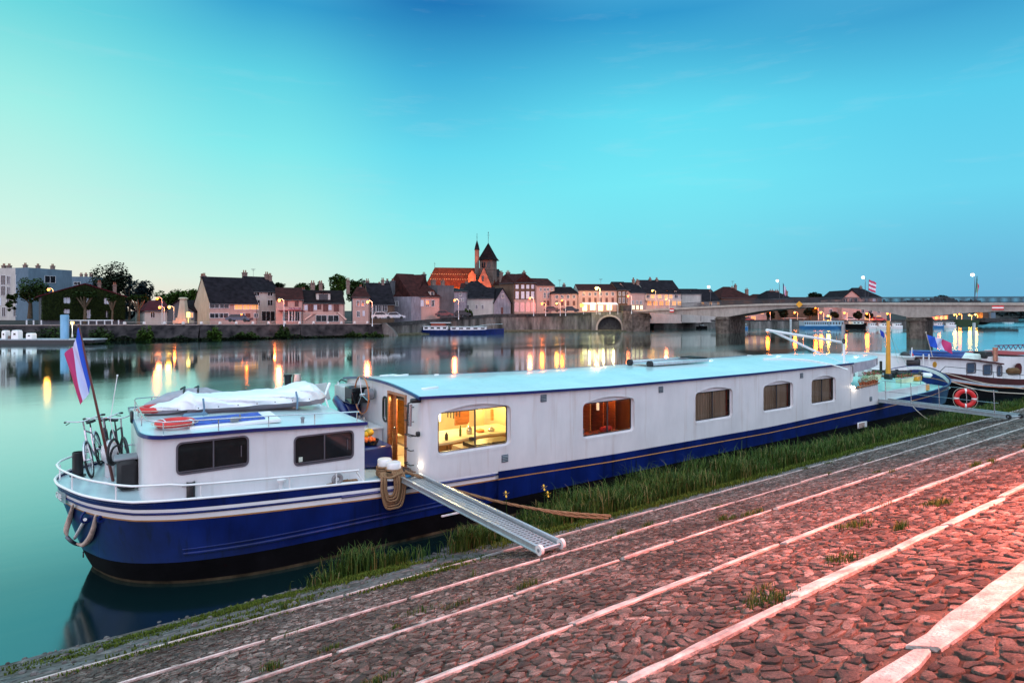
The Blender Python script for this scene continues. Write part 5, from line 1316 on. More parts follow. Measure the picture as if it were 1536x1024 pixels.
# small blue burgee on the mast
flag('burgee', 'small dark blue pennant on the stay of the orange mast', on_y(1320, 494, 2.5), on_y(1321, 503, 2.5), (.28, -.1, -.1), .1, stripes('blue_only', [(.01, .04, .40)]*2), 8, 5)
b = MB(); b.tube([(29.2, 2.5, 4.75), on_y(1320, 492, 2.5), on_y(1340, 560, 2.0)], .008, 0, 4)
flag('pennant', 'small red and white pennant at the bow of the blue barge', on_y(1368, 528, 3.2), on_y(1368, 537, 3.2), (.25, -.1, -.2), .2, stripes('redwhite', [(.5, .03, .05), (.7, .7, .72)]), 8, 5)
b = MB(); b.tube([on_y(1366, 553, 3.2), on_y(1368, 521, 3.2)], .025, 0, 6); b.build('jackstaff', white2, barge, smooth=60)
# ---- yellow irises in the grass
ir_m = mat('iris_yellow', (.62, .36, .02), .6, var=.3, vs=30)
for px, py, lb_ in [(759, 741, 'yellow iris bloom rising from the grass under the mooring rope'), (816, 731, 'yellow iris bloom in taller grass near the second hull window'), (822, 741, 'white-edged iris bloom just below the taller yellow iris')]:
    p = on_y(px, py, -1.5 if px < 790 else -1.3); t = thing('iris', lb_, 'flower', (p.x, p.y, .1))
    b = MB(); b.tube([(0, 0, -.05), (.02, 0, p.z*.5), (0, 0, p.z-.1)], .008, 0, 5); b.build('stem', grass_m, t, local=True, smooth=60)
    b = MB()
    for k in range(6):
        a = k*PI/3; up_ = .06 if k % 2 else -.05; r_ = .07
        b.add([(0, 0, p.z-.1), (r_*math.cos(a-.35), r_*math.sin(a-.35), p.z-.1+up_*.6), (r_*1.3*math.cos(a), r_*1.3*math.sin(a), p.z-.1+up_), (r_*math.cos(a+.35), r_*math.sin(a+.35), p.z-.1+up_*.6)], [(0, 1, 2, 3)])
    b.build('petal', ir_m, t, local=True, smooth=0)
# two pale fenders by the hull
for px, py in [(1249, 636)]:
    pass
fm = mat('fender_white', (.62, .60, .58), .5)
for px, wd in [(1286, .0), (1303, .0)]: pass
b = MB(); p = on_y(1294, 637, -.05); b.cbox((p.x, -.03, p.z), (.8, .05, .26), 0, bev=.02)
w_ = b.build('hull_window', white2, barge); b = MB(); b.cbox((p.x-.1, -.058, p.z), (.5, .01, .2), 0); b.build('pane', mat('pinkish_blind', (.45, .32, .28), .4), w_)

# ================================================================== SECOND BARGE, ahead
maroon = mat('maroon_hull', (.07, .008, .012), .28, var=.3, coat=.4)
E2 = Vector((.971, -.239, 0)); N2 = Vector((.239, .971, 0)); O2 = Vector((33.9, 2.75, 0))
def T2(s_, w_, z): p = O2+E2*s_+N2*w_; return Vector((p.x, p.y, z))
def at2(px, py, w_=0):
    """where a bearing meets the long vertical plane at offset w_: distance along it and height"""
    k = (px-768)/909; d = FW+RT*k; o = O2+N2*w_-CAM; o.z = 0
    # o + E2*s = d*t
    det = d.x*-E2.y+d.y*E2.x; t = (o.x*-E2.y+o.y*E2.x)/det; p = d*t; s_ = (p-o).dot(E2); return s_, 5.3-(py-466)/909*t
sb = thing('barge', 'white and maroon barge with a blue dinghy on its cabin roof, moored ahead', 'barge', tuple(T2(8, 2.2, 0)))
def prof2(lst, w_): return [at2(px, py, w_) for px, py in lst]
gl = prof2([(1385, 556), (1409, 557.6), (1440, 561), (1474, 565), (1505, 567.5), (1536, 569)], -.7); gl.append((gl[-1][0]+14, gl[-1][1]))
m2l = prof2([(1385, 561), (1418, 566), (1440, 569.5), (1474, 574.6), (1505, 577), (1536, 578)], -.7); m2l.append((m2l[-1][0]+14, m2l[-1][1]))
W2l = lambda s_: interp([(-3.2, 1.6), (-2.8, .8), (-2.0, .2), (-1, -.25), (.5, -.55), (2, -.66), (4, -.7), (40, -.7)], s_)
Wwl = lambda s_: interp([(-2.2, 1.8), (-1.6, 1.0), (-.6, .2), (.8, -.25), (2.5, -.55), (5, -.68), (40, -.69)], s_)
ss = [-3.2, -3.0, -2.6, -2.0, -1.4, -.6, .2, 1, 2, 3, 4.5, 6, 8, 10, 13, 17, 22]
b = MB()
for side in (1, -1):
    def col_(s_):
        g_ = interp(gl, s_); m_ = interp(m2l, s_); out = []
        for z in (-.5, .05, m_-.19, m_-.15, m_-.10, m_, g_):
            t = max(0, min(1, z/g_))**.7; w_ = lerp(Wwl(s_), W2l(s_), t); out.append(T2(s_+.5*(1-t)*(s_ < 0), w_ if side > 0 else 4.4-w_, z))
        return out
    for a, c in zip(ss, ss[1:]):
        A, B_ = col_(a), col_(c)
        for k, mi_ in enumerate((0, 0, 1, 2, 2, 3)):
            q = [A[k], B_[k], B_[k+1], A[k+1]]; b.add(q if side > 0 else q[::-1], [(0, 1, 2, 3)], mi_)
h2 = b.build('hull', [black, mat('orange_line', (.6, .14, .02), .5), mat('pale_line', (.45, .5, .55), .4), maroon], sb); weld(h2)
b = MB()
for a, c in zip(ss, ss[1:]): b.add([T2(a, W2l(a), interp(gl, a)-.06), T2(c, W2l(c), interp(gl, c)-.06), T2(c, 4.4-W2l(c), interp(gl, c)-.06), T2(a, 4.4-W2l(a), interp(gl, a)-.06)], [(0, 1, 2, 3)])
o = b.build('deck', white, sb); weld(o)
ct = prof2([(1371, 536), (1410, 537.3), (1449, 539), (1476, 542.4), (1503, 546)], 0)
hs = []; hpx = ((1450.5, 1462.5, 545.5, 559), (1475, 1487, 548, 561.5), (1496, 1502, 550, 563))
for pa_, pb2, yt_, yb2 in hpx:
    (sa, za), (sc_, zc) = at2(pa_, yb2), at2(pb2, yt_); hs.append(rrect(sa, za, sc_, zc+.03, min(.12, (sc_-sa)*.3)))
s0, s1 = ct[0][0], ct[-1][0]
side = MB(); side.prism([(s0, 1.0), (s1, .7)]+[(a, z) for a, z in reversed(ct)], lambda u, v, q: tuple(T2(u, q, v)), .06, 0, hs); side.build('cabin_wall', white, sb, smooth=25)
side = MB(); side.prism([(s0, 1.0), (s1, .7)]+[(a, z) for a, z in reversed(ct)], lambda u, v, q: tuple(T2(u, 4.4-q, v)), .06, 0); side.build('cabin_wall', white, sb, smooth=25)
side = MB(); side.add([T2(s0, .0, .9), T2(s0-.4, .6, .9), T2(s0-.6, 2.2, .9), T2(s0-.4, 3.8, .9), T2(s0, 4.4, .9)]+[T2(a, c, ct[0][1]+.02) for a, c in ((s0, 0), (s0-.4, .6), (s0-.6, 2.2), (s0-.4, 3.8), (s0, 4.4))], [(i+1, i, i+5, i+6) for i in range(4)]); side.build('cabin_front', white, sb, smooth=50)
for h in hs:
    a, c, e, g_ = min(p[0] for p in h), max(p[0] for p in h), min(p[1] for p in h), max(p[1] for p in h)
    w_ = MB(); ringmesh(w_, rrect(a-.07, e-.06, c+.07, g_+.06, .13), h, lambda u, v, q: tuple(T2(u, -.03+q, v)), .06); wo_ = w_.build('window', lilac, sb)
    p = MB(); p.add([T2(a, .03, e), T2(c, .03, e), T2(c, .03, g_), T2(a, .03, g_)], [(0, 1, 2, 3)]); p.build('pane', mat('blue_glass', (.06, .09, .14), .1), wo_, smooth=0)
b = MB(); b.loft([[T2(a, -.08, z), T2(a, 4.5, z), T2(a, 4.5, z+.05), T2(a, 2.2, z+.15), T2(a, -.08, z+.05)] for a, z in [(s0-.5, ct[0][1])]+ct], 0); b.build('cabin_roof', white, sb, smooth=30)
b = MB(); b.loft([[T2(a, -.13, z-.03), T2(a, -.08, z-.03), T2(a, -.08, z+.06), T2(a, -.13, z+.06)] for a, z in ct], 0); b.build('roof_edge', maroon, sb)
a, z = at2(1402, 546.5, -.01); b = MB(); b.tube([T2(a, -.03, z), T2(a, .03, z)], .17, 0, 20); b.build('porthole', mat('brass_glow', (.8, .4, .05), .3, .6), sb, smooth=40)
sw0, zt0 = at2(1504, 536.5, .2); sw1 = at2(1560, 536, .2)[0]
b = MB(); n = 28; b.loft([[T2((sw0+sw1)/2+(sw1-sw0)/2*math.cos(2*PI*k/n)*1.02, 2.2+2.05*math.sin(2*PI*k/n)*(1 if abs(math.sin(2*PI*k/n)) < .7 else 1), z) for k in range(n)] for z in (.6, zt0)], 0); b.build('wheelhouse', white, sb, smooth=40)
(da, dz), (dc, dt) = at2(1522.7, 562, .1), at2(1532, 544.5, .1)
b = MB(); b.prism(rrect(da, dz, dc, dt, (dc-da)*.4), lambda u, v, q: tuple(T2(u, .12+q-.05, v)), .06, 0); b.build('door', maroon, sb)
ra_, rz_ = at2(1495, 532, 1.0); b = MB(); cc = at2(1518, 527, 1.2)
b.add([T2(cc[0], 1.6, cc[1]+.02)]+[T2(x, y, rz_) for x, y in ((ra_, 2.2), (ra_+1.0, .5), (cc[0], .1), (cc[0]+3, .3), (cc[0]+3.4, 2.2), (cc[0]+3, 4), (ra_+1, 4))], [(0, i, i % 7+1) for i in range(1, 8)]); b.build('awning', mat('awning_red', (.28, .015, .015), .7), sb, smooth=0)
ua, uz = at2(1504, 527.5, 3.2); b = MB(); b.loft([[T2(ua, 3.2, z), T2(ua+12, 3.2, z), T2(ua+12, 4.4, z), T2(ua, 4.4, z)] for z in (uz-.1, uz+.1)], 0); b.build('upper_roof', roofm, sb)
b = MB()
for k in range(14): b.tube([T2(ua+k*.55, 3.6, uz+.1), T2(ua+k*.55+.25, 3.6, uz+.42), T2(ua+k*.55+.5, 3.6, uz+.1)], .03, 0, 4)
b.tube([T2(ua-.2, 3.6, uz+.43), T2(ua+8, 3.6, uz+.43)], .035, 0, 5); b.build('roof_rail', mat('rail_purple', (.10, .01, .06), .5), sb)
qa, qz_ = at2(1493, 537, .8); qt = at2(1493, 521, .8)[1]
b = MB(); p = T2(qa, .8, 0); b.lathe(p, [(.13, qz_-.2), (.13, qt-.16), (.15, qt-.15), (.15, qt)], 0, 14); b.build('chimney', mat('copper_pipe', (.45, .2, .14), .35, .5), sb, smooth=40)
b = MB(); ca = at2(1484, 530, 1.2); b.cbox(T2(ca[0], 1.6, ca[1]-.1), (.7, .8, .45), 0, rz=-.24, bev=.05); b.build('engine_box', iron, sb)
ma, mz_ = at2(1460, 535, 1.4); b = MB(); b.cbox(T2(ma, 2.2, mz_-.05), (2.6, 1.4, .42), 0, rz=-.24, bev=.08); b.build('skylight', mat('mint_light', (.62, .75, .68), .4), sb)
b = MB(); pts = [T2(at2(px, py, -.62)[0], -.62, at2(px, py, -.62)[1]) for px, py in ((1410, 557), (1418, 549.5), (1450, 552.5), (1490, 558), (1536, 562.5))]; b.tube(pts, .02, 0, 6)
for px, py in ((1450, 552.5), (1490, 558), (1530, 562)): a, z = at2(px, py, -.62); b.cyl(T2(a, -.62, z), T2(a, -.62, z-.4), .014, 0, 5)
b.build('side_rail', iron, sb, smooth=60)
ka, kz = at2(1521, 557, -.3); b = MB(); b.cbox(T2(ka, -.25, kz), (.9, .5, .45), 0, rz=-.24, bev=.15); b.build('deck_crate', mat('brown_cover', (.14, .08, .04), .8), sb)
# white and dark gear at its bow
b = MB()
for px in (1385, 1393.5): a, z = at2(px, 548, -.3); zt2 = at2(px, 531, -.3)[1]; b.cyl(T2(a, -.3, z), T2(a, -.3, zt2), .035, 0, 6)
b.tube([T2(at2(1380, 549, -.3)[0], -.3, at2(1380, 549, -.3)[1]), T2(at2(1398, 551, -.3)[0], -.3, at2(1398, 551, -.3)[1])], .03, 0, 6); b.build('bow_rail', white2, sb)
b = MB(); a, z = at2(1376, 545, .2); b.cbox(T2(a-.3, .3, z), (.8, .8, .7), 0, rz=.3, bev=.12); b.ball(T2(a-.5, .6, z+.4), .3, 0, 10, 7); b.build('windlass', iron, sb, smooth=50)
bd = thing('blue_dinghy', 'blue covered dinghy resting on the cabin roof of the white barge', 'dinghy', tuple(T2(2.5, .9, 2.5)))
b = MB(); bl = mat('dinghy_blue', (.015, .085, .34), .5, var=.25, vs=2); rings = []
for px, yb2, yt_, hw in ((1368, 530, 525.5, .08), (1373, 535.5, 525.8, .35), (1385, 536.5, 526, .52), (1405, 537, 526.2, .58), (1425, 537.5, 526.4, .52), (1438, 537, 526.6, .32), (1447, 528.5, 526.8, .05)):
    a, zb2 = at2(px, yb2, .9); zt2 = at2(px, yt_, .9)[1]
    rings.append([T2(a, .9-hw*.5, zb2), T2(a, .9-hw, lerp(zb2, zt2, .55)), T2(a, .9-hw, zt2-.04), T2(a, .9, zt2+.03), T2(a, .9+hw, zt2-.04), T2(a, .9+hw, lerp(zb2, zt2, .55)), T2(a, .9+hw*.5, zb2)])
b.loft(rings, 0); b.build('hull', bl, bd, smooth=50)
b = MB(); b.tube([r[2]+N2*-.03 for r in rings], .03, 0, 6); b.build('gunwale', blue2, bd, smooth=60)
(aa, az_), (ba, bz_) = at2(1389, 498.6, .1), at2(1399.5, 538, .1); a_, b_ = T2(aa, .1, az_), T2(ba, .1, bz_)
b = MB(); b.tube([a_, b_], .022, 0, 6); b.ball(a_, .05, 0, 8, 5); b.build('flagstaff', mat('pale_staff', (.5, .42, .35), .5), sb, smooth=60)
flag('flag', 'blue, white and red flag blowing to the right above the blue dinghy', a_.lerp(b_, .08), a_.lerp(b_, .52), RT*1.45+Vector((0, 0, -.35)), .15, tri, seed=2.1)

# ================================================================== STREET LAMPS ON THE QUAY BEHIND THE CAMERA
pink = (1, .16, .11)
qlm = mat('quay_lamp_glass', (1, .5, .3), emit=(1, .28, .16), es=20)
def quay_lamp(x, y, h, e, label, r=.25, spotted=False):
    z = gz(x, y); t = thing('street_lamp', label, 'street lamp', (x, y, z), 0, 'street lamps along the top of the quay')
    b = MB(); b.lathe((x, y, z), [(.14, 0), (.14, .1), (.07, .6), (.045, h-.5)], 0, 12); b.tube([(x, y, z+h-.5), (x, y+.3, z+h-.1), (x, y+.9, z+h)], .035, 0, 8); b.build('pole', iron, t, smooth=40)
    b = MB(); b.loft([[(x-.15, y+.8, z+h-.02), (x+.15, y+.8, z+h-.02), (x+.15, y+1.4, z+h-.02), (x-.15, y+1.4, z+h-.02)], [(x-.1, y+.85, z+h+.12), (x+.1, y+.85, z+h+.12), (x+.1, y+1.35, z+h+.1), (x-.1, y+1.35, z+h+.1)]], 0); b.build('lantern', grey, t)
    b = MB(); b.cbox((x, y+1.1, z+h-.045), (.22, .42, .03)); b.build('lens', qlm, t)
    if spotted:
        l = bpy.data.lights.new('street_light', 'SPOT'); l.energy = e; l.color = (1, .15, .075); l.spot_size = math.radians(124); l.spot_blend = 1; l.shadow_soft_size = r
        o = bpy.data.objects.new('street_light', l); COL.objects.link(o); o.location = (x, y+1.1, z+h-.3)
    else: plight('street_light', (x, y+1.1, z+h-.42), e, pink, r)
quay_lamp(2.4, -14.9, 5.8, 29000, 'street lamp at the top of the slope nearest the gangway', spotted=True)
quay_lamp(-24, -20, 7.0, 2600, 'street lamp far down the quay behind the stern')
# ================================================================== FAR BANK
def rgb(*c): return tuple(c)
stoneL = mat('embankment_stone', (.008, .008, .010), .9, vs=.8, col2=(.06, .052, .054), detail=12, bump=.8, bs=4)
stoneR = mat('quay_stone', (.05, .055, .05), .9, vs=.5, col2=(.27, .27, .25), detail=12, stretch=(1, 1, .22), bump=.5, bs=3, dirt=.5)
coping = mat('coping_stone', (.025, .028, .03), .9, vs=1.5, col2=(.07, .075, .075), detail=8)
concrete = mat('bridge_concrete', (.34, .30, .265), .8, vs=.4, col2=(.48, .43, .38), detail=10, dirt=.3)
concd = mat('bridge_soffit', (.14, .14, .14), .9, vs=.5, var=.3)
pierst = mat('pier_stone', (.07, .058, .046), .9, vs=1.2, col2=(.24, .20, .165), detail=10, bump=.6, bs=3, dirt=.5)
wallm = {
 'pink': mat('render_pink_glow', (.48, .31, .27), .85, vs=.5, var=.10, dirt=.15),  # pinkish render, deepened to carry part of the street lamps' glow
 'white': mat('render_white', (.50, .47, .43), .85, vs=.5, var=.08, dirt=.18),
 'grey': mat('render_grey', (.10, .105, .115), .9, vs=.4, var=.2, dirt=.3),
 'blueg': mat('render_bluegrey', (.13, .19, .24), .9, vs=.4, var=.1, dirt=.15),
 'lilac': mat('render_lilac', (.27, .26, .30), .85, vs=.6, var=.12, dirt=.4),
 'brown': mat('render_brown', (.13, .085, .06), .9, vs=.5, var=.2, dirt=.25),
 'cream': mat('render_cream', (.44, .39, .29), .85, vs=.5, var=.1, dirt=.2),
 'stone': mat('church_stone', (.17, .12, .10), .9, vs=.8, var=.25, dirt=.3),
}
def roofmat(name, c1, c2): return mat(name, c1, .9, vs=1.1, col2=c2, detail=9, bump=.6, bs=9)
roofs = {'slate': roofmat('slate_roof', (.005, .004, .006), (.018, .015, .020)), 'tile': roofmat('brown_tile_roof', (.018, .006, .006), (.05, .015, .014)), 'dark': roofmat('dark_tile_roof', (.004, .003, .004), (.016, .009, .011)), 'red': roofmat('red_tile_roof', (.035, .005, .008), (.07, .013, .018))}
shut = mat('shutter_paint', (.10, .025, .02), .6, var=.3); shutw = mat('shutter_white', (.55, .58, .66), .6, var=.1)
wframe = mat('window_white', (.60, .60, .62), .6); wdark = mat('window_glass', (.012, .014, .018), .12, var=.4)
wlit = mat('lit_window', (.8, .5, .2), emit=(1, .36, .08), es=.45); wlit2 = mat('lit_shopfront', (.9, .8, .5), emit=(1, .72, .32), es=2.6)
zinc = mat('zinc', (.10, .10, .11), .5, .5)
pot = mat('chimney_pot', (.22, .09, .06), .9, var=.3); chim = mat('chimney_brick', (.20, .14, .12), .9, vs=3, var=.3)

BANK = [(-500, 98, 2.8), (0, 106, 2.8), (300, 111, 2.8), (450, 118, 2.72), (572, 126.5, 2.6), (640, 137, 3.25), (740, 152, 4.45), (800, 156, 4.5), (895, 158, 4.9), (940, 157.5, 5.2), (976, 162, 4.6), (980, 182, 2.6), (1130, 184, 2.5), (1320, 190, 2.4), (1430, 205, 2.3), (1478, 240, 1.5), (1500, 400, 1.2), (1900, 900, 1.2)]
b = MB(); rows = []
for dz, dh in ((.15, -.45), (14, -.45), (60, .5), (400, 2), (2200, 2)):
    rows.append([PZ(px, Z+dz, t+dh) for px, Z, t in BANK])
n = len(BANK)
for r in rows: b.v += [tuple(p) for p in r]
for k in range(len(rows)-1):
    for i in range(n-1): b.f.append((k*n+i, k*n+i+1, (k+1)*n+i+1, (k+1)*n+i)); b.m.append(0)
b.build('town_ground', mat('town_paving', (.04, .035, .033), .9, vs=.2, var=.3), smooth=0, kind='structure')
def wallseg(name, i0, i1, m, label, batter=0, cop=.0, cm=None, div=1):
    t = thing(name, label, 'wall', tuple(PZ(BANK[i0][0], BANK[i0][1], 0)))
    b = MB()
    pts = []
    for i in range(i0, i1+1):
        px, Z, tp_ = BANK[i]; pts.append((PZ(px, Z, 0), tp_))
    for (p, t0), (q, t1) in zip(pts, pts[1:]):
        d = (q-p).normalized(); out = Vector((d.y, -d.x, 0)); 
        if out.dot(FW) > 0: out = -out
        b.add([p+out*batter+Vector((0, 0, -.6)), q+out*batter+Vector((0, 0, -.6)), Vector((q.x, q.y, t1)), Vector((p.x, p.y, t0))], [(0, 1, 2, 3)])
        b.add([Vector((p.x, p.y, t0)), Vector((q.x, q.y, t1)), Vector((q.x, q.y, t1))-out*.5, Vector((p.x, p.y, t0))-out*.5, Vector((q.x, q.y, t1-1))-out*.5, Vector((p.x, p.y, t0-1))-out*.5], [(0, 1, 2, 3), (3, 2, 4, 5)])
    b.build('wall_face', m, t, smooth=0)
    if cop:
        c = MB()
        for (p, t0), (q, t1) in zip(pts, pts[1:]):
            d = (q-p).normalized(); out = Vector((d.y, -d.x, 0)); 
            if out.dot(FW) > 0: out = -out
            def rg(P_, t_): return [Vector((P_.x, P_.y, t_-cop))+out*.12, Vector((P_.x, P_.y, t_+.03))+out*.12, Vector((P_.x, P_.y, t_+.03))-out*.55, Vector((P_.x, P_.y, t_-cop))-out*.55]
            c.loft([rg(p, t0), rg(q, t1)], 0)
        c.build('coping', cm or coping, t, smooth=0)
    return t
wallseg('embankment_wall', 0, 4, stoneL, 'dark rubble embankment wall along the left half of the far bank', 1.6, .12, mat('coping_pale', (.3, .24, .22), .8, var=.2))
wallseg('quay_wall', 4, 9, stoneR, 'pale vertical stone quay wall below the church, topped by a dark parapet', 0, .75)
wallseg('quay_wall', 11, 14, stoneR, 'grey quay wall seen beneath the bridge arches', .3, .35)
# sloping dock foot at the quay wall
b = MB(); 
for i in range(4, 9):
    p = PZ(BANK[i][0], BANK[i][1]-2.2, .28); q = PZ(BANK[i+1][0], BANK[i+1][1]-2.2, .28); p2 = PZ(BANK[i][0], BANK[i][1], .45); q2_ = PZ(BANK[i+1][0], BANK[i+1][1], .45)
    b.add([p, q, q2_, p2, p-Vector((0, 0, .6)), q-Vector((0, 0, .6))], [(0, 1, 2, 3), (4, 5, 1, 0)])
b.build('quay_ledge', mat('ledge_green', (.05, .055, .035), .9, vs=2, col2=(.14, .13, .09)), smooth=0, kind='structure')
# steps / break at the end of the rubble wall
p = PZ(573, 126, 0); b = MB(); b.prism([(0, -.3), (3.2, -.3), (2.4, 1.2), (.6, 2.75), (0, 2.75)], lambda u, v, q: tuple(p+RT*u+FW*q+Vector((0, 0, v))), 2.0, 0)
o = b.build('stone_buttress', stoneR, None, smooth=0, label='sloping pale buttress where the rubble wall meets the stone quay', cat='buttress')

# ---- trees and bushes
def crown_mesh(b, rv, c, rx, ry, rz, n, leaf, clumps=14, seed=None):
    cs = []
    for _ in range(clumps):
        while True:
            v = Vector((R.uniform(-1, 1), R.uniform(-1, 1), R.uniform(-1, 1)))
            if v.length < 1: break
        v *= .72; cs.append((Vector((v.x*rx, v.y*ry, v.z*rz)), R.uniform(.32, .52)*min(rx, rz), R.uniform(-.25, .25)))
    for _ in range(n):
        cc, cr, sh = R.choice(cs)
        v = Vector((R.gauss(0, 1), R.gauss(0, 1), R.gauss(0, 1))).normalized()*cr*R.uniform(.55, 1.08)
        p = Vector(c)+cc+v; a = R.uniform(0, 6.3); e = R.uniform(-1, 1); s_ = leaf*R.uniform(.6, 1.3)
        u = Vector((math.cos(a), math.sin(a), e)).normalized()*s_; w_ = Vector((-math.sin(a), math.cos(a), R.uniform(-.8, .8))).normalized()*s_*.7
        b.add([p-u, p-w_*.8, p+u, p+w_], [(0, 1, 2, 3)]); r_ = min(1, max(0, .5+sh+R.uniform(-.3, .3))); rv += [r_]*4
leafd = leaf_mat('leaf_dark_green', (.003, .006, .004), (.016, .026, .010), .8)
leafm = leaf_mat('leaf_mid_green', (.008, .02, .005), (.035, .065, .013), .8)
leafb = leaf_mat('leaf_bright_green', (.012, .035, .005), (.06, .11, .014), .8)
leafblue = leaf_mat('leaf_blue_green', (.004, .010, .012), (.016, .03, .032), .8)
bark = mat('bark', (.10, .075, .05), .95, vs=3, var=.3, bump=.8, bs=8)
def tree(px, ytop, ybase, wpx, Z, label, m=leafm, crownfrac=.75, n=2200, kind='round', group='trees on the far bank', nm='tree', leaf=None):
    zb = HZ(ybase, Z); zt_ = HZ(ytop, Z); h = zt_-zb; r_ = wpx/909*Z/2; base = PZ(px, Z, zb)
    t = thing(nm, label, 'tree', tuple(base), 0, group)
    ch = h*crownfrac; lf = leaf or max(.2, Z/909*2.1); n = int(n*1.5)
    b = MB(); top = base+Vector((0, 0, h*(1-crownfrac*.45)))
    b.tube([base-Vector((0, 0, .3)), base.lerp(top, .5)+RT*.1, top], [r_*.10+.12, r_*.07+.08, .06], 0, 7)
    if kind == 'poll':
        tops = []
        for k in range(5):
            a = k*1.26; e = base+Vector((0, 0, h*.62))+RT*(r_*.8*math.cos(a))+FW*(r_*.5*math.sin(a))+Vector((0, 0, h*.14)); b.tube([base+Vector((0, 0, h*.42)), e], [.2, .1], 0, 6); tops.append(e)
    else:
        for k in range(6):
            a = k*1.05; s0 = base+Vector((0, 0, h*(1-crownfrac*.8))); b.tube([s0, s0+RT*(r_*.6*math.cos(a))+FW*(r_*.6*math.sin(a))+Vector((0, 0, ch*.45))], [.12, .04], 0, 5)
    b.build('trunk', bark, t, smooth=60)
    b = MB(); rv = []; c = base+Vector((0, 0, h-ch/2))
    if kind == 'cone':
        for k in range(9):
            f = k/8; crown_mesh(b, rv, base+Vector((0, 0, h*(1-crownfrac)+ch*(.06+.86*f))), r_*(1-f*.85), r_*(1-f*.85), ch*.09, int(n/9*(1.3-f)), lf, 8)
    elif kind == 'poll':
        for e in tops: crown_mesh(b, rv, e+Vector((0, 0, .4)), r_*.36, r_*.36, h*.15, n//5, lf*.8, 5)
    elif kind == 'willow': 
        crown_mesh(b, rv, c+Vector((0, 0, ch*.12)), r_*.9, r_*.9, ch*.40, n//2, lf, 16)
        for k in range(14):
            a = R.uniform(0, 6.3); q = R.uniform(.4, .95); crown_mesh(b, rv, c+RT*(r_*q*math.cos(a))+FW*(r_*q*math.sin(a))-Vector((0, 0, ch*R.uniform(.1, .3))), r_*.16, r_*.16, ch*.28, n//28, lf, 4)
    else: crown_mesh(b, rv, c, r_, r_, ch/2, n, lf, 20)
    o = b.build('crown', m, t, smooth=0); q = o.data.attributes.new('rnd', 'FLOAT', 'POINT'); q.data.foreach_set('value', rv)
    return t
def bush(px, ytop, ybase, wpx, Z, label, m=leafm, n=900, group='bushes on the far bank', nm='bush', deep=None):
    zb = HZ(ybase, Z); zt_ = HZ(ytop, Z); r_ = wpx/909*Z/2; c = PZ(px, Z, (zb+zt_)/2); b = MB(); rv = []
    # oriented box of foliage: wide along the bank
    k = 18; cs = []
    for _ in range(n):
        u = R.uniform(-1, 1); v = R.uniform(-1, 1); w_ = R.uniform(-1, 1)
        hh = (.75+.25*math.sin(u*7+px)+.15*math.sin(u*17+1.3*px))*(1-abs(u)**6)
        p = c+RT*u*r_+FW*v*(deep or min(r_, 2.0))*.6+Vector((0, 0, -(zt_-zb)/2+(w_*.5+.5)*(zt_-zb)*hh)); s_ = Z/909*1.7*R.uniform(.6, 1.3); a = R.uniform(0, 6.3)
        u_ = Vector((math.cos(a), math.sin(a), R.uniform(-1, 1))).normalized()*s_; w2 = Vector((-math.sin(a), math.cos(a), R.uniform(-.8, .8)))*s_*.7
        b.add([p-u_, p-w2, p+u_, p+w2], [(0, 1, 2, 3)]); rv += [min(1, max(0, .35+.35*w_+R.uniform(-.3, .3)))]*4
    o = b.build(nm, m, None, smooth=0, label=label, cat=nm.replace('_', ' '), group=group); q = o.data.attributes.new('rnd', 'FLOAT', 'POINT'); q.data.foreach_set('value', rv); return o
tree(166, 391, 478, 60, 160, 'tallest dark evergreen tree behind the ivy-covered house', leafd, .85, 4200)
tree(45, 415, 476, 55, 128, 'drooping willow-like tree in front of the white apartment block', leafm, .85, 2600, 'willow')
tree(194, 411, 478, 24, 150, 'narrow blue-green conifer right of the dark evergreen', leafblue, .95, 1500, 'cone')
tree(213, 418, 480, 34, 148, 'flat-topped cedar beside the blue-green conifer', leafblue, .8, 1800)
tree(180, 440, 482, 26, 138, 'blue-green fir in front of the dark evergreen', leafblue, .92, 1400, 'cone')
tree(127, 433, 483, 30, 116, 'pollarded plane tree in front of the ivy gable', leafm, .5, 1400, 'poll')
tree(168, 440, 483, 14, 116, 'thin pollarded plane tree near the right corner of the ivy house', leafm, .45, 500, 'poll')
tree(207, 438, 486, 26, 114, 'pollarded plane tree with a thick lit trunk left of the red-roofed bungalow', leafm, .5, 1400, 'poll')
for px, w_, y in [(248, 26, 434), (268, 28, 431), (288, 22, 430)]: tree(px, y, 470, w_+12, 165, {248: 'left one of the bright green trees behind the red-roofed bungalow', 268: 'middle one of the bright green trees behind the red-roofed bungalow', 288: 'right one of the bright green trees, half behind the pale gable'}[px], leafb, .9, 1500)
tree(457, 416, 460, 34, 190, 'round dark tree behind the dormer house, left of the tallest round tree', leafm, .9, 1700)
tree(477, 420, 460, 22, 195, 'small round dark tree behind the chimneys of the dormer house', leafm, .9, 900)
tree(506, 406, 462, 30, 185, 'tallest round green tree above the roofs in the middle of town', leafb, .9, 2200)
tree(530, 416, 462, 22, 195, 'small tree behind the chimney stacks right of the round tree', leafm, .9, 900)
tree(550, 413, 462, 34, 200, 'broad low green tree behind the long dark roofs', leafm, .9, 1500)
tree(1222, 437, 462, 20, 230, 'small round tree showing above the bridge railing', leafd, .9, 900)
tree(416, 420, 450, 22, 170, 'dark tree behind the white house with two chimneys', leafd, .95, 900)
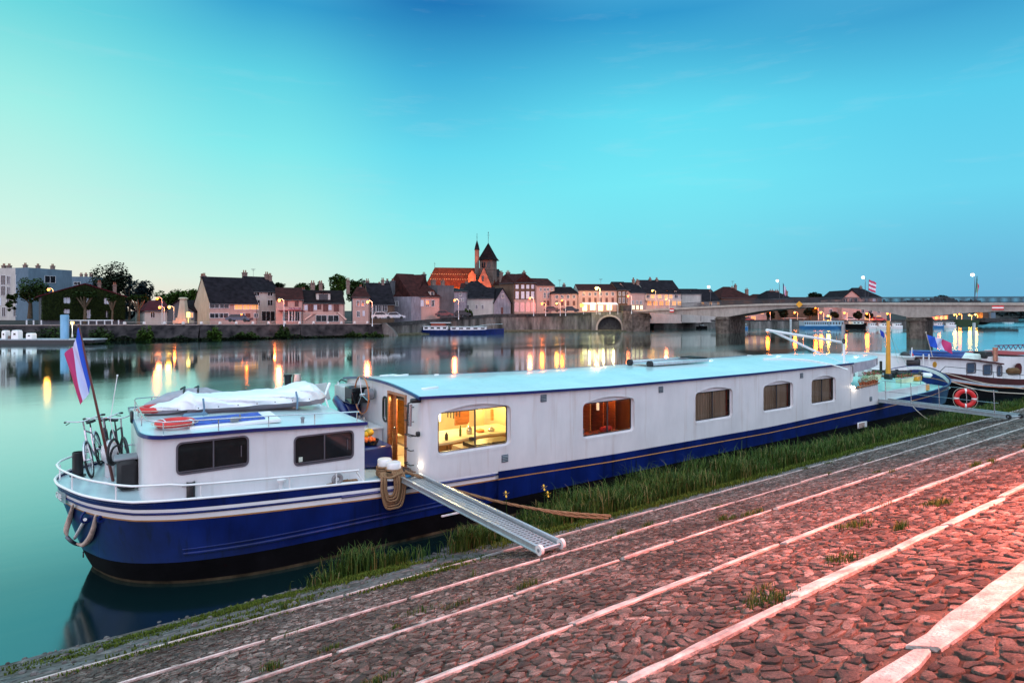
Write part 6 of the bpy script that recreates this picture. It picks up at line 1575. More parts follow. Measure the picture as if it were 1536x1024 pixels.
for px, y, w_, lb_ in [(1156, 466, 12, 'small clipped tree under the left part of the bridge arch'), (1175, 464, 14, 'dark clipped tree next to the awning under the bridge'), (1215, 459, 26, 'large dark tree seen through the middle of the bridge arch'), (1252, 467, 13, 'round clipped tree left of the pink building under the bridge'), (1287, 467, 13, 'round clipped tree in front of the pink building under the bridge'), (1304, 468, 11, 'clipped tree at the right side of the arch opening')]: tree(px, y, 484, w_, 192, lb_, leafd, .65, 700, group='trees under the bridge')
for k, (px, w_) in enumerate([(85, 60), (152, 30), (218, 22), (322, 20), (370, 30), (424, 20), (530, 26), (560, 30)]):
    bush(px, 490 if k not in (6, 7, 4) else 498, 511 if px < 330 else 506, w_, interp([(q[0], q[1]) for q in BANK[:6]], px)-2.2, ['wide leafy scrub on the rubble wall behind the blue pile', 'bushy growth on the wall beneath the ivy house', 'yellow-green shrub on the wall beneath the bungalow', 'yellow-green shrub on the wall beneath the pale gable house', 'low dark scrub at the foot of the wall below the balcony house', 'small dark scrub at the foot of the wall below the white house', 'low scrub near the end of the rubble wall', 'last dark scrub beside the stone buttress'][k], leafm if k not in (2, 3) else leafb, 1100)
bush(15, 492, 512, 120, 104, 'dark bank of scrub behind the floating pontoon', leafd, 1500)
bush(700, 463.5, 473, 17, 146, 'clipped dark green hedge before the low white house', leafm, 900, 'hedges', 'hedge', 1)
# low scrub all along the foot of the left wall
b = MB(); rv = []
for _ in range(5200):
    px = R.uniform(60, 570); Z = interp([(q[0], q[1]) for q in BANK[:6]], px)-R.uniform(1.6, 2.6); z = R.uniform(0, .35+.5*max(0, math.sin(px*.11)*math.sin(px*.037+1))); p = PZ(px, Z, z); s_ = .2*R.uniform(.5, 1.2); a = R.uniform(0, 6.3)
    u_ = Vector((math.cos(a), math.sin(a), R.uniform(-1, 1)))*s_; w2 = Vector((-math.sin(a), math.cos(a), .4))*s_; b.add([p-u_, p-w2, p+u_, p+w2], [(0, 1, 2, 3)]); rv += [R.random()]*4
o = b.build('undergrowth', leafd, None, smooth=0, kind='stuff', label='low dark undergrowth along the foot of the far embankment'); q = o.data.attributes.new('rnd', 'FLOAT', 'POINT'); q.data.foreach_set('value', rv)

# ---- houses
def house(label, px0, Z0, px1, Z1, yb, ye, yr, depth, roof='gable', wall='pink', rm='dark', wins=(), chimneys=(), dormers=(), hips=(.25, .25), name='house', cat='house', side=None, over=.25, group='houses on the far bank', sidewins=()):
    if px0 < 940:
        need = max(interp([(q[0], q[1]) for q in BANK], px0)+3-Z0, interp([(q[0], q[1]) for q in BANK], px1)+3-Z1, 0); Z0 += need; Z1 += need
    A, B_ = PZ(px0, Z0, 0), PZ(px1, Z1, 0); U = (B_-A); w_ = U.length; U = U.normalized(); Nn = Vector((-U.y, U.x, 0))
    if Nn.dot(FW) < 0: Nn = -Nn
    Zm = (Z0+Z1)/2; zb, ze = HZ(yb, Zm), HZ(ye, Zm); zr = HZ(yr, Zm+(depth/2 if roof in ('gable', 'hip') else 2))
    t = thing(name, label, cat, tuple(A+Vector((0, 0, zb))), 0, group)
    f = lambda u, v, z: A+U*u+Nn*v+Vector((0, 0, z))
    b = MB(); z0 = min(zb-1.5, 1.8)
    b.add([f(0, 0, z0), f(w_, 0, z0), f(w_, depth, z0), f(0, depth, z0), f(0, 0, ze), f(w_, 0, ze), f(w_, depth, ze), f(0, depth, ze)], [(0, 1, 5, 4), (3, 7, 6, 2)], 0)
    b.add([f(0, 0, z0), f(w_, 0, z0), f(w_, depth, z0), f(0, depth, z0), f(0, 0, ze), f(w_, 0, ze), f(w_, depth, ze), f(0, depth, ze)], [(1, 2, 6, 5), (0, 4, 7, 3)], 1)
    if roof == 'gable': b.add([f(0, 0, ze), f(0, depth, ze), f(0, depth/2, zr-.1), f(w_, 0, ze), f(w_, depth, ze), f(w_, depth/2, zr-.1)], [(0, 2, 1), (3, 4, 5)], 1)
    if roof == 'front': b.add([f(0, 0, ze), f(w_, 0, ze), f(w_/2, 0, zr-.1), f(0, depth, ze), f(w_, depth, ze), f(w_/2, depth, zr-.1)], [(0, 1, 2), (3, 5, 4)], 0)
    if roof == 'flat': b.add([f(0, 0, ze), f(w_, 0, ze), f(w_, depth, ze), f(0, depth, ze)], [(0, 1, 2, 3)], 0)
    if roof == 'shed': b.add([f(0, 0, ze), f(w_, 0, ze), f(w_, depth, zr), f(0, depth, zr), f(w_, depth, ze), f(0, depth, ze)], [(0, 3, 5), (1, 4, 2), (5, 3, 2, 4)], 0)
    b.build('wall', [wallm[wall], wallm[side or wall]], t, smooth=0)
    r = MB(); o = over
    def slab(q):
        q = [Vector(p) for p in q]; n_ = len(q); r.add(q+[p-Vector((0, 0, .22)) for p in q], [tuple(range(n_)), tuple(range(2*n_-1, n_-1, -1))]+[(i, n_+i, n_+(i+1) % n_, (i+1) % n_) for i in range(n_)])
    sl = (zr-ze)/(depth/2) if roof in ('gable', 'hip') else 0
    if roof == 'gable':
        slab([f(-o*.3, -o, ze-o*sl+.15), f(w_+o*.3, -o, ze-o*sl+.15), f(w_+o*.3, depth/2, zr+.1), f(-o*.3, depth/2, zr+.1)]); slab([f(-o*.3, depth+o, ze-o*sl+.15), f(-o*.3, depth/2, zr+.1), f(w_+o*.3, depth/2, zr+.1), f(w_+o*.3, depth+o, ze-o*sl+.15)])
    elif roof == 'hip':
        a, c = hips[0]*w_, w_-hips[1]*w_; ez = ze-o*sl+.12
        slab([f(-o, -o, ez), f(w_+o, -o, ez), f(c, depth/2, zr), f(a, depth/2, zr)]); slab([f(-o, depth+o, ez), f(a, depth/2, zr), f(c, depth/2, zr), f(w_+o, depth+o, ez)])
        slab([f(-o, -o, ez), f(a, depth/2, zr), f(-o, depth+o, ez)]); slab([f(w_+o, -o, ez), f(w_+o, depth+o, ez), f(c, depth/2, zr)])
    elif roof == 'front':
        s2 = (zr-ze)/(w_/2)
        slab([f(-o, -o, ze-o*s2+.15), f(w_/2, -o, zr+.1), f(w_/2, depth, zr+.1), f(-o, depth, ze-o*s2+.15)]); slab([f(w_+o, -o, ze-o*s2+.15), f(w_+o, depth, ze-o*s2+.15), f(w_/2, depth, zr+.1), f(w_/2, -o, zr+.1)])
    elif roof == 'shed': slab([f(-o, -o, ze+.1), f(w_+o, -o, ze+.1), f(w_+o, depth, zr+.1), f(-o, depth, zr+.1)])
    if r.v: ro = r.build('roof', roofs[rm], t, smooth=0)
    else: ro = t
    def fu(px):   # where a bearing meets the facade
        k = (px-768)/909; a = (A-CAM); ar, af = a.dot(RT), a.dot(FW); ur, uf = U.dot(RT), U.dot(FW)
        u = (k*af-ar)/(ur-k*uf); return u, af+uf*u
    t['_n'] = 0; del t['_n']
    for row in wins:
        yt, yb_, pxs, wp, kd = row
        for px in pxs:
            u, Zz = fu(px); zt_, zb_ = HZ(yt, Zz), HZ(yb_, Zz); hw = wp/909*Zz/2/max(.5, abs(U.dot(RT))); m_ = MB()
            if kd in 'dlL':
                for (a, c, e, g_) in ((-hw-.08, zb_-.08, hw+.08, zb_), (-hw-.08, zt_, hw+.08, zt_+.08), (-hw-.08, zb_, -hw, zt_), (hw, zb_, hw+.08, zt_), (-.03, zb_, .03, zt_)):
                    m_.add([f(u+a, -.10, c), f(u+e, -.10, c), f(u+e, -.10, g_), f(u+a, -.10, g_), f(u+a, -.01, c), f(u+e, -.01, c), f(u+e, -.01, g_), f(u+a, -.01, g_)], [(0, 1, 2, 3), (0, 4, 5, 1), (3, 2, 6, 7), (0, 3, 7, 4), (1, 5, 6, 2)])
                wo = m_.build('window', wframe if kd != 'L' else shut, t, smooth=0)
                p = MB(); p.add([f(u-hw, -.03, zb_), f(u+hw, -.03, zb_), f(u+hw, -.03, zt_), f(u-hw, -.03, zt_)], [(0, 1, 2, 3)]); p.build('pane', wlit2 if kd == 'L' else (wlit if kd == 'l' else wdark), wo, smooth=0)
            elif kd == 'D':
                m_.add([f(u-hw, -.05, zb_), f(u+hw, -.05, zb_), f(u+hw, -.05, zt_), f(u-hw, -.05, zt_)]+[f(u-hw, 0, zb_), f(u+hw, 0, zb_), f(u+hw, 0, zt_), f(u-hw, 0, zt_)], [(0, 1, 2, 3), (0, 4, 5, 1), (3, 2, 6, 7), (0, 3, 7, 4), (1, 5, 6, 2)]); m_.build('door', shut, t, smooth=0)
            else:   # closed shutters
                for a, c in ((-hw, -.02), (.02, hw)): m_.add([f(u+a, -.08, zb_), f(u+c, -.08, zb_), f(u+c, -.08, zt_), f(u+a, -.08, zt_)]+[f(u+a, 0, zb_), f(u+c, 0, zb_), f(u+c, 0, zt_), f(u+a, 0, zt_)], [(0, 1, 2, 3), (0, 4, 5, 1), (3, 2, 6, 7), (0, 3, 7, 4), (1, 5, 6, 2)])
                m_.build('shutter', shutw if kd == 's' else shut, t, smooth=0)
    if roof in ('gable', 'hip', 'shed'):
        gz_ = ze-over*sl+.02 if roof != 'shed' else ze
        g_ = MB(); g_.cyl(f(-.1, -over-.05, gz_), f(w_+.1, -over-.05, gz_), .07, 0, 6); g_.cyl(f(w_-.15, -.1, z0+.5), f(w_-.15, -.1, gz_), .05, 0, 6); g_.build('gutter', zinc, t, smooth=60)
    if R.random() < .45 and roof in ('gable', 'hip') and Zm > 119:
        u_ = w_*R.uniform(.3, .7); a_ = MB(); p_ = f(u_, depth/2, zr-.2); q_ = p_+Vector((0, 0, R.uniform(1.4, 2.4))); a_.cyl(p_, q_, .03, 0, 5)
        for k_ in range(4): a_.cyl(q_-RT*(.5-.08*k_)-Vector((0, 0, .12*k_)), q_+RT*(.5-.08*k_)-Vector((0, 0, .12*k_)), .018, 0, 4)
        a_.build('aerial', zinc, ro, smooth=60)
    for ch in chimneys:
        px, yt, yb_, wp = ch[:4]; Zz = Zm+depth/2-.3; p = PZ(px, Zz, 0); hw = wp/909*Zz/2; zt_, zb_ = HZ(yt, Zz), HZ(yb_, Zz); c = MB()
        M_ = Matrix.Translation(p) @ Matrix.Rotation(math.atan2(U.y, U.x), 4, 'Z'); c.box((-hw, -.4, zb_-1), (hw, .4, zt_), 0, M_); c.box((-hw-.1, -.5, zt_-.25), (hw+.1, .5, zt_-.1), 0, M_)
        for q in (-.5, .5): c.lathe(p+U*q*hw+Vector((0, 0, zt_)), [(.13, 0), (.1, .45), (.13, .5)], 1, 8)
        c.build('chimney', [wallm['grey'] if len(ch) > 4 else chim, pot], ro, smooth=0)
    for px, yt, yb_, wp in dormers:
        Zz = Zm+.3*depth*.35; p = PZ(px, Zz, 0); hw = wp/909*Zz/2; zt_, zb_ = HZ(yt, Zz), HZ(yb_, Zz); M_ = Matrix.Translation(p) @ Matrix.Rotation(math.atan2(U.y, U.x), 4, 'Z')
        c = MB(); c.box((-hw, -.1, zb_), (hw, 2.5, zt_-.25), 0, M_); d = c.build('dormer', wallm['white'], ro, smooth=0)
        c = MB(); c.add([M_ @ Vector(q) for q in ((-hw-.2, -.3, zt_-.28), (hw+.2, -.3, zt_-.28), (hw+.2, 2.7, zt_-.28), (-hw-.2, 2.7, zt_-.28), (0, -.3, zt_+.15), (0, 2.7, zt_+.15))], [(0, 1, 4), (0, 4, 5, 3), (1, 2, 5, 4), (0, 3, 2, 1)], 0)
        c.build('dormer_roof', roofs[rm], d, smooth=0)
        c = MB(); c.add([M_ @ Vector(q) for q in ((-hw*.65, -.13, zb_+.15), (hw*.65, -.13, zb_+.15), (hw*.65, -.13, zt_-.4), (-hw*.65, -.13, zt_-.4))], [(0, 1, 2, 3)]); c.build('pane', wdark, d, smooth=0)
    return t, f, fu
B2 = 'apartment block'
house('white apartment block with black drainpipes and rows of windows at the left edge', -70, 150, 42, 150, 476, 402, 401, 14, 'flat', 'white', 'slate', [(413, 427, [-20, 5, 27], 6, 'd'), (429, 443, [5, 27], 6, 'd'), (446, 458, [-1, 27], 6, 's'), (461, 474, [6, 23], 5, 'd'), (414, 426, [13], 4, 'd'), (430, 441, [13], 4, 'd'), (446, 457, [13], 4, 'd')], [(6, 398, 402, 4), (14, 398, 402, 4), (38, 397, 402, 4)], name='apartment_block', cat=B2, side='blueg', group='apartment blocks')
house('blue-grey windowless end wall of the apartment block behind the ivy house', 42.5, 149, 108, 160, 476, 403.5, 403, 14, 'flat', 'blueg', 'slate', [(414, 424, [75], 8, 'd')], [(57, 398, 404, 4), (79, 398.5, 404, 4)], name='apartment_block', cat=B2, group='apartment blocks')
house('lower blue-grey block with four small chimneys behind the dark evergreen', 108, 190, 146, 192, 470, 415, 414, 12, 'flat', 'blueg', 'slate', [(423, 427, [116], 8, 'd')], [(122, 411, 416, 3), (129, 411, 416, 3), (137, 411, 416, 4)], name='apartment_block', cat=B2, group='apartment blocks')
iv = house('low wide house covered in dark ivy with a dull red roof', 62, 114, 188, 122.6, 479, 444, 426, 12, 'front', 'grey', 'red', [(445.5, 455, [100], 10, 's'), (463, 470, [100], 9, 's'), (445, 455, [131], 4, 's'), (447, 456, [160], 9, 's'), (464, 478, [133], 6, 's'), (466, 477, [160], 5, 'd')], [(149, 424, 433, 4), (172, 427, 438, 4)], over=.5)
b = MB(); rv = []
f_, fu_ = iv[1], iv[2]
for _ in range(21000):
    px = R.uniform(63, 187); y = R.uniform(lerp(427, 444, min(1, abs(px-124)/62)), 479)
    if any(abs(px-a) < w_/2+.5 and t0-.5 < y < t1+.5 for a, w_, t0, t1 in ((100, 10, 445.5, 455), (100, 9, 463, 471), (131, 4, 445, 455), (160, 9, 447, 456), (133, 6, 464, 478), (160, 5, 466, 477))): continue
    u, Zz = fu_(px); p = f_(u, -.06-R.uniform(0, .35), HZ(y, Zz)); s_ = .2*R.uniform(.5, 1.2); a = R.uniform(0, 6.3); uu_ = RT*math.cos(a)+Vector((0, 0, math.sin(a))); w2 = RT*-math.sin(a)+Vector((0, 0, math.cos(a)))+FW*R.uniform(-.5, .5)
    b.add([p-uu_*s_, p-w2*s_, p+uu_*s_, p+w2*s_*.7], [(0, 1, 2, 3)]); rv += [R.random()]*4
o = b.build('ivy', leaf_mat('ivy_leaf', (.004, .009, .003), (.022, .035, .007), .8), iv[0], smooth=0); q = o.data.attributes.new('rnd', 'FLOAT', 'POINT'); q.data.foreach_set('value', rv)
house('small bungalow with a dull red roof and lit white front', 217, 124, 256, 127, 484, 466, 450.5, 12, 'hip', 'white', 'red', [(468, 476, [229], 4, 'd')], hips=(.4, .05))
house('grey gabled building behind the stone monument', 244, 127, 292, 124, 484, 467, 450.5, 10, 'front', 'grey', 'dark', [(469, 476, [288], 5, 'l')])
house('tall house with a pale plastered gable, black roof and a wide dormer', 315, 118, 386, 124, 484, 454.5, 417, 11, 'gable', 'pink', 'slate', [(455, 462, [322, 336], 10, 'd'), (470, 476.5, [322, 335], 10, 'd'), (455, 464, [358, 370, 381], 9, 'l'), (470, 482, [372], 5, 'D'), (470, 476, [364, 384], 4, 'd')], [(303, 414, 421, 3), (306, 413, 424, 4)], [(334, 435.5, 444, 17)], side='cream')
house('white upright house with a dark roof between two chimney stacks', 378, 126, 418, 130, 484, 437, 416, 9, 'gable', 'white', 'slate', [(438.5, 443.5, [385, 405], 5, 'd'), (450, 458, [386, 405], 5, 'd'), (467, 481, [399, 412], 9, 'd')], [(367, 408.5, 420, 6), (400, 411, 418, 5), (405, 413, 420, 4)])
au = house('white inn with a maroon name board above its terrace', 414, 122, 455, 124, 484, 449.5, 432, 10, 'gable', 'pink', 'tile', [(451.5, 459.5, [428.5, 445], 5, 'r'), (468, 481, [429, 437, 446], 8, 'd')], [], side='pink')
u0, Za = au[2](437); c = au[1](u0, -.12, HZ(462.8, Za)); b = MB(); b.cbox(c, (27.5/909*Za, .12, 3.2/909*Za), 0, rz=math.atan2(-RT.y, RT.x)*-1); b.build('name_board', mat('maroon_board', (.16, .03, .06), .6), au[0])
text_mesh('AUBERGE DU PORT', .42, 'board_letters', mat('board_letter', (.62, .5, .55), .6), au[0], frame_from(c-FW*.08, RT, (0, 0, 1)), .01, width=25/909*Za)
b = MB(); c = au[1](u0, -1.2, HZ(466.3, Za)); b.cbox(c, (36/909*Za, 2.2, .12), 0, rz=math.atan2(RT.y, RT.x), rx=-.12); b.build('terrace_canopy', mat('canopy_red', (.22, .04, .05), .7), au[0])
for px in (432.5, 437.5, 441.5, 449): 
    u, Zz = au[2](px); p = au[1](u, -2.1, 0); b = MB(); b.cyl((p.x, p.y, HZ(483, Zz)), (p.x, p.y, HZ(466, Zz)), .07, 0, 6); b.build('canopy_post', wframe, au[0])
house('house with outside stairs, terrace and a large white dormer balcony', 455, 124, 517, 127, 484, 454.5, 436, 11, 'gable', 'pink', 'dark', [(456.5, 467, [466, 488.5, 504.5], 7, 'r'), (457, 464, [479], 5, 'r'), (473, 482, [482, 500], 14, 'd'), (457, 465, [459, 473, 495], 4, 's')], [(455, 434, 447, 5, 1), (469, 424, 436, 6), (481, 424, 432, 5)], [(485, 438, 454, 20)])
b = MB(); p0 = PZ(476, 121.5, HZ(469.5, 121.5)); b.cbox(p0+RT*1.5, (38/909*121, 1.6, .35), 0, rz=math.atan2(RT.y, RT.x)); 
for s0, s1 in ((474, 458), (507, 519)): b.tube([PZ(s0, 121, HZ(469, 121)), PZ(s1, 121, HZ(480, 121))], .25, 0, 4)
o = b.build('terrace_stairs', wallm['pink']); tag(o, 'pink terrace with stairs descending at both ends before the dormer house', 'stairs')
house('narrow pink house with a blue-grey side wall and small balcony', 529, 123, 554.5, 124, 484, 445.5, 430, 8, 'hip', 'pink', 'tile', [(451, 459, [537, 544.5], 3.5, 'd'), (467, 475, [537.5], 3.5, 'd'), (466, 474, [545.5], 3, 's')], [(522, 420, 434, 5), (541, 430, 442, 3, 1)], hips=(.3, .3), side='blueg')
house('dark-roofed house with brown timber balcony left of the large hipped house', 555, 126, 592, 128, 484, 456, 425, 12, 'gable', 'brown', 'slate', [(457.5, 467, [560, 568, 577], 6, 'd'), (470, 477, [563, 577], 9, 'd')], [(551, 421, 436, 5), (574, 420, 432, 4), (569, 426, 438, 3, 1)])
house('blank blue-white side building joined to the big hipped house', 584, 136, 617, 133, 478, 445, 444, 8, 'flat', 'lilac', 'tile', [(452, 459, [592, 596], 3, 'd')], [(581, 421, 446, 4, 1), (589, 421, 446, 5, 1)])
house('big house with a tall hipped brown roof, two dormers and a pink lit front', 617, 133, 660, 138, 478, 444.5, 411.5, 15, 'hip', 'pink', 'tile', [(450, 459.5, [625, 641, 649], 4, 'd'), (450, 459.5, [633], 4, 's')], [(607.5, 421, 444, 6, 1), (636, 411, 422, 5, 1)], [(624.5, 434, 443, 7), (648, 435, 444, 7)], hips=(.05, .35))
house('left slope of the big hipped brown roof above the side building', 590, 141, 624, 140, 470, 445, 412, 12, 'hip', 'lilac', 'tile', hips=(.45, .0))
house('tall windowless grey wall of the house beside the street lamp', 656, 143, 681, 146, 476, 428, 427, 9, 'flat', 'grey', 'slate', [], [(650, 420, 436, 6), (664, 421, 430, 4)])
house('stained lilac gable house with a small attic window', 681, 144, 701, 146, 475, 437, 430, 9, 'shed', 'lilac', 'slate', [(438, 444, [690.5], 3, 'd'), (448, 452, [690, 694], 2.5, 'd')])
house('long low white house with a slate roof behind the hedge', 700, 152, 741, 152, 475, 447, 431.5, 9, 'gable', 'white', 'slate', [(457.5, 463, [702, 715, 724], 2.5, 'd')], [], [(703, 443.5, 447, 4), (724, 443, 447, 4)])
house('stone cottage gable with a red door facing the river', 741, 151, 766, 153, 474, 453, 432.5, 12, 'front', 'lilac', 'slate', [(461, 470.5, [753], 3, 'D'), (441, 447, [754], 3, 'd')])
house('grand brown mansion with tall white shutters and arched pink ground floor', 771.5, 154, 804, 157, 471, 424, 411, 12, 'hip', 'brown', 'tile', [(427, 433, [775.5, 784, 791.5, 799], 4.2, 's'), (437, 448, [775.5, 784, 791.5, 799], 4.6, 's')], [(762, 408, 423, 5), (752, 408.5, 424, 4), (786, 408, 424, 4)], hips=(.1, .3), side='brown')
house('brown side wing of the grand mansion', 750, 158, 771, 154, 471, 424.5, 411, 8, 'hip', 'brown', 'tile', [], [], hips=(.4, 0))
arc = MB()
for px in (775, 783.5, 792, 800):
    c = PZ(px, 153.6, 0); hw = .55; zz0, zz1 = HZ(467.5, 153.6), HZ(456, 153.6); pts = [(-hw, zz0), (hw, zz0)]+[(hw*math.cos(a), zz1+hw*math.sin(a)) for a in [PI*i/8 for i in range(9)]]
    arc.prism(pts, lambda u, v, q, c=c: tuple(Vector((c.x, c.y, v))+RT*u+FW*q), .12, 0)
o = arc.build('arched_doors', mat('arch_door', (.5, .34, .34), .7, var=.2)); 
lo = house('pink stone arcade forming the ground floor of the mansion', 771, 153.5, 805, 156.2, 471, 449.5, 449, 1.0, 'flat', 'pink', 'tile'); o.parent = lo[0]; o.matrix_parent_inverse = Matrix.Translation(-lo[0].location)
house('slim rose-coloured house with dark brown roof beside the mansion', 805, 158, 832, 160, 470, 428, 418, 9, 'gable', 'pink', 'tile', [(432, 436, [811, 817, 822, 828], 2.6, 'd'), (439, 447, [817, 822.5], 2.8, 'd'), (451, 458, [817, 822], 2.8, 'r')], [], side='pink')
house('pink house with two rows of four small windows left of the golden inn', 827, 157, 867, 158, 469, 440, 430, 10, 'hip', 'pink', 'dark', [(443, 447, [835, 843.5, 852, 860.5], 3.5, 'd'), (451, 458, [835, 843.5, 852, 861], 3.5, 'r'), (461.5, 466, [835, 843.5], 4, 'r')], [(846, 427, 433, 4, 1)], hips=(.15, .1))
gold_inn = house('golden lit inn with six windows a row above bright canopies', 867.5, 158, 926, 158.5, 468, 435.5, 426.5, 10, 'gable', 'pink', 'tile', [(438.5, 443, [875.5, 884.5, 893, 901, 910, 919], 3.2, 'd'), (446.5, 453.5, [875.5, 884.5, 893, 901, 910, 919], 3.4, 'r'), (457, 465, [889, 914], 8, 'L'), (457.5, 466, [901, 877], 7, 'L')], [], side='white')
house('grey stone house with narrow windows at the right of the golden inn', 926, 158.5, 944.5, 159, 467, 434.5, 423, 10, 'gable', 'brown', 'slate', [(438, 443, [929.5, 935.5, 941.5], 2.4, 'd'), (446.5, 454, [929.5, 935.5, 941.5], 2.6, 'd'), (458, 464, [936, 941], 3.5, 'L')], [])
house('small pink house with a lit ground floor beside the bridge head', 945, 160, 968, 162, 466, 438.5, 424, 9, 'gable', 'pink', 'slate', [(451, 456, [949, 955.5, 961], 2.4, 'd'), (458, 464, [950, 956, 962], 4, 'L')], [(950, 419, 428, 2), (956, 421, 434, 4)])
bigb = house('large house with a steep black roof and glowing balcony rows', 968, 170, 1022.5, 172, 463, 440, 420.5, 12, 'gable', 'white', 'slate', [(442, 447.5, [979, 989.5, 999, 1006], 5, 'l'), (442, 447, [972, 1014], 5, 'd'), (451.5, 458, [974, 983, 992, 1001, 1011, 1019], 6, 'l')], [(975, 418, 424, 3), (985, 418.5, 424, 3)], [(970.5, 434, 438, 3.5), (984, 434, 438, 3.5), (1000, 434.5, 438.5, 3.5), (1013, 434.5, 438.5, 3.5)], side='white')
b = MB(); c = PZ(995, 169.3, HZ(449.8, 169.3)); b.cbox(c, (54/909*170, 1.0, .25), 0, rz=math.atan2(RT.y, RT.x)); b.build('balcony', wallm['white'], bigb[0])
house('white triangular gable house with a dark roof just left of the bridge lamp', 1023, 178, 1052, 178, 462, 440.8, 440, 10, 'shed', 'white', 'slate')
house('long slate-roofed house with white chimneys behind the bridge railing', 1050, 182, 1081, 184, 462, 451.5, 434, 10, 'gable', 'white', 'slate', [(452.5, 457, [1054, 1066, 1077], 4, 'l')], [(1045, 436, 444, 3, 1), (1065, 437, 444, 4, 1)])
house('flat pale wall house with dark roof joining the white gable', 1022, 184, 1052, 184, 462, 441, 433.5, 9, 'gable', 'white', 'slate')
house('broad hipped brown house with four chimneys above the bridge', 1082, 196, 1132, 198, 465, 447, 430, 14, 'hip', 'brown', 'tile', [], [(1085, 434, 446, 4), (1098, 431, 441, 4), (1103, 427.5, 434, 3), (1120, 434, 446, 4)], hips=(.38, .42))
house('row of low brown roofs right of the broad hipped house', 1130, 205, 1157, 205, 465, 449, 441, 10, 'hip', 'brown', 'tile', hips=(.3, .3))
tw = house('house with three stout chimney towers behind the bridge', 1153, 200, 1190, 202, 465, 448, 436, 10, 'hip', 'brown', 'slate', [], [(1157, 435.5, 447, 7), (1165, 436, 446, 6), (1178.5, 436.5, 444, 5)], hips=(.3, .35))
house('low long brown roof behind the bridge, between tower house and pale gable', 1190, 215, 1262, 218, 465, 452, 446, 10, 'gable', 'brown', 'tile')
house('pale pink gable building with dark vertical railings above the bridge', 1263, 200, 1292, 200, 465, 447.5, 435.5, 14, 'front', 'pink', 'slate', [(448, 453, [1268, 1276, 1284], 4, 'd')])
house('dark roofed building with pale barge boards beside the pink gable', 1285, 206, 1323, 206, 465, 446, 431.5, 12, 'hip', 'pink', 'slate', [(447, 452, [1300, 1311, 1318], 4, 's')], [(1291, 430, 434, 3)], hips=(.2, .45))
house('terracotta house low behind the bridge at the left of the arch', 1108, 196, 1150, 196, 482, 462, 460, 10, 'flat', 'pink', 'tile', [(465, 471, [1120, 1132, 1143], 5, 'l'), (474, 480, [1118, 1130], 7, 'l')], group='houses under the bridge')
house('long salmon building filling the bridge arch opening', 1236, 202, 1330, 205, 484, 460, 458, 10, 'flat', 'pink', 'tile', [(464, 469, [1246, 1258, 1270, 1282, 1294, 1306, 1318], 4.5, 'd'), (473, 480, [1246, 1264, 1282, 1300, 1318], 7, 'l')], group='houses under the bridge')
house('dim brown house behind the dark tree under the bridge', 1180, 205, 1236, 205, 484, 461, 460, 10, 'flat', 'brown', 'tile', [(466, 471, [1187, 1232], 4, 'l')], group='houses under the bridge')
house('pink house seen between the right bridge pier and the moored boats', 1398, 225, 1422, 228, 484, 472, 466, 10, 'gable', 'pink', 'tile', [(474, 479, [1404, 1412, 1418], 4, 'l')], group='houses under the bridge')

# ---- church
ch = thing('church', 'old stone church with a patterned brown roof, orange floodlit gables and a pyramid-capped tower', 'church', tuple(PZ(690, 200, 4)))
def CH(px, Z, y): return P(px, y, Z)
Zc = 200
A = PZ(640, Zc, 0); Bq = PZ(742, Zc+4, 0); 
zb, ze, zr = 3, HZ(430, Zc), HZ(401, Zc+7)
U = (Bq-A).normalized(); w_ = (Bq-A).length; Nn = Vector((-U.y, U.x, 0)); Nn = Nn if Nn.dot(FW) > 0 else -Nn
f = lambda u, v, z: A+U*u+Nn*v+Vector((0, 0, z))
b = MB(); b.add([f(2, 1, zb), f(w_, 1, zb), f(w_, 13, zb), f(2, 13, zb), f(2, 1, ze), f(w_, 1, ze), f(w_, 13, ze), f(2, 13, ze)], [(0, 1, 5, 4), (1, 2, 6, 5), (2, 3, 7, 6), (3, 0, 4, 7)]); b.build('nave_wall', wallm['stone'], ch, smooth=0)
croof = mat('church_roof', (.05, .012, .006), .85, vs=1.2, col2=(.12, .03, .013), detail=8, bump=.5, bs=8)
b = MB(); b.add([f(-.5, 0, ze), f(w_+.5, 0, ze), f(w_+.5, 7, zr), f(3.0, 7, zr), f(-.5, 14, ze), f(w_+.5, 14, ze)], [(0, 1, 2, 3), (0, 3, 4), (3, 2, 5, 4)]); nr = b.build('nave_roof', croof, ch, smooth=0)
b = MB()
for t0 in (.36, .62):
    for k in range(26):
        u = lerp(1.2, w_*.93, k/26)+.0; p0, p1 = f(u, 7*t0, lerp(ze, zr, t0)+.06), f(u+.32, 7*t0, lerp(ze, zr, t0)+.06); q0, q1 = f(u+.16, 7*t0+.16, lerp(ze, zr, t0)+.36), f(u+.48, 7*t0+.16, lerp(ze, zr, t0)+.36)
        b.add([p0, p1, q1, q0], [(0, 1, 2, 3)])
b.build('roof_pattern', mat('glazed_tile', (.30, .18, .06), .5), nr, smooth=0)
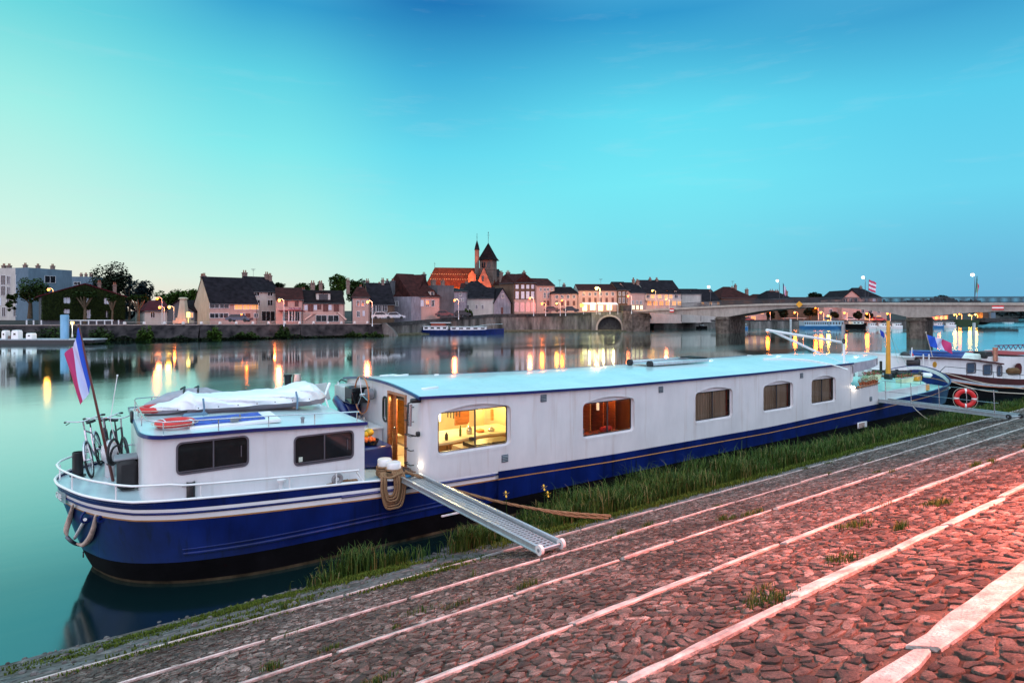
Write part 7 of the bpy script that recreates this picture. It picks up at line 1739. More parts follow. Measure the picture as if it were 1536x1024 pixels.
def gablebit(name, px0, px1, yb_, ye_, yr_, Z, m, dep=5):
    b = MB(); a, c = P(px0, yb_, Z), P(px1, yb_, Z); e0, e1 = P(px0, ye_, Z), P(px1, ye_, Z); r_ = P((px0+px1)/2, yr_, Z); D_ = FW*dep
    b.add([a, c, e1, r_, e0, a+D_, c+D_, e1+D_, r_+D_, e0+D_], [(0, 1, 2, 3, 4)], 0); b.add([a, c, e1, r_, e0, a+D_, c+D_, e1+D_, r_+D_, e0+D_], [(0, 4, 9, 5), (1, 6, 7, 2)], 0)
    b.add([P(px0-.8, ye_+1.2, Z)-FW*.2, r_-FW*.2+Vector((0, 0, .25)), r_+D_+Vector((0, 0, .25)), P(px0-.8, ye_+1.2, Z)+D_, P(px1+.8, ye_+1.2, Z)-FW*.2, P(px1+.8, ye_+1.2, Z)+D_], [(0, 1, 2, 3), (1, 4, 5, 2)], 1)
    return b.build(name, [m, croof], ch, smooth=0)
gablebit('chapel_gable', 702.5, 714, 435, 412, 405.5, 197, wallm['stone'], 4)
tg = gablebit('transept_gable', 714, 737, 436, 428, 401, 195, wallm['stone'], 9)
b = MB(); b.cbox(P(724, 418, 194.8), (.7, .1, 1.6), 0, rz=math.atan2(RT.y, RT.x)); b.build('window', wdark, tg)
Zt = 206; tx0, tx1 = 725, 742
b = MB(); a = PZ(719.5, Zt, 0); M_ = Matrix.Translation(a) @ Matrix.Rotation(math.atan2(RT.y, RT.x)-.28, 4, 'Z'); ws = 22/909*Zt*.93
b.box((0, 0, 3), (ws, ws, HZ(388.5, Zt)), 0, M_); b.box((-.15, -.15, HZ(404.5, Zt)), (ws+.15, ws+.15, HZ(403.5, Zt)), 0, M_); tower = b.build('tower', wallm['stone'], ch, smooth=0)
b = MB()
for side_ in range(2):
    for q in (.3, .7) if side_ == 0 else (.3, .7):
        for dx in (-.35, .35):
            u = ws*q+dx; z0, z1 = HZ(401.5, Zt), HZ(395, Zt)
            pts = [(-.24, z0), (.24, z0), (.24, z1), (0, z1+.45), (-.24, z1)]
            b = MB()
            if side_ == 0: b.prism([(u+x, z) for x, z in pts], lambda p, v, w2: tuple(M_ @ Vector((p, -.06+w2, v))), .04, 0)
            else: b.prism([(u+x, z) for x, z in pts], lambda p, v, w2: tuple(M_ @ Vector((-.06+w2, p, v))), .04, 0)
            b.build('belfry_window', wdark, tower, smooth=0)

b = MB(); cxy = M_ @ Vector((ws/2, ws/2, 0)); zq = HZ(388.5, Zt); apex = Vector((cxy.x, cxy.y, HZ(364.5, Zt+2)))
rings = [[M_ @ Vector((x, y, 0))+Vector((0, 0, z)) for x, y in ((-o_, -o_), (ws+o_, -o_), (ws+o_, ws+o_), (-o_, ws+o_))] for o_, z in ((.75, zq-.35), (.1, zq+.55), (-ws/2+.05, apex.z))]
b.loft(rings, 0); tr = b.build('tower_roof', roofs['dark'], ch, smooth=0)
b = MB(); b.cyl(apex-Vector((0, 0, .3)), apex+Vector((0, 0, 3.8)), .06, 0, 6); b.cbox(apex+Vector((0, 0, 2.6)), (.9, .08, .08), 0, rz=math.atan2(RT.y, RT.x)); b.cbox(apex+Vector((0, 0, 3.5)), (.5, .06, .3), 0, rz=.5); b.ball(apex+Vector((0, 0, 1.8)), .15, 0, 6, 4); b.build('tower_cross', iron, tr)
c = P(715.5, 400, 203); c.z = 0
b = MB(); b.lathe((c.x, c.y, 0), [(.78, 5), (.78, HZ(375, 203)), (.85, HZ(374.5, 203))], 0, 8); tur = b.build('stair_turret', wallm['stone'], ch, smooth=30)
b = MB(); b.lathe((c.x, c.y, 0), [(.95, HZ(375, 203)), (.6, HZ(368, 203)), (.08, HZ(360.5, 203))], 0, 8); b.cyl((c.x, c.y, HZ(361, 203)), (c.x, c.y, HZ(350, 203)), .06, 0, 5); b.cbox((c.x, c.y, HZ(356, 203)), (.5, .06, .06)); b.build('turret_spire', roofs['slate'], tur, smooth=30)
b = MB(); b.cyl(f(3.0, 7, zr-.2), f(3.0, 7, zr+1.8), .05, 0, 5); b.cbox(f(3.0, 7, zr+1.3), (.7, .06, .06)); b.build('nave_cross', iron, nr)
house('dark choir roof right of the church tower', 736, 212, 753, 212, 460, 414, 403.5, 10, 'hip', 'stone', 'slate', hips=(.3, .3))
house('small dark house with a steep roof in front of the church transept', 700, 170, 737, 172, 470, 436, 421.5, 8, 'hip', 'grey', 'slate', [], [(712, 431, 438, 2, 1)], hips=(.28, .42))
house('low dark brown roof between the church and the grey wall', 690, 176, 722, 176, 470, 433, 425, 8, 'gable', 'brown', 'tile', [], [(700, 423, 430, 4)])
def spot(name, loc, tgt, e, col, ang=60, r=.3):
    l = bpy.data.lights.new(name, 'SPOT'); l.energy = e; l.color = col; l.spot_size = math.radians(ang); l.spot_blend = .5; l.shadow_soft_size = r
    o = bpy.data.objects.new(name, l); COL.objects.link(o); o.location = loc; o.rotation_euler = (Vector(tgt)-Vector(loc)).to_track_quat('-Z', 'Y').to_euler()
SOD = (1, .15, .01); SODP = (1, .20, .07); YEL = (1, .40, .05)
spot('church_flood', P(724, 440, 186), P(724, 415, 196), 16000, SOD, 70)
spot('church_flood', P(706, 436, 190), P(705, 420, 198), 7000, SOD, 80)
spot('church_flood', P(664, 436, 186), P(660, 410, 203), 24000, SOD, 75)
spot('church_flood', P(688, 436, 188), P(684, 412, 203), 24000, SOD, 75)

# ---- street lamps: pole, arm, lantern, glowing bulb and its light
bulb_o = mat('sodium_bulb', (1, .5, .15), emit=(1, .26, .04), es=3.4); bulb_y = mat('warm_bulb', (1, .7, .3), emit=(1, .55, .12), es=3.4); bulb_w = mat('white_bulb', (.9, 1, 1), emit=(.85, 1, 1), es=3.5)
def lamp(px, y, Z, zb, e, col, bm, label, r=.22, arm=.9, group='street lamps along the far quay', postm=None):
    hp_ = P(px, y, Z); t = thing('street_lamp', label, 'street lamp', (hp_.x, hp_.y, zb), 0, group)
    b = MB(); base = Vector((hp_.x, hp_.y, zb))+RT*arm; b.lathe(base, [(.12, 0), (.12, .3), (.06, .6), (.045, hp_.z-zb)], 0, 8)
    if arm: b.tube([base+Vector((0, 0, hp_.z-zb-.1)), hp_+RT*arm*.5+Vector((0, 0, .25)), hp_+Vector((0, 0, .2))], .04, 0, 6)
    b.build('pole', postm or galv, t, smooth=50)
    b = MB(); b.lathe((hp_.x, hp_.y, hp_.z+r*.7), [(r*.9, 0), (r*.7, .12), (.04, .22)], 0, 10); b.build('lantern', grey, t, smooth=50)
    b = MB(); b.ball(hp_, r, 0, 10, 8); b.build('bulb', bm, t, smooth=80)
    if e:
        l = plight('lamp_light', tuple(hp_-Vector((0, 0, r+.12))-FW*.3), e*1.05, col, .5); 
    return t
far = [(73, 434, 119, 2.4, 600, YEL, bulb_o, 'amber street lamp lighting the corner of the ivy house', .25),
 (236, 447.5, 115, 2.3, 500, SOD, bulb_o, 'orange street lamp on a tall pole left of the monument', .25),
 (239.5, 461, 117, 2.3, 220, SODP, bulb_o, 'lower left globe lamp beside the tall pole near the monument', .25),
 (254, 460.5, 118, 2.3, 260, YEL, bulb_y, 'right-hand globe lamp directly left of the monument', .28),
 (419, 450, 116, 2.3, 750, SODP, bulb_o, 'orange street lamp before the inn with the maroon board', .28),
 (551.5, 452.5, 117, 2.3, 750, SODP, bulb_o, 'orange street lamp at the corner of the narrow pink house', .28),
 (682, 450, 139, 3.3, 800, SODP, bulb_o, 'orange street lamp before the stained lilac gable', .25),
 (795, 447, 150, 4, 700, SODP, bulb_o, 'orange street lamp before the arcade of the mansion', .25),
 (813, 455, 151, 4, 750, SOD, bulb_o, 'low orange street lamp before the rose-coloured house', .28),
 (835, 455, 152, 4, 260, YEL, bulb_y, 'left yellow lamp before the pink house with small windows', .25),
 (843, 450.5, 152, 4, 320, SOD, bulb_o, 'upper right orange lamp before the pink house with small windows', .22),
 (894.5, 432, 153, 4.3, 2600, (1, .50, .14), bulb_y, 'bright golden lamp high before the roof of the lit inn', .38),
 (942, 444, 154, 4.5, 500, SODP, bulb_o, 'orange lamp at the corner of the grey stone house', .25),
 (978.5, 436, 166, 4.6, 500, YEL, bulb_y, 'yellow lamp in front of the steep black roof', .25),
 (999, 448.5, 166, 4.6, 700, SODP, bulb_o, 'orange lamp at balcony level of the large black-roofed house', .25)]
for a in far: lamp(*a, group='street lamps along the far quay')
under = [(1151, 467, 188, 'first orange lamp under the left of the bridge arch'), (1192, 468.5, 188, 'second orange lamp beneath the bridge beside the awning'), (1223, 461, 190, 'tall orange lamp beneath the middle of the bridge'), (1231, 468.5, 188, 'orange lamp just right of the tall lamp under the bridge'), (1242, 473.5, 187, 'low white lamp above the roof of the blue tour boat'), (1266.5, 469, 188, 'orange lamp between two clipped trees under the bridge'), (1300, 470, 188, 'orange lamp in front of the salmon building'), (1331, 470, 186, 'orange lamp at the right end of the arch, behind the orange mast')]
for px, y, Z, lb_ in under: lamp(px, y, Z, 2.2, 800, SOD if px != 1242 else YEL, bulb_o if px != 1242 else bulb_y, lb_, .32, group='street lamps under the bridge')
for px, y, lb_, bm_, cl in [(1431.5, 471.5, 'yellow lamp right of the bridge pier, first of a pair', bulb_y, YEL), (1439, 470.5, 'orange lamp right of the bridge pier, second of the pair', bulb_o, SOD), (1454, 472.5, 'greenish small lamp before the dark trees right of the pier', bulb_y, YEL), (1463, 471.5, 'yellow lamp above the green slope near the far jetty', bulb_y, YEL), (1408, 473, 'orange lamp right beside the bridge pier', bulb_o, SOD)]:
    lamp(px, y, 225, 1.8, 900, cl, bm_, lb_, .34, group='street lamps right of the pier')
# globe lamp on the pontoon
lamp(108.5, 484, 101, .9, 120, (1, .9, .55), bulb_y, 'white globe lamp on a thin curved post on the left pontoon', .28, 0, 'pontoon fittings', white2)
# canopies of the golden inn
for k, (px, w2) in enumerate([(884, 20), (905, 18), (920, 12)]):
    c = P(px, 457, 154.5); t = thing('terrace_canopy', ['left lit canopy over the terrace of the golden inn', 'middle lit canopy over the terrace of the golden inn', 'right lit canopy over the terrace of the golden inn'][k], 'canopy', tuple(c), 0, 'canopies of the golden inn')
    b = MB(); hw = w2/909*154/2; b.loft([[c+RT*x+FW*y_+Vector((0, 0, z)) for x, y_, z in ((-hw, -1.2, 0), (hw, -1.2, 0), (hw, 1.2, .5), (-hw, 1.2, .5))], [c+RT*x+FW*y_+Vector((0, 0, z+.1)) for x, y_, z in ((-hw, -1.2, 0), (hw, -1.2, 0), (hw, 1.2, .5), (-hw, 1.2, .5))]], 0); b.build('cloth', white2, t)
    for s_ in (-.95, .95): b = MB(); q = c+RT*hw*s_-FW*1.1; b.cyl((q.x, q.y, 4.4), q, .06, 0, 6); b.build('post', wframe, t)
    plight('canopy_light', tuple(c-Vector((0, 0, .35))-FW*.2), 260, (1, .82, .40), .25)
o = MB().cbox(P(873, 458, 153), (.9/909*153*6, .3, .8), 0, rz=math.atan2(RT.y, RT.x)).build('yellow_sign', mat('sign_yellow', (.9, .8, .1), emit=(.95, .85, .08), es=1.6)); tag(o, 'bright yellow panel at the left end of the lit terrace', 'sign')
# warm light among the houses under the bridge
for px, Z in ((1120, 190), (1205, 195), (1255, 194), (1285, 194), (1315, 194)): plight('shop_light', tuple(P(px, 478, Z)), 260, SODP, .3)
plight('monument_light', tuple(P(262, 481, 112)), 220, SOD, .2); plight('balcony_light', tuple(P(370, 459, 119)), 90, SOD, .2); plight('terrace_light', tuple(P(412, 478, 118)), 200, (1, .16, .03), .2)

# ---- monument, posts, rails, cars
mo = thing('monument', 'pale tapering stone obelisk lit orange from below', 'monument', tuple(P(275, 484, 115)))
b = MB(); c = P(275, 483, 115); q = lambda h, z: [c+RT*x*h+FW*y_*h+Vector((0, 0, z)) for x, y_ in ((-1, -1), (1, -1), (1, 1), (-1, 1))]
hh = HZ(446, 115)-c.z; b.loft([q(.75, .7), q(.42, hh*.93)], 0); b.loft([q(.6, hh*.93), q(.6, hh*.97), q(.4, hh)], 0); b.build('shaft', wallm['cream'], mo, smooth=0)
b = MB(); b.loft([q(1.3, -.2), q(1.3, .35)], 0); b.loft([q(.95, .35), q(.95, .8)], 0); b.build('plinth', wallm['cream'], mo, smooth=0)
o = MB().cbox(P(282.5, 472, 114), (.65, .12, 1.0), 0, rz=math.atan2(RT.y, RT.x)).cyl(P(282.5, 484, 114), P(282.5, 472, 114), .05, 0, 6).build('lit_panel', mat('amber_panel', (1, .7, .25), emit=(1, .62, .16), es=2.5)); tag(o, 'glowing amber information panel right of the monument', 'sign')
stn = mat('post_stone', (.60, .56, .54), .8, var=.15)
POSTS = ['first white stone post on the rubble wall, at the left end of the rail', 'white stone post on the rubble wall before the bungalow', 'white stone post on the rubble wall between the tall lamp and the monument', 'white stone post on the rubble wall right below the monument', 'white stone post on the rubble wall below the pale gable wall', 'white stone post on the rubble wall below the dormer of the black-roofed house', 'white stone post on the rubble wall directly before the dark blue car', 'white stone post on the rubble wall below the left chimney of the upright white house', 'white stone post on the rubble wall below the right chimney of the upright white house', 'white stone post on the rubble wall below the left end of the maroon name board', 'white stone post on the rubble wall below the right end of the maroon name board', 'white stone post on the rubble wall at the left foot of the terrace stairs', 'white stone post on the rubble wall below the middle of the terrace', 'white stone post on the rubble wall at the right foot of the terrace stairs', 'white stone post on the rubble wall left of the narrow pink house front', 'last white stone post on the rubble wall, below the corner lamp of the pink house']
for ip, px in enumerate((187, 216.5, 247, 275, 302, 330, 354.5, 379.5, 403, 427, 449.5, 470.5, 492, 512, 532, 551)):
    Z = interp([(a[0], a[1]) for a in BANK], px); z = interp([(a[0], a[2]) for a in BANK], px); p = PZ(px, Z-.1, z)
    tag(MB().lathe(p, [(.26, 0), (.28, .05), (.24, .42), (.16, .52)], 0, 8).build('stone_post', stn, None, smooth=40), POSTS[ip], 'post', 'stone posts on the embankment wall')
b = MB(); zt_ = lambda px: interp([(a[0], a[2]) for a in BANK], px)
rl = thing('guard_rail', 'thin pale rail running between the stone posts of the embankment', 'railing', tuple(PZ(187, 111, 2.9)))
b.tube([PZ(px, interp([(a[0], a[1]) for a in BANK], px)+.1, zt_(px)+.42) for px in range(187, 556, 8)], .03, 0, 5); b.build('rail', mat('rail_pale', (.45, .36, .33), .6), rl)
rl = thing('guard_rail', 'white low railing before the ivy-covered house', 'railing', tuple(PZ(95, 108, 2.9)))
b = MB(); b.tube([PZ(px, interp([(a[0], a[1]) for a in BANK], px)+1.5, 3.55) for px in range(100, 180, 10)], .09, 0, 5); b.build('rail', wframe, rl)
for px in (40, 50.5, 62, 121, 133, 145, 157, 168, 178): 
    b = MB(); p = PZ(px, interp([(a[0], a[1]) for a in BANK], px)+1.5, 2.5); b.cyl(p, p+Vector((0, 0, 1.1)), .12, 0, 6); b.build('rail_post', wframe, rl)
def car(px, yb_, Z, label, col, rot=0, L_=4.2):
    p = P(px, yb_, Z); t = thing('parked_car', label, 'car', tuple(p), math.atan2(RT.y, RT.x)+rot, 'cars parked on the far bank'); paint = mat('car_paint_%d' % px, col, .25, .3, coat=.8)
    b = MB(); pr = [(-L_/2, .35), (-L_/2, .75), (-L_*.42, .9), (L_*.28, .88), (L_*.48, .75), (L_/2, .5), (L_/2, .3)]; 
    b.loft([[(x, y, z) for x, z in pr] for y in (-.85, .85)], 0); cb = [(-L_*.40, .88), (-L_*.30, 1.42), (L_*.08, 1.46), (L_*.27, .88)]; b.loft([[(x, y, z) for x, z in cb] for y in (-.72, .72)], 0); b.build('body', paint, t, local=True, smooth=30)
    b = MB(); cb2_ = [(-L_*.36, .92), (-L_*.28, 1.36), (L_*.06, 1.39), (L_*.22, .92)]; b.loft([[(x, y, z) for x, z in cb2_] for y in (-.74, .74)], 0); b.build('window', wdark, t, local=True, smooth=0)
    for x in (-L_*.3, L_*.3):
        for y in (-.8, .8): b = MB(); b.cyl((x, y-.1, .32), (x, y+.1, .32), .32, 0, 12); b.build('wheel', rubber, t, local=True, smooth=40)
    return t
car(359, 482.5, 115, 'dark blue car parked before the house with the pale gable', (.02, .03, .06), 0, 4.6)
car(573, 478.5, 124, 'silver car parked at the start of the stone quay', (.5, .5, .5), .2); car(593, 478.5, 128, 'second silver car parked right behind the first on the quay', (.45, .47, .5), .2)
car(666, 475, 140, 'dark red car parked by the grey windowless wall', (.12, .03, .03), .2); car(693, 474.5, 143, 'black car parked before the stained lilac gable', (.015, .015, .02), .2)
car(828, 468, 154, 'dark car before the rose-coloured house', (.05, .02, .02)); car(856, 468, 154, 'black car beside the terrace of the golden inn', (.01, .01, .012))
car(1246, 482, 190, 'dark car parked under the bridge near the blue tour boat', (.02, .02, .03)); car(1120, 482, 188, 'red car parked under the left of the bridge', (.4, .02, .01)); car(1275, 482, 190, 'pale car parked beneath the bridge among the clipped trees', (.4, .35, .33)); car(1318, 482, 190, 'red car at the right side of the arch opening', (.3, .03, .02))
o = MB().cbox(P(1191, 477, 188), (34/909*188, 1.5, .15), 0, rz=math.atan2(RT.y, RT.x)).cyl(P(1176, 485, 188), P(1176, 477, 188), .08, 0, 5).cyl(P(1206, 485, 188), P(1206, 477, 188), .08, 0, 5).build('awning', mat('awning_pale', (.55, .35, .3), .7)); tag(o, 'pale flat awning on posts on the quay under the bridge', 'awning')
# yellow-green sunshade crowd at the quay edge
# ---- bridge
br = thing('bridge', 'long low concrete road bridge with arched spans across the river', 'bridge', tuple(PZ(1375, 116, 0)))
def bX(px):   # along the upstream face: cam-frame line
    k = (px-768)/909; # Z = a + b X ; X = kZ
    a_, b_2 = 184.5, -.885
    if px < 1000: pass
    Z = a_/(1-b_2*k); return Z
def BT(px): return interp([(946, 5.45), (1000, 5.9), (1090, 6.65), (1150, 6.95), (1250, 7.05), (1375, 6.9), (1536, 6.75), (1700, 6.6)], px)
def BS(px):   # soffit height
    y = interp([(948, 468.2), (977, 469.5), (1000, 471), (1040, 472.5), (1073, 474.5), (1090, 475.5), (1112, 471.5), (1140, 466.5), (1170, 463.3), (1200, 461.3), (1230, 460.6), (1260, 461.3), (1300, 464.8), (1340, 470.5), (1357, 474.5), (1375, 476.3), (1398, 474.8), (1425, 471.2), (1460, 468.6), (1500, 467.2), (1536, 467), (1600, 467.2), (1700, 470)], px)
    return HZ(y, bX(px))
dirB = (PZ(1375, bX(1375), 0)-PZ(1090, bX(1090), 0)).normalized(); backB = Vector((-dirB.y, dirB.x, 0)); backB = backB if backB.dot(RT) > 0 else -backB
if backB.dot(FW) < 0: backB = -backB
pxs = [946, 955, 965, 977, 990, 1000, 1020, 1040, 1060, 1073, 1082, 1090, 1100, 1112, 1125, 1140, 1155, 1170, 1185, 1200, 1215, 1230, 1245, 1260, 1280, 1300, 1320, 1340, 1350, 1357, 1366, 1375, 1386, 1398, 1410, 1425, 1440, 1460, 1480, 1500, 1518, 1536, 1560, 1600, 1650, 1700]
rings = []
for px in pxs:
    p = PZ(px, bX(px), 0); t_, s_ = BT(px), BS(px); rings.append([Vector((p.x, p.y, s_)), Vector((p.x, p.y, t_-.35)), Vector((p.x, p.y, t_-.35))+backB*10, Vector((p.x, p.y, s_))+backB*10])
b = MB(); b.loft(rings, 0); b.build('deck', concrete, br, smooth=0)
rings = []
for px in pxs:
    p = PZ(px, bX(px), 0)-backB*.35; t_ = BT(px); rings.append([Vector((p.x, p.y, t_-.5)), Vector((p.x, p.y, t_-.05)), Vector((p.x, p.y, t_-.05))+backB*10.7, Vector((p.x, p.y, t_-.5))+backB*10.7])
b = MB(); b.loft(rings, 0); b.build('cornice', mat('cornice_pale', (.46, .41, .35), .8, vs=.6, var=.12, dirt=.2), br, smooth=0)
railm = mat('rail_dark', (.03, .03, .04), .5, .3)
for off in (-.15, 9.9):
    b = MB()
    tp_ = [PZ(px, bX(px), BT(px)+1.0)+backB*off for px in pxs if px > 1010]; bt_ = [PZ(px, bX(px), BT(px)+.12)+backB*off for px in pxs if px > 1010]
    b.tube(tp_, .05, 0, 5); b.tube(bt_, .035, 0, 5)
    px = 1015.
    while px < 1700:
        p = PZ(px, bX(px), 0)+backB*off; z = BT(px); b.box((p.x-.018, p.y-.018, z), (p.x+.018, p.y+.018, z+1.0)); px += .9 if px < 1400 else 1.15
    b.build('railing', railm, br, smooth=0)
def pier(px, w1, yt, m1, lab, wd=10):
    Z = bX(px); p = PZ(px, Z, 0); b = MB(); zt_ = HZ(yt, Z); 
    pts = [(-w1/2, -.4), (-w1/2*.5, -1.6), (w1/2*.5, -1.6), (w1/2, -.4), (w1/2, wd), (-w1/2, wd)]
    b.prism(pts, lambda u, v, q: tuple(p+dirB*u+backB*v+Vector((0, 0, -1+q))), zt_+1, 0); b.prism([(-w1/2-.2, -.6), (-w1/2*.5, -1.9), (w1/2*.5, -1.9), (w1/2+.2, -.6), (w1/2+.2, wd+.2), (-w1/2-.2, wd+.2)], lambda u, v, q: tuple(p+dirB*u+backB*v+Vector((0, 0, zt_-.6+q))), .25, 0)
    b.build('pier', m1, br, smooth=0)
pier(1374, 3.0, 476.5, pierst, ''); pier(1084, 3.0, 475, pierst, '')
# stone abutment with round arch at the town end
ab = thing('bridge_abutment', 'dark stone abutment block where the bridge meets the quay', 'abutment', tuple(PZ(950, 156, 0)))
b = MB(); p = PZ(934.5, 155.5, 0); b.box((0, 0, -.8), (2.4, 9, HZ(466, 155.5)), 0, Matrix.Translation(p) @ Matrix.Rotation(math.atan2(RT.y, RT.x), 4, 'Z')); b.box((.1, 0, 5.2), (2.2, 6, HZ(457.5, 155.5)), 1, Matrix.Translation(p) @ Matrix.Rotation(math.atan2(RT.y, RT.x), 4, 'Z'))
b.box((2.4, .4, -.8), (7.0, 9, HZ(469.5, 156)), 0, Matrix.Translation(p) @ Matrix.Rotation(math.atan2(RT.y, RT.x), 4, 'Z')); b.build('block', [pierst, coping], ab, smooth=0)
p = PZ(893, 156.6, 0); b = MB(); Ms = Matrix.Translation(p) @ Matrix.Rotation(math.atan2(RT.y, RT.x), 4, 'Z'); zc_ = HZ(492, 156.6); ra = 3.1
out = [(-1, -.5), (7.4, -.5), (7.4, HZ(469, 156.6)), (-1, HZ(469, 156.6))]; hole = [(3.6+ra, -.4)]+[(3.6+ra*math.cos(a), .8+ra*.98*math.sin(a)) for a in [PI*i/16 for i in range(17)]]+[(3.6-ra, -.4)]
b.prism(out, lambda u, v, q: tuple(Ms @ Vector((u, -.5+q, v))), 1.2, 0, [hole]); b.build('arch_wall', stoneR, ab, smooth=0)
b = MB(); ringmesh(b, [(3.6+(ra+.45)*math.cos(a), .8+(ra*.98+.45)*math.sin(a)) for a in [PI*i/16 for i in range(17)]]+[(3.6-ra-.45, -.4), (3.6+ra+.45, -.4)], [(3.6+ra*math.cos(a), .8+ra*.98*math.sin(a)) for a in [PI*i/16 for i in range(17)]]+[(3.6-ra, -.4), (3.6+ra, -.4)], lambda u, v, q: tuple(Ms @ Vector((u, -.62+q, v))), .1); b.build('arch_ring', concrete, ab, smooth=0)
b = MB(); b.add([Ms @ Vector(v) for v in ((.3, .75, -.4), (6.9, .75, -.4), (6.9, .75, 4.2), (.3, .75, 4.2))], [(0, 1, 2, 3)]); b.build('arch_shadow_wall', mat('arch_shade_dark', (.05, .05, .05), .9, var=.4), ab, smooth=0)  # dark sheet standing in for the shade inside the arch opening
# navigation signs on the bridge
def navsign(px, y, w2, h2, kind, label):
    Z = bX(px)-.6; c = P(px, y, Z)-backB*.45; t = thing('navigation_sign', label, 'sign', tuple(c)); rz = math.atan2(dirB.y, dirB.x)
    if kind == 'bar':
        b = MB(); b.cbox(c, (w2/909*Z, .06, h2/909*Z), 0, rz=rz); b.build('board', mat('sign_red', (.65, .02, .02), .5), t); b = MB(); b.cbox(c-backB*.06, (w2*.96/909*Z, .04, h2*.34/909*Z), 0, rz=rz); b.build('bar', white2, t)
    else:
        b = MB(); s_ = w2/909*Z/1.5; b.prism([(-s_, 0), (0, -s_), (s_, 0), (0, s_)], lambda u, v, q: tuple(c+dirB*u-backB*(.1-q)+Vector((0, 0, v))), .06, 0); b.build('board', mat('sign_amber', (.80, .36, .02), .5), t)
navsign(1009, 465.5, 6.5, 6, 'bar', 'small red board with a white bar on the left span of the bridge'); navsign(1497, 461.5, 14, 6.5, 'bar', 'red board with a white bar on the right span of the bridge'); navsign(1200, 456.5, 7.5, 7, 'dia', 'orange diamond board in the middle of the bridge arch')
for k, (px, y, top) in enumerate([(1063, 430, 428), (1166, 421, 419), (1294.5, 416, 413), (1458.5, 412, 408.5)]):
    Z = bX(px)+1; lamp(px, y, Z, BT(px), 160, (.8, .95, 1), bulb_w, ['leftmost white lamp of the four on the bridge', 'second white lamp on the bridge, beside the tricolour', 'third white lamp on the bridge, beside the striped flag', 'rightmost and largest white lamp on the bridge'][k], .30 if k else .35, .45, 'white lamps on the bridge', railm)
def poleflag(px, y0, y1, px2, y2, Z, cols, label, nm='flag', along=0, fly=None):
    a, c = P(px2, y2, Z), P(px, y0, Z)
    flag(nm, label, a, a.lerp(c, .55), fly, .25, stripes('st_'+str(px), cols), 12, 8, px, along)
    b = MB(); b.tube([a, c], .035, 0, 5); o = b.build('flagpole', railm); tag(o, 'thin dark pole carrying the '+label.split(' above')[0], 'flagpole')
poleflag(1175, 448, 0, 1174.5, 424, bX(1175), [(.02, .05, .12), (.6, .62, .7), (.6, .2, .35)], 'faded tricolour above the bridge beside the second lamp', fly=RT*.65+Vector((0, 0, -1.0)))
poleflag(1302, 448, 0, 1303.5, 419, bX(1302), [(.5, .04, .10), (.7, .65, .7), (.5, .04, .10), (.7, .65, .7), (.5, .04, .10)], 'red and white striped flag above the bridge near the third lamp', along=1, fly=RT*1.5+Vector((0, 0, -.6)))
poleflag(1462, 450, 0, 1465.5, 414, bX(1462), [(.01, .12, .05), (.15, .35, .25), (.6, .03, .10)], 'green and red flag above the bridge by the rightmost lamp', fly=RT*.30+Vector((0, 0, -1.5)))
# ---- river piles
def pile(px, yt, yb_, wpx, m, label):
    Z = 4818/(yb_-466); p = PZ(px, Z, 0); r_ = wpx/909*Z/2; t = tag(MB().lathe(p, [(r_, -1), (r_, HZ(yt, Z)-.1), (r_*.9, HZ(yt, Z))], 0, 14).build('mooring_pile', m, None, smooth=40), label, 'mooring pile', 'steel piles standing in the river')
pb_ = mat('pile_blue', (.16, .34, .50), .5, .2, vs=.8, var=.3, stretch=(1, 1, .3)); pw = mat('pile_white', (.50, .55, .56), .6, var=.2, vs=1)
pile(97, 472, 515.5, 11, pb_, 'thick blue steel pile at the left pontoon'); pile(1186, 478.5, 496.5, 2.8, pw, 'thin white pile in the river before the blue tour boat'); pile(1265, 486, 503.5, 5.2, pw, 'white pile rising behind the crane post of the barge'); pile(1461, 484, 503.3, 3.8, pw, 'slender white pile in open water right of the bridge pier')
# ---- pontoon with kiosks
po = thing('pontoon', 'dark floating pontoon with a pale walkway at the left bank', 'pontoon', tuple(PZ(40, 98, 0)))
Zp = 96; b = MB(); Mp = Matrix.Translation(PZ(-60, Zp, 0)) @ Matrix.Rotation(math.atan2(RT.y, RT.x), 4, 'Z'); Lp = (113+60)/909*Zp
b.box((0, 0, -.2), (Lp, 3.2, .62), 0, Mp); b.build('float', mat('float_black', (.012, .014, .02), .5), po); b = MB(); b.box((-.1, -.1, .62), (Lp+2.9, 3.3, .80), 0, Mp); b.build('walkway', mat('walkway', (.30, .33, .36), .7, var=.2), po)
b = MB(); b.box((Lp+.2, .3, .2), (Lp+2.9, 2.8, .62), 0, Mp); b.build('end_float', coping, po)
for px, w2, h2, lb_, col in [(9, 6, 13, 'white upright cabinet on the left pontoon', white2), (25.5, 10, 13.5, 'wide white fuel kiosk with a domed top on the pontoon', white2), (47, 9, 9, 'rounded white cabin on the pontoon left of the blue pile', white2), (17.5, 4, 5, 'small brown box between the two white cabinets on the pontoon', chim)]:
    p = PZ(px, Zp+1.2, .8); wv = w2/909*Zp; hv = h2/909*Zp; t = thing('kiosk' if w2 > 4 else 'box', lb_, 'kiosk' if w2 > 4 else 'box', tuple(p)); b = MB(); M_ = Matrix.Translation(p) @ Matrix.Rotation(math.atan2(RT.y, RT.x), 4, 'Z')
    rings = [[M_ @ Vector((x*wv/2*k, y_*.5*k, z)) for x, y_ in ((-1, -1), (1, -1), (1, 1), (-1, 1))] for k, z in ((1, 0), (.97, hv*.8), (.8, hv*.97), (.3, hv))]; b.loft(rings, 0); b.build('body', col, t, smooth=30)
    b = MB(); b.cbox(M_ @ Vector((0, -.52, hv*.55)), (wv*.3, .04, hv*.2), 0, rz=math.atan2(RT.y, RT.x)); b.build('hatch', darkglass, t)
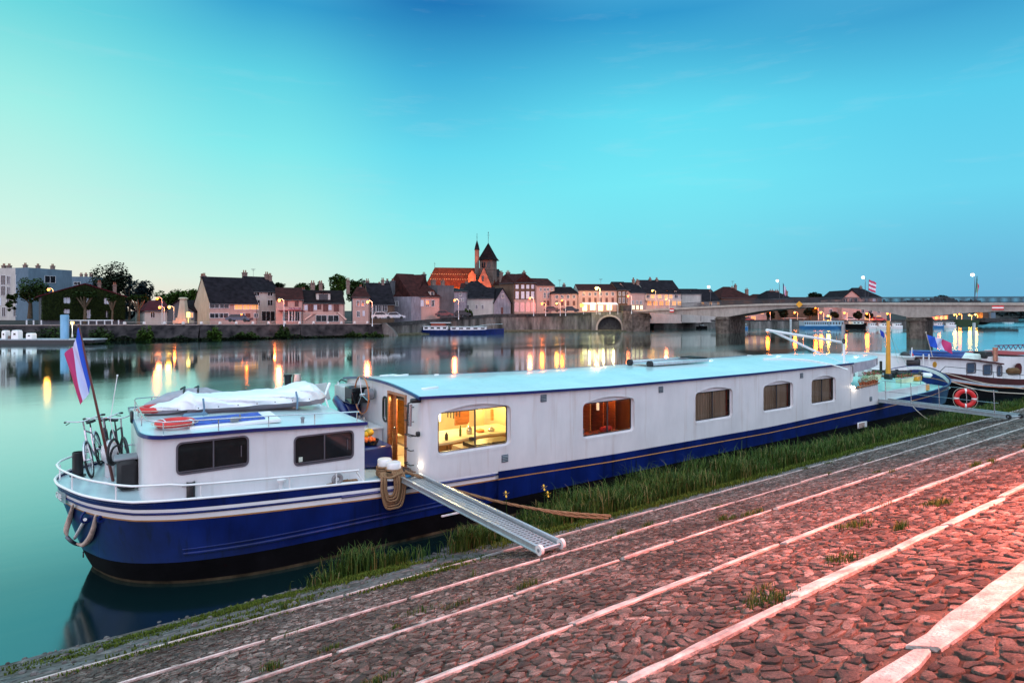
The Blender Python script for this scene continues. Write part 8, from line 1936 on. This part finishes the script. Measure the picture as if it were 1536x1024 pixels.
# ---- distant boats
def riverboat(name, label, px0, px1, Z, zh, hullm, cab, cabm, wn_=6, bow=1, y_off=0, cz_=None):
    """long boat seen from the side; bow=1 to the right"""
    a, c = PZ(px0, Z, 0), PZ(px1, Z, 0); L_ = (c-a).length; t = thing(name, label, 'boat', tuple(a.lerp(c, .5)), math.atan2(RT.y, RT.x) if bow > 0 else math.atan2(RT.y, RT.x)+PI, 'boats moored on the far side'); W_ = min(2.4, L_*.12+.6); b = MB(); rings = []
    for k in range(13):
        s_ = k/12; x = (s_-.5)*L_; wd = W_*min(1, (s_*14)**.5, ((1-s_)*4)**.6 if s_ < 1 else 0)+.02; sh = zh*(1+.55*max(0, s_-.6)**1.3*2.2+.12*max(0, .12-s_)*8)
        rings.append([(x-(.06*L_ if False else 0), -wd*.82, -.3), (x, -wd, sh), (x, wd, sh), (x, wd*.82, -.3)])
    b.loft(rings, 0, True); b.build('hull', hullm, t, local=True, smooth=30)
    for x0, x1, h, m_, nw in cab:
        xa, xb = (x0-.5)*L_, (x1-.5)*L_; b = MB(); b.cbox(((xa+xb)/2, 0, zh+h/2), (xb-xa, W_*1.6, h), 0, bev=.08); b.build('cabin', m_, t, local=True)
        b = MB(); b.cbox(((xa+xb)/2, 0, zh+h+.04), (xb-xa+.2, W_*1.7, .08), 0); b.build('cabin_roof', roofm, t, local=True)
        for k in range(nw):
            x = lerp(xa, xb, (k+.5)/nw); b = MB(); b.cbox((x, 0, zh+h*.58), ((xb-xa)/nw*.55, W_*1.6+.06, h*.42), 0); b.build('window', wdark, t, local=True)
    return t
t = riverboat('river_barge', 'navy blue barge with white cabins moored at the quay wall below the church', 626, 756, 137.5, .95, blue, [(.08, .36, .85, white2, 4), (.39, .80, .70, white2, 5)], white, 1)
b = MB(); b.cbox((-4.5, 0, 2.6), (4.6, 2.8, .12), 0, bev=.02); b.cbox((-5.0, 0, 2.2), (3.2, 2.4, .7), 1, bev=.05); b.build('wheelhouse', [galv, mat('wheelhouse_red', (.25, .04, .02), .5)], t, local=True)
b = MB(); b.cyl((-8.2, 0, .9), (-8.5, 0, 2.8), .04, 0, 5); b.tube([(3, -1, 1.7), (6, -.8, 2.2), (9.5, -.3, 2.3)], .03, 0, 5); b.build('rigging', steel, t, local=True)
riverboat('tour_boat', 'pale blue passenger boat with a glazed saloon under the bridge', 1199, 1263, 181, .75, mat('boat_blue', (.02, .16, .38), .4), [(.05, .62, 1.45, mat('pale_blue', (.30, .48, .55), .5), 11), (.63, .97, 1.5, mat('pale_blue', (.30, .48, .55), .5), 5)], white, 1)
riverboat('river_barge', 'black hulled barge with a pale deckhouse next to the blue passenger boat', 1263, 1300, 181, 1.3, black, [(.35, .8, .8, mat('mint_light', (.62, .75, .68), .4), 3)], white, -1)
riverboat('motor_boat', 'small blue motor boat moored at the left pier of the bridge', 1110, 1122, 172, .7, mat('boat_blue', (.02, .16, .38), .4), [(.3, .7, .8, mat('pale_blue', (.30, .48, .55), .5), 2)], white, 1)
for k, (px0, px1, Z, lb_) in enumerate([(1299, 1316, 180, 'white cabin cruiser right beside the black hulled barge'), (1315, 1336, 179, 'second white cruiser from the black hulled barge'), (1336, 1354, 178, 'white cruiser closest to the left face of the bridge pier'), (1399, 1416, 186, 'blue and white cruiser closest to the right face of the bridge pier'), (1417, 1434, 188, 'white cruiser ahead of the green slope'), (1505, 1521, 300, 'small white launch far off against the dark trees')]):
    riverboat('motor_boat', lb_, px0, px1, Z, .7, white2 if k != 3 else mat('boat_blue', (.02, .16, .38), .4), [(.25, .75, .9, white2, 3)], white, 1 if k % 2 else -1)
riverboat('rowing_boat', 'dark small boat at the foot of the quay wall behind the bridge', 1044, 1061, 180, .6, black, [(.3, .6, .4, iron, 1)], white, 1)
# jetty and slope on the right
o = MB().cbox(P(1494, 480, 215)+Vector((0, 0, 0)), (50/909*215, 5, 1.4), 0, rz=math.atan2(RT.y, RT.x)).build('jetty', coping); tag(o, 'dark landing stage with parked cars right of the green slope', 'jetty')
o = MB().cbox(P(1475, 474, 225), (11/909*225, 3, 2.6), 0, rz=math.atan2(RT.y, RT.x)).cbox(P(1485, 474, 224), (7/909*224, 3, 2.6), 1, rz=math.atan2(RT.y, RT.x)).build('hut', [wallm['brown'], wallm['blueg']]); tag(o, 'square brown and pale hut on the far landing stage', 'hut')
b = MB(); b.add([PZ(1430, 200, 0), PZ(1466, 198, -.1), PZ(1470, 215, 2.0), PZ(1425, 212, 2.4)], [(0, 1, 2, 3)]); b.build('green_slope', mat('slope_grass', (.02, .026, .008), .9, var=.4), smooth=0, kind='structure')
b = MB(); rv = []
for _ in range(9000):
    px = R.uniform(1325, 1900); Z = R.uniform(430, 520); hmax = (13.5+2*math.sin(px*.05)+1.5*math.sin(px*.13)) if px < 1473 else 8.0+1.5*math.sin(px*.06); z = hmax*R.random()**.6; p = PZ(px, Z, z); s_ = 1.1*R.uniform(.5, 1.3); a = R.uniform(0, 6.3)
    u_ = Vector((math.cos(a), math.sin(a), R.uniform(-1, 1)))*s_; w2 = Vector((-math.sin(a), math.cos(a), .5))*s_; b.add([p-u_, p-w2, p+u_, p+w2], [(0, 1, 2, 3)]); rv += [R.random()]*4
o = b.build('far_woods', leafblue, None, smooth=0, kind='stuff', label='dark line of woods on the distant right bank'); q = o.data.attributes.new('rnd', 'FLOAT', 'POINT'); q.data.foreach_set('value', rv)
# cafe chairs crowd as small dark furniture on the terraces
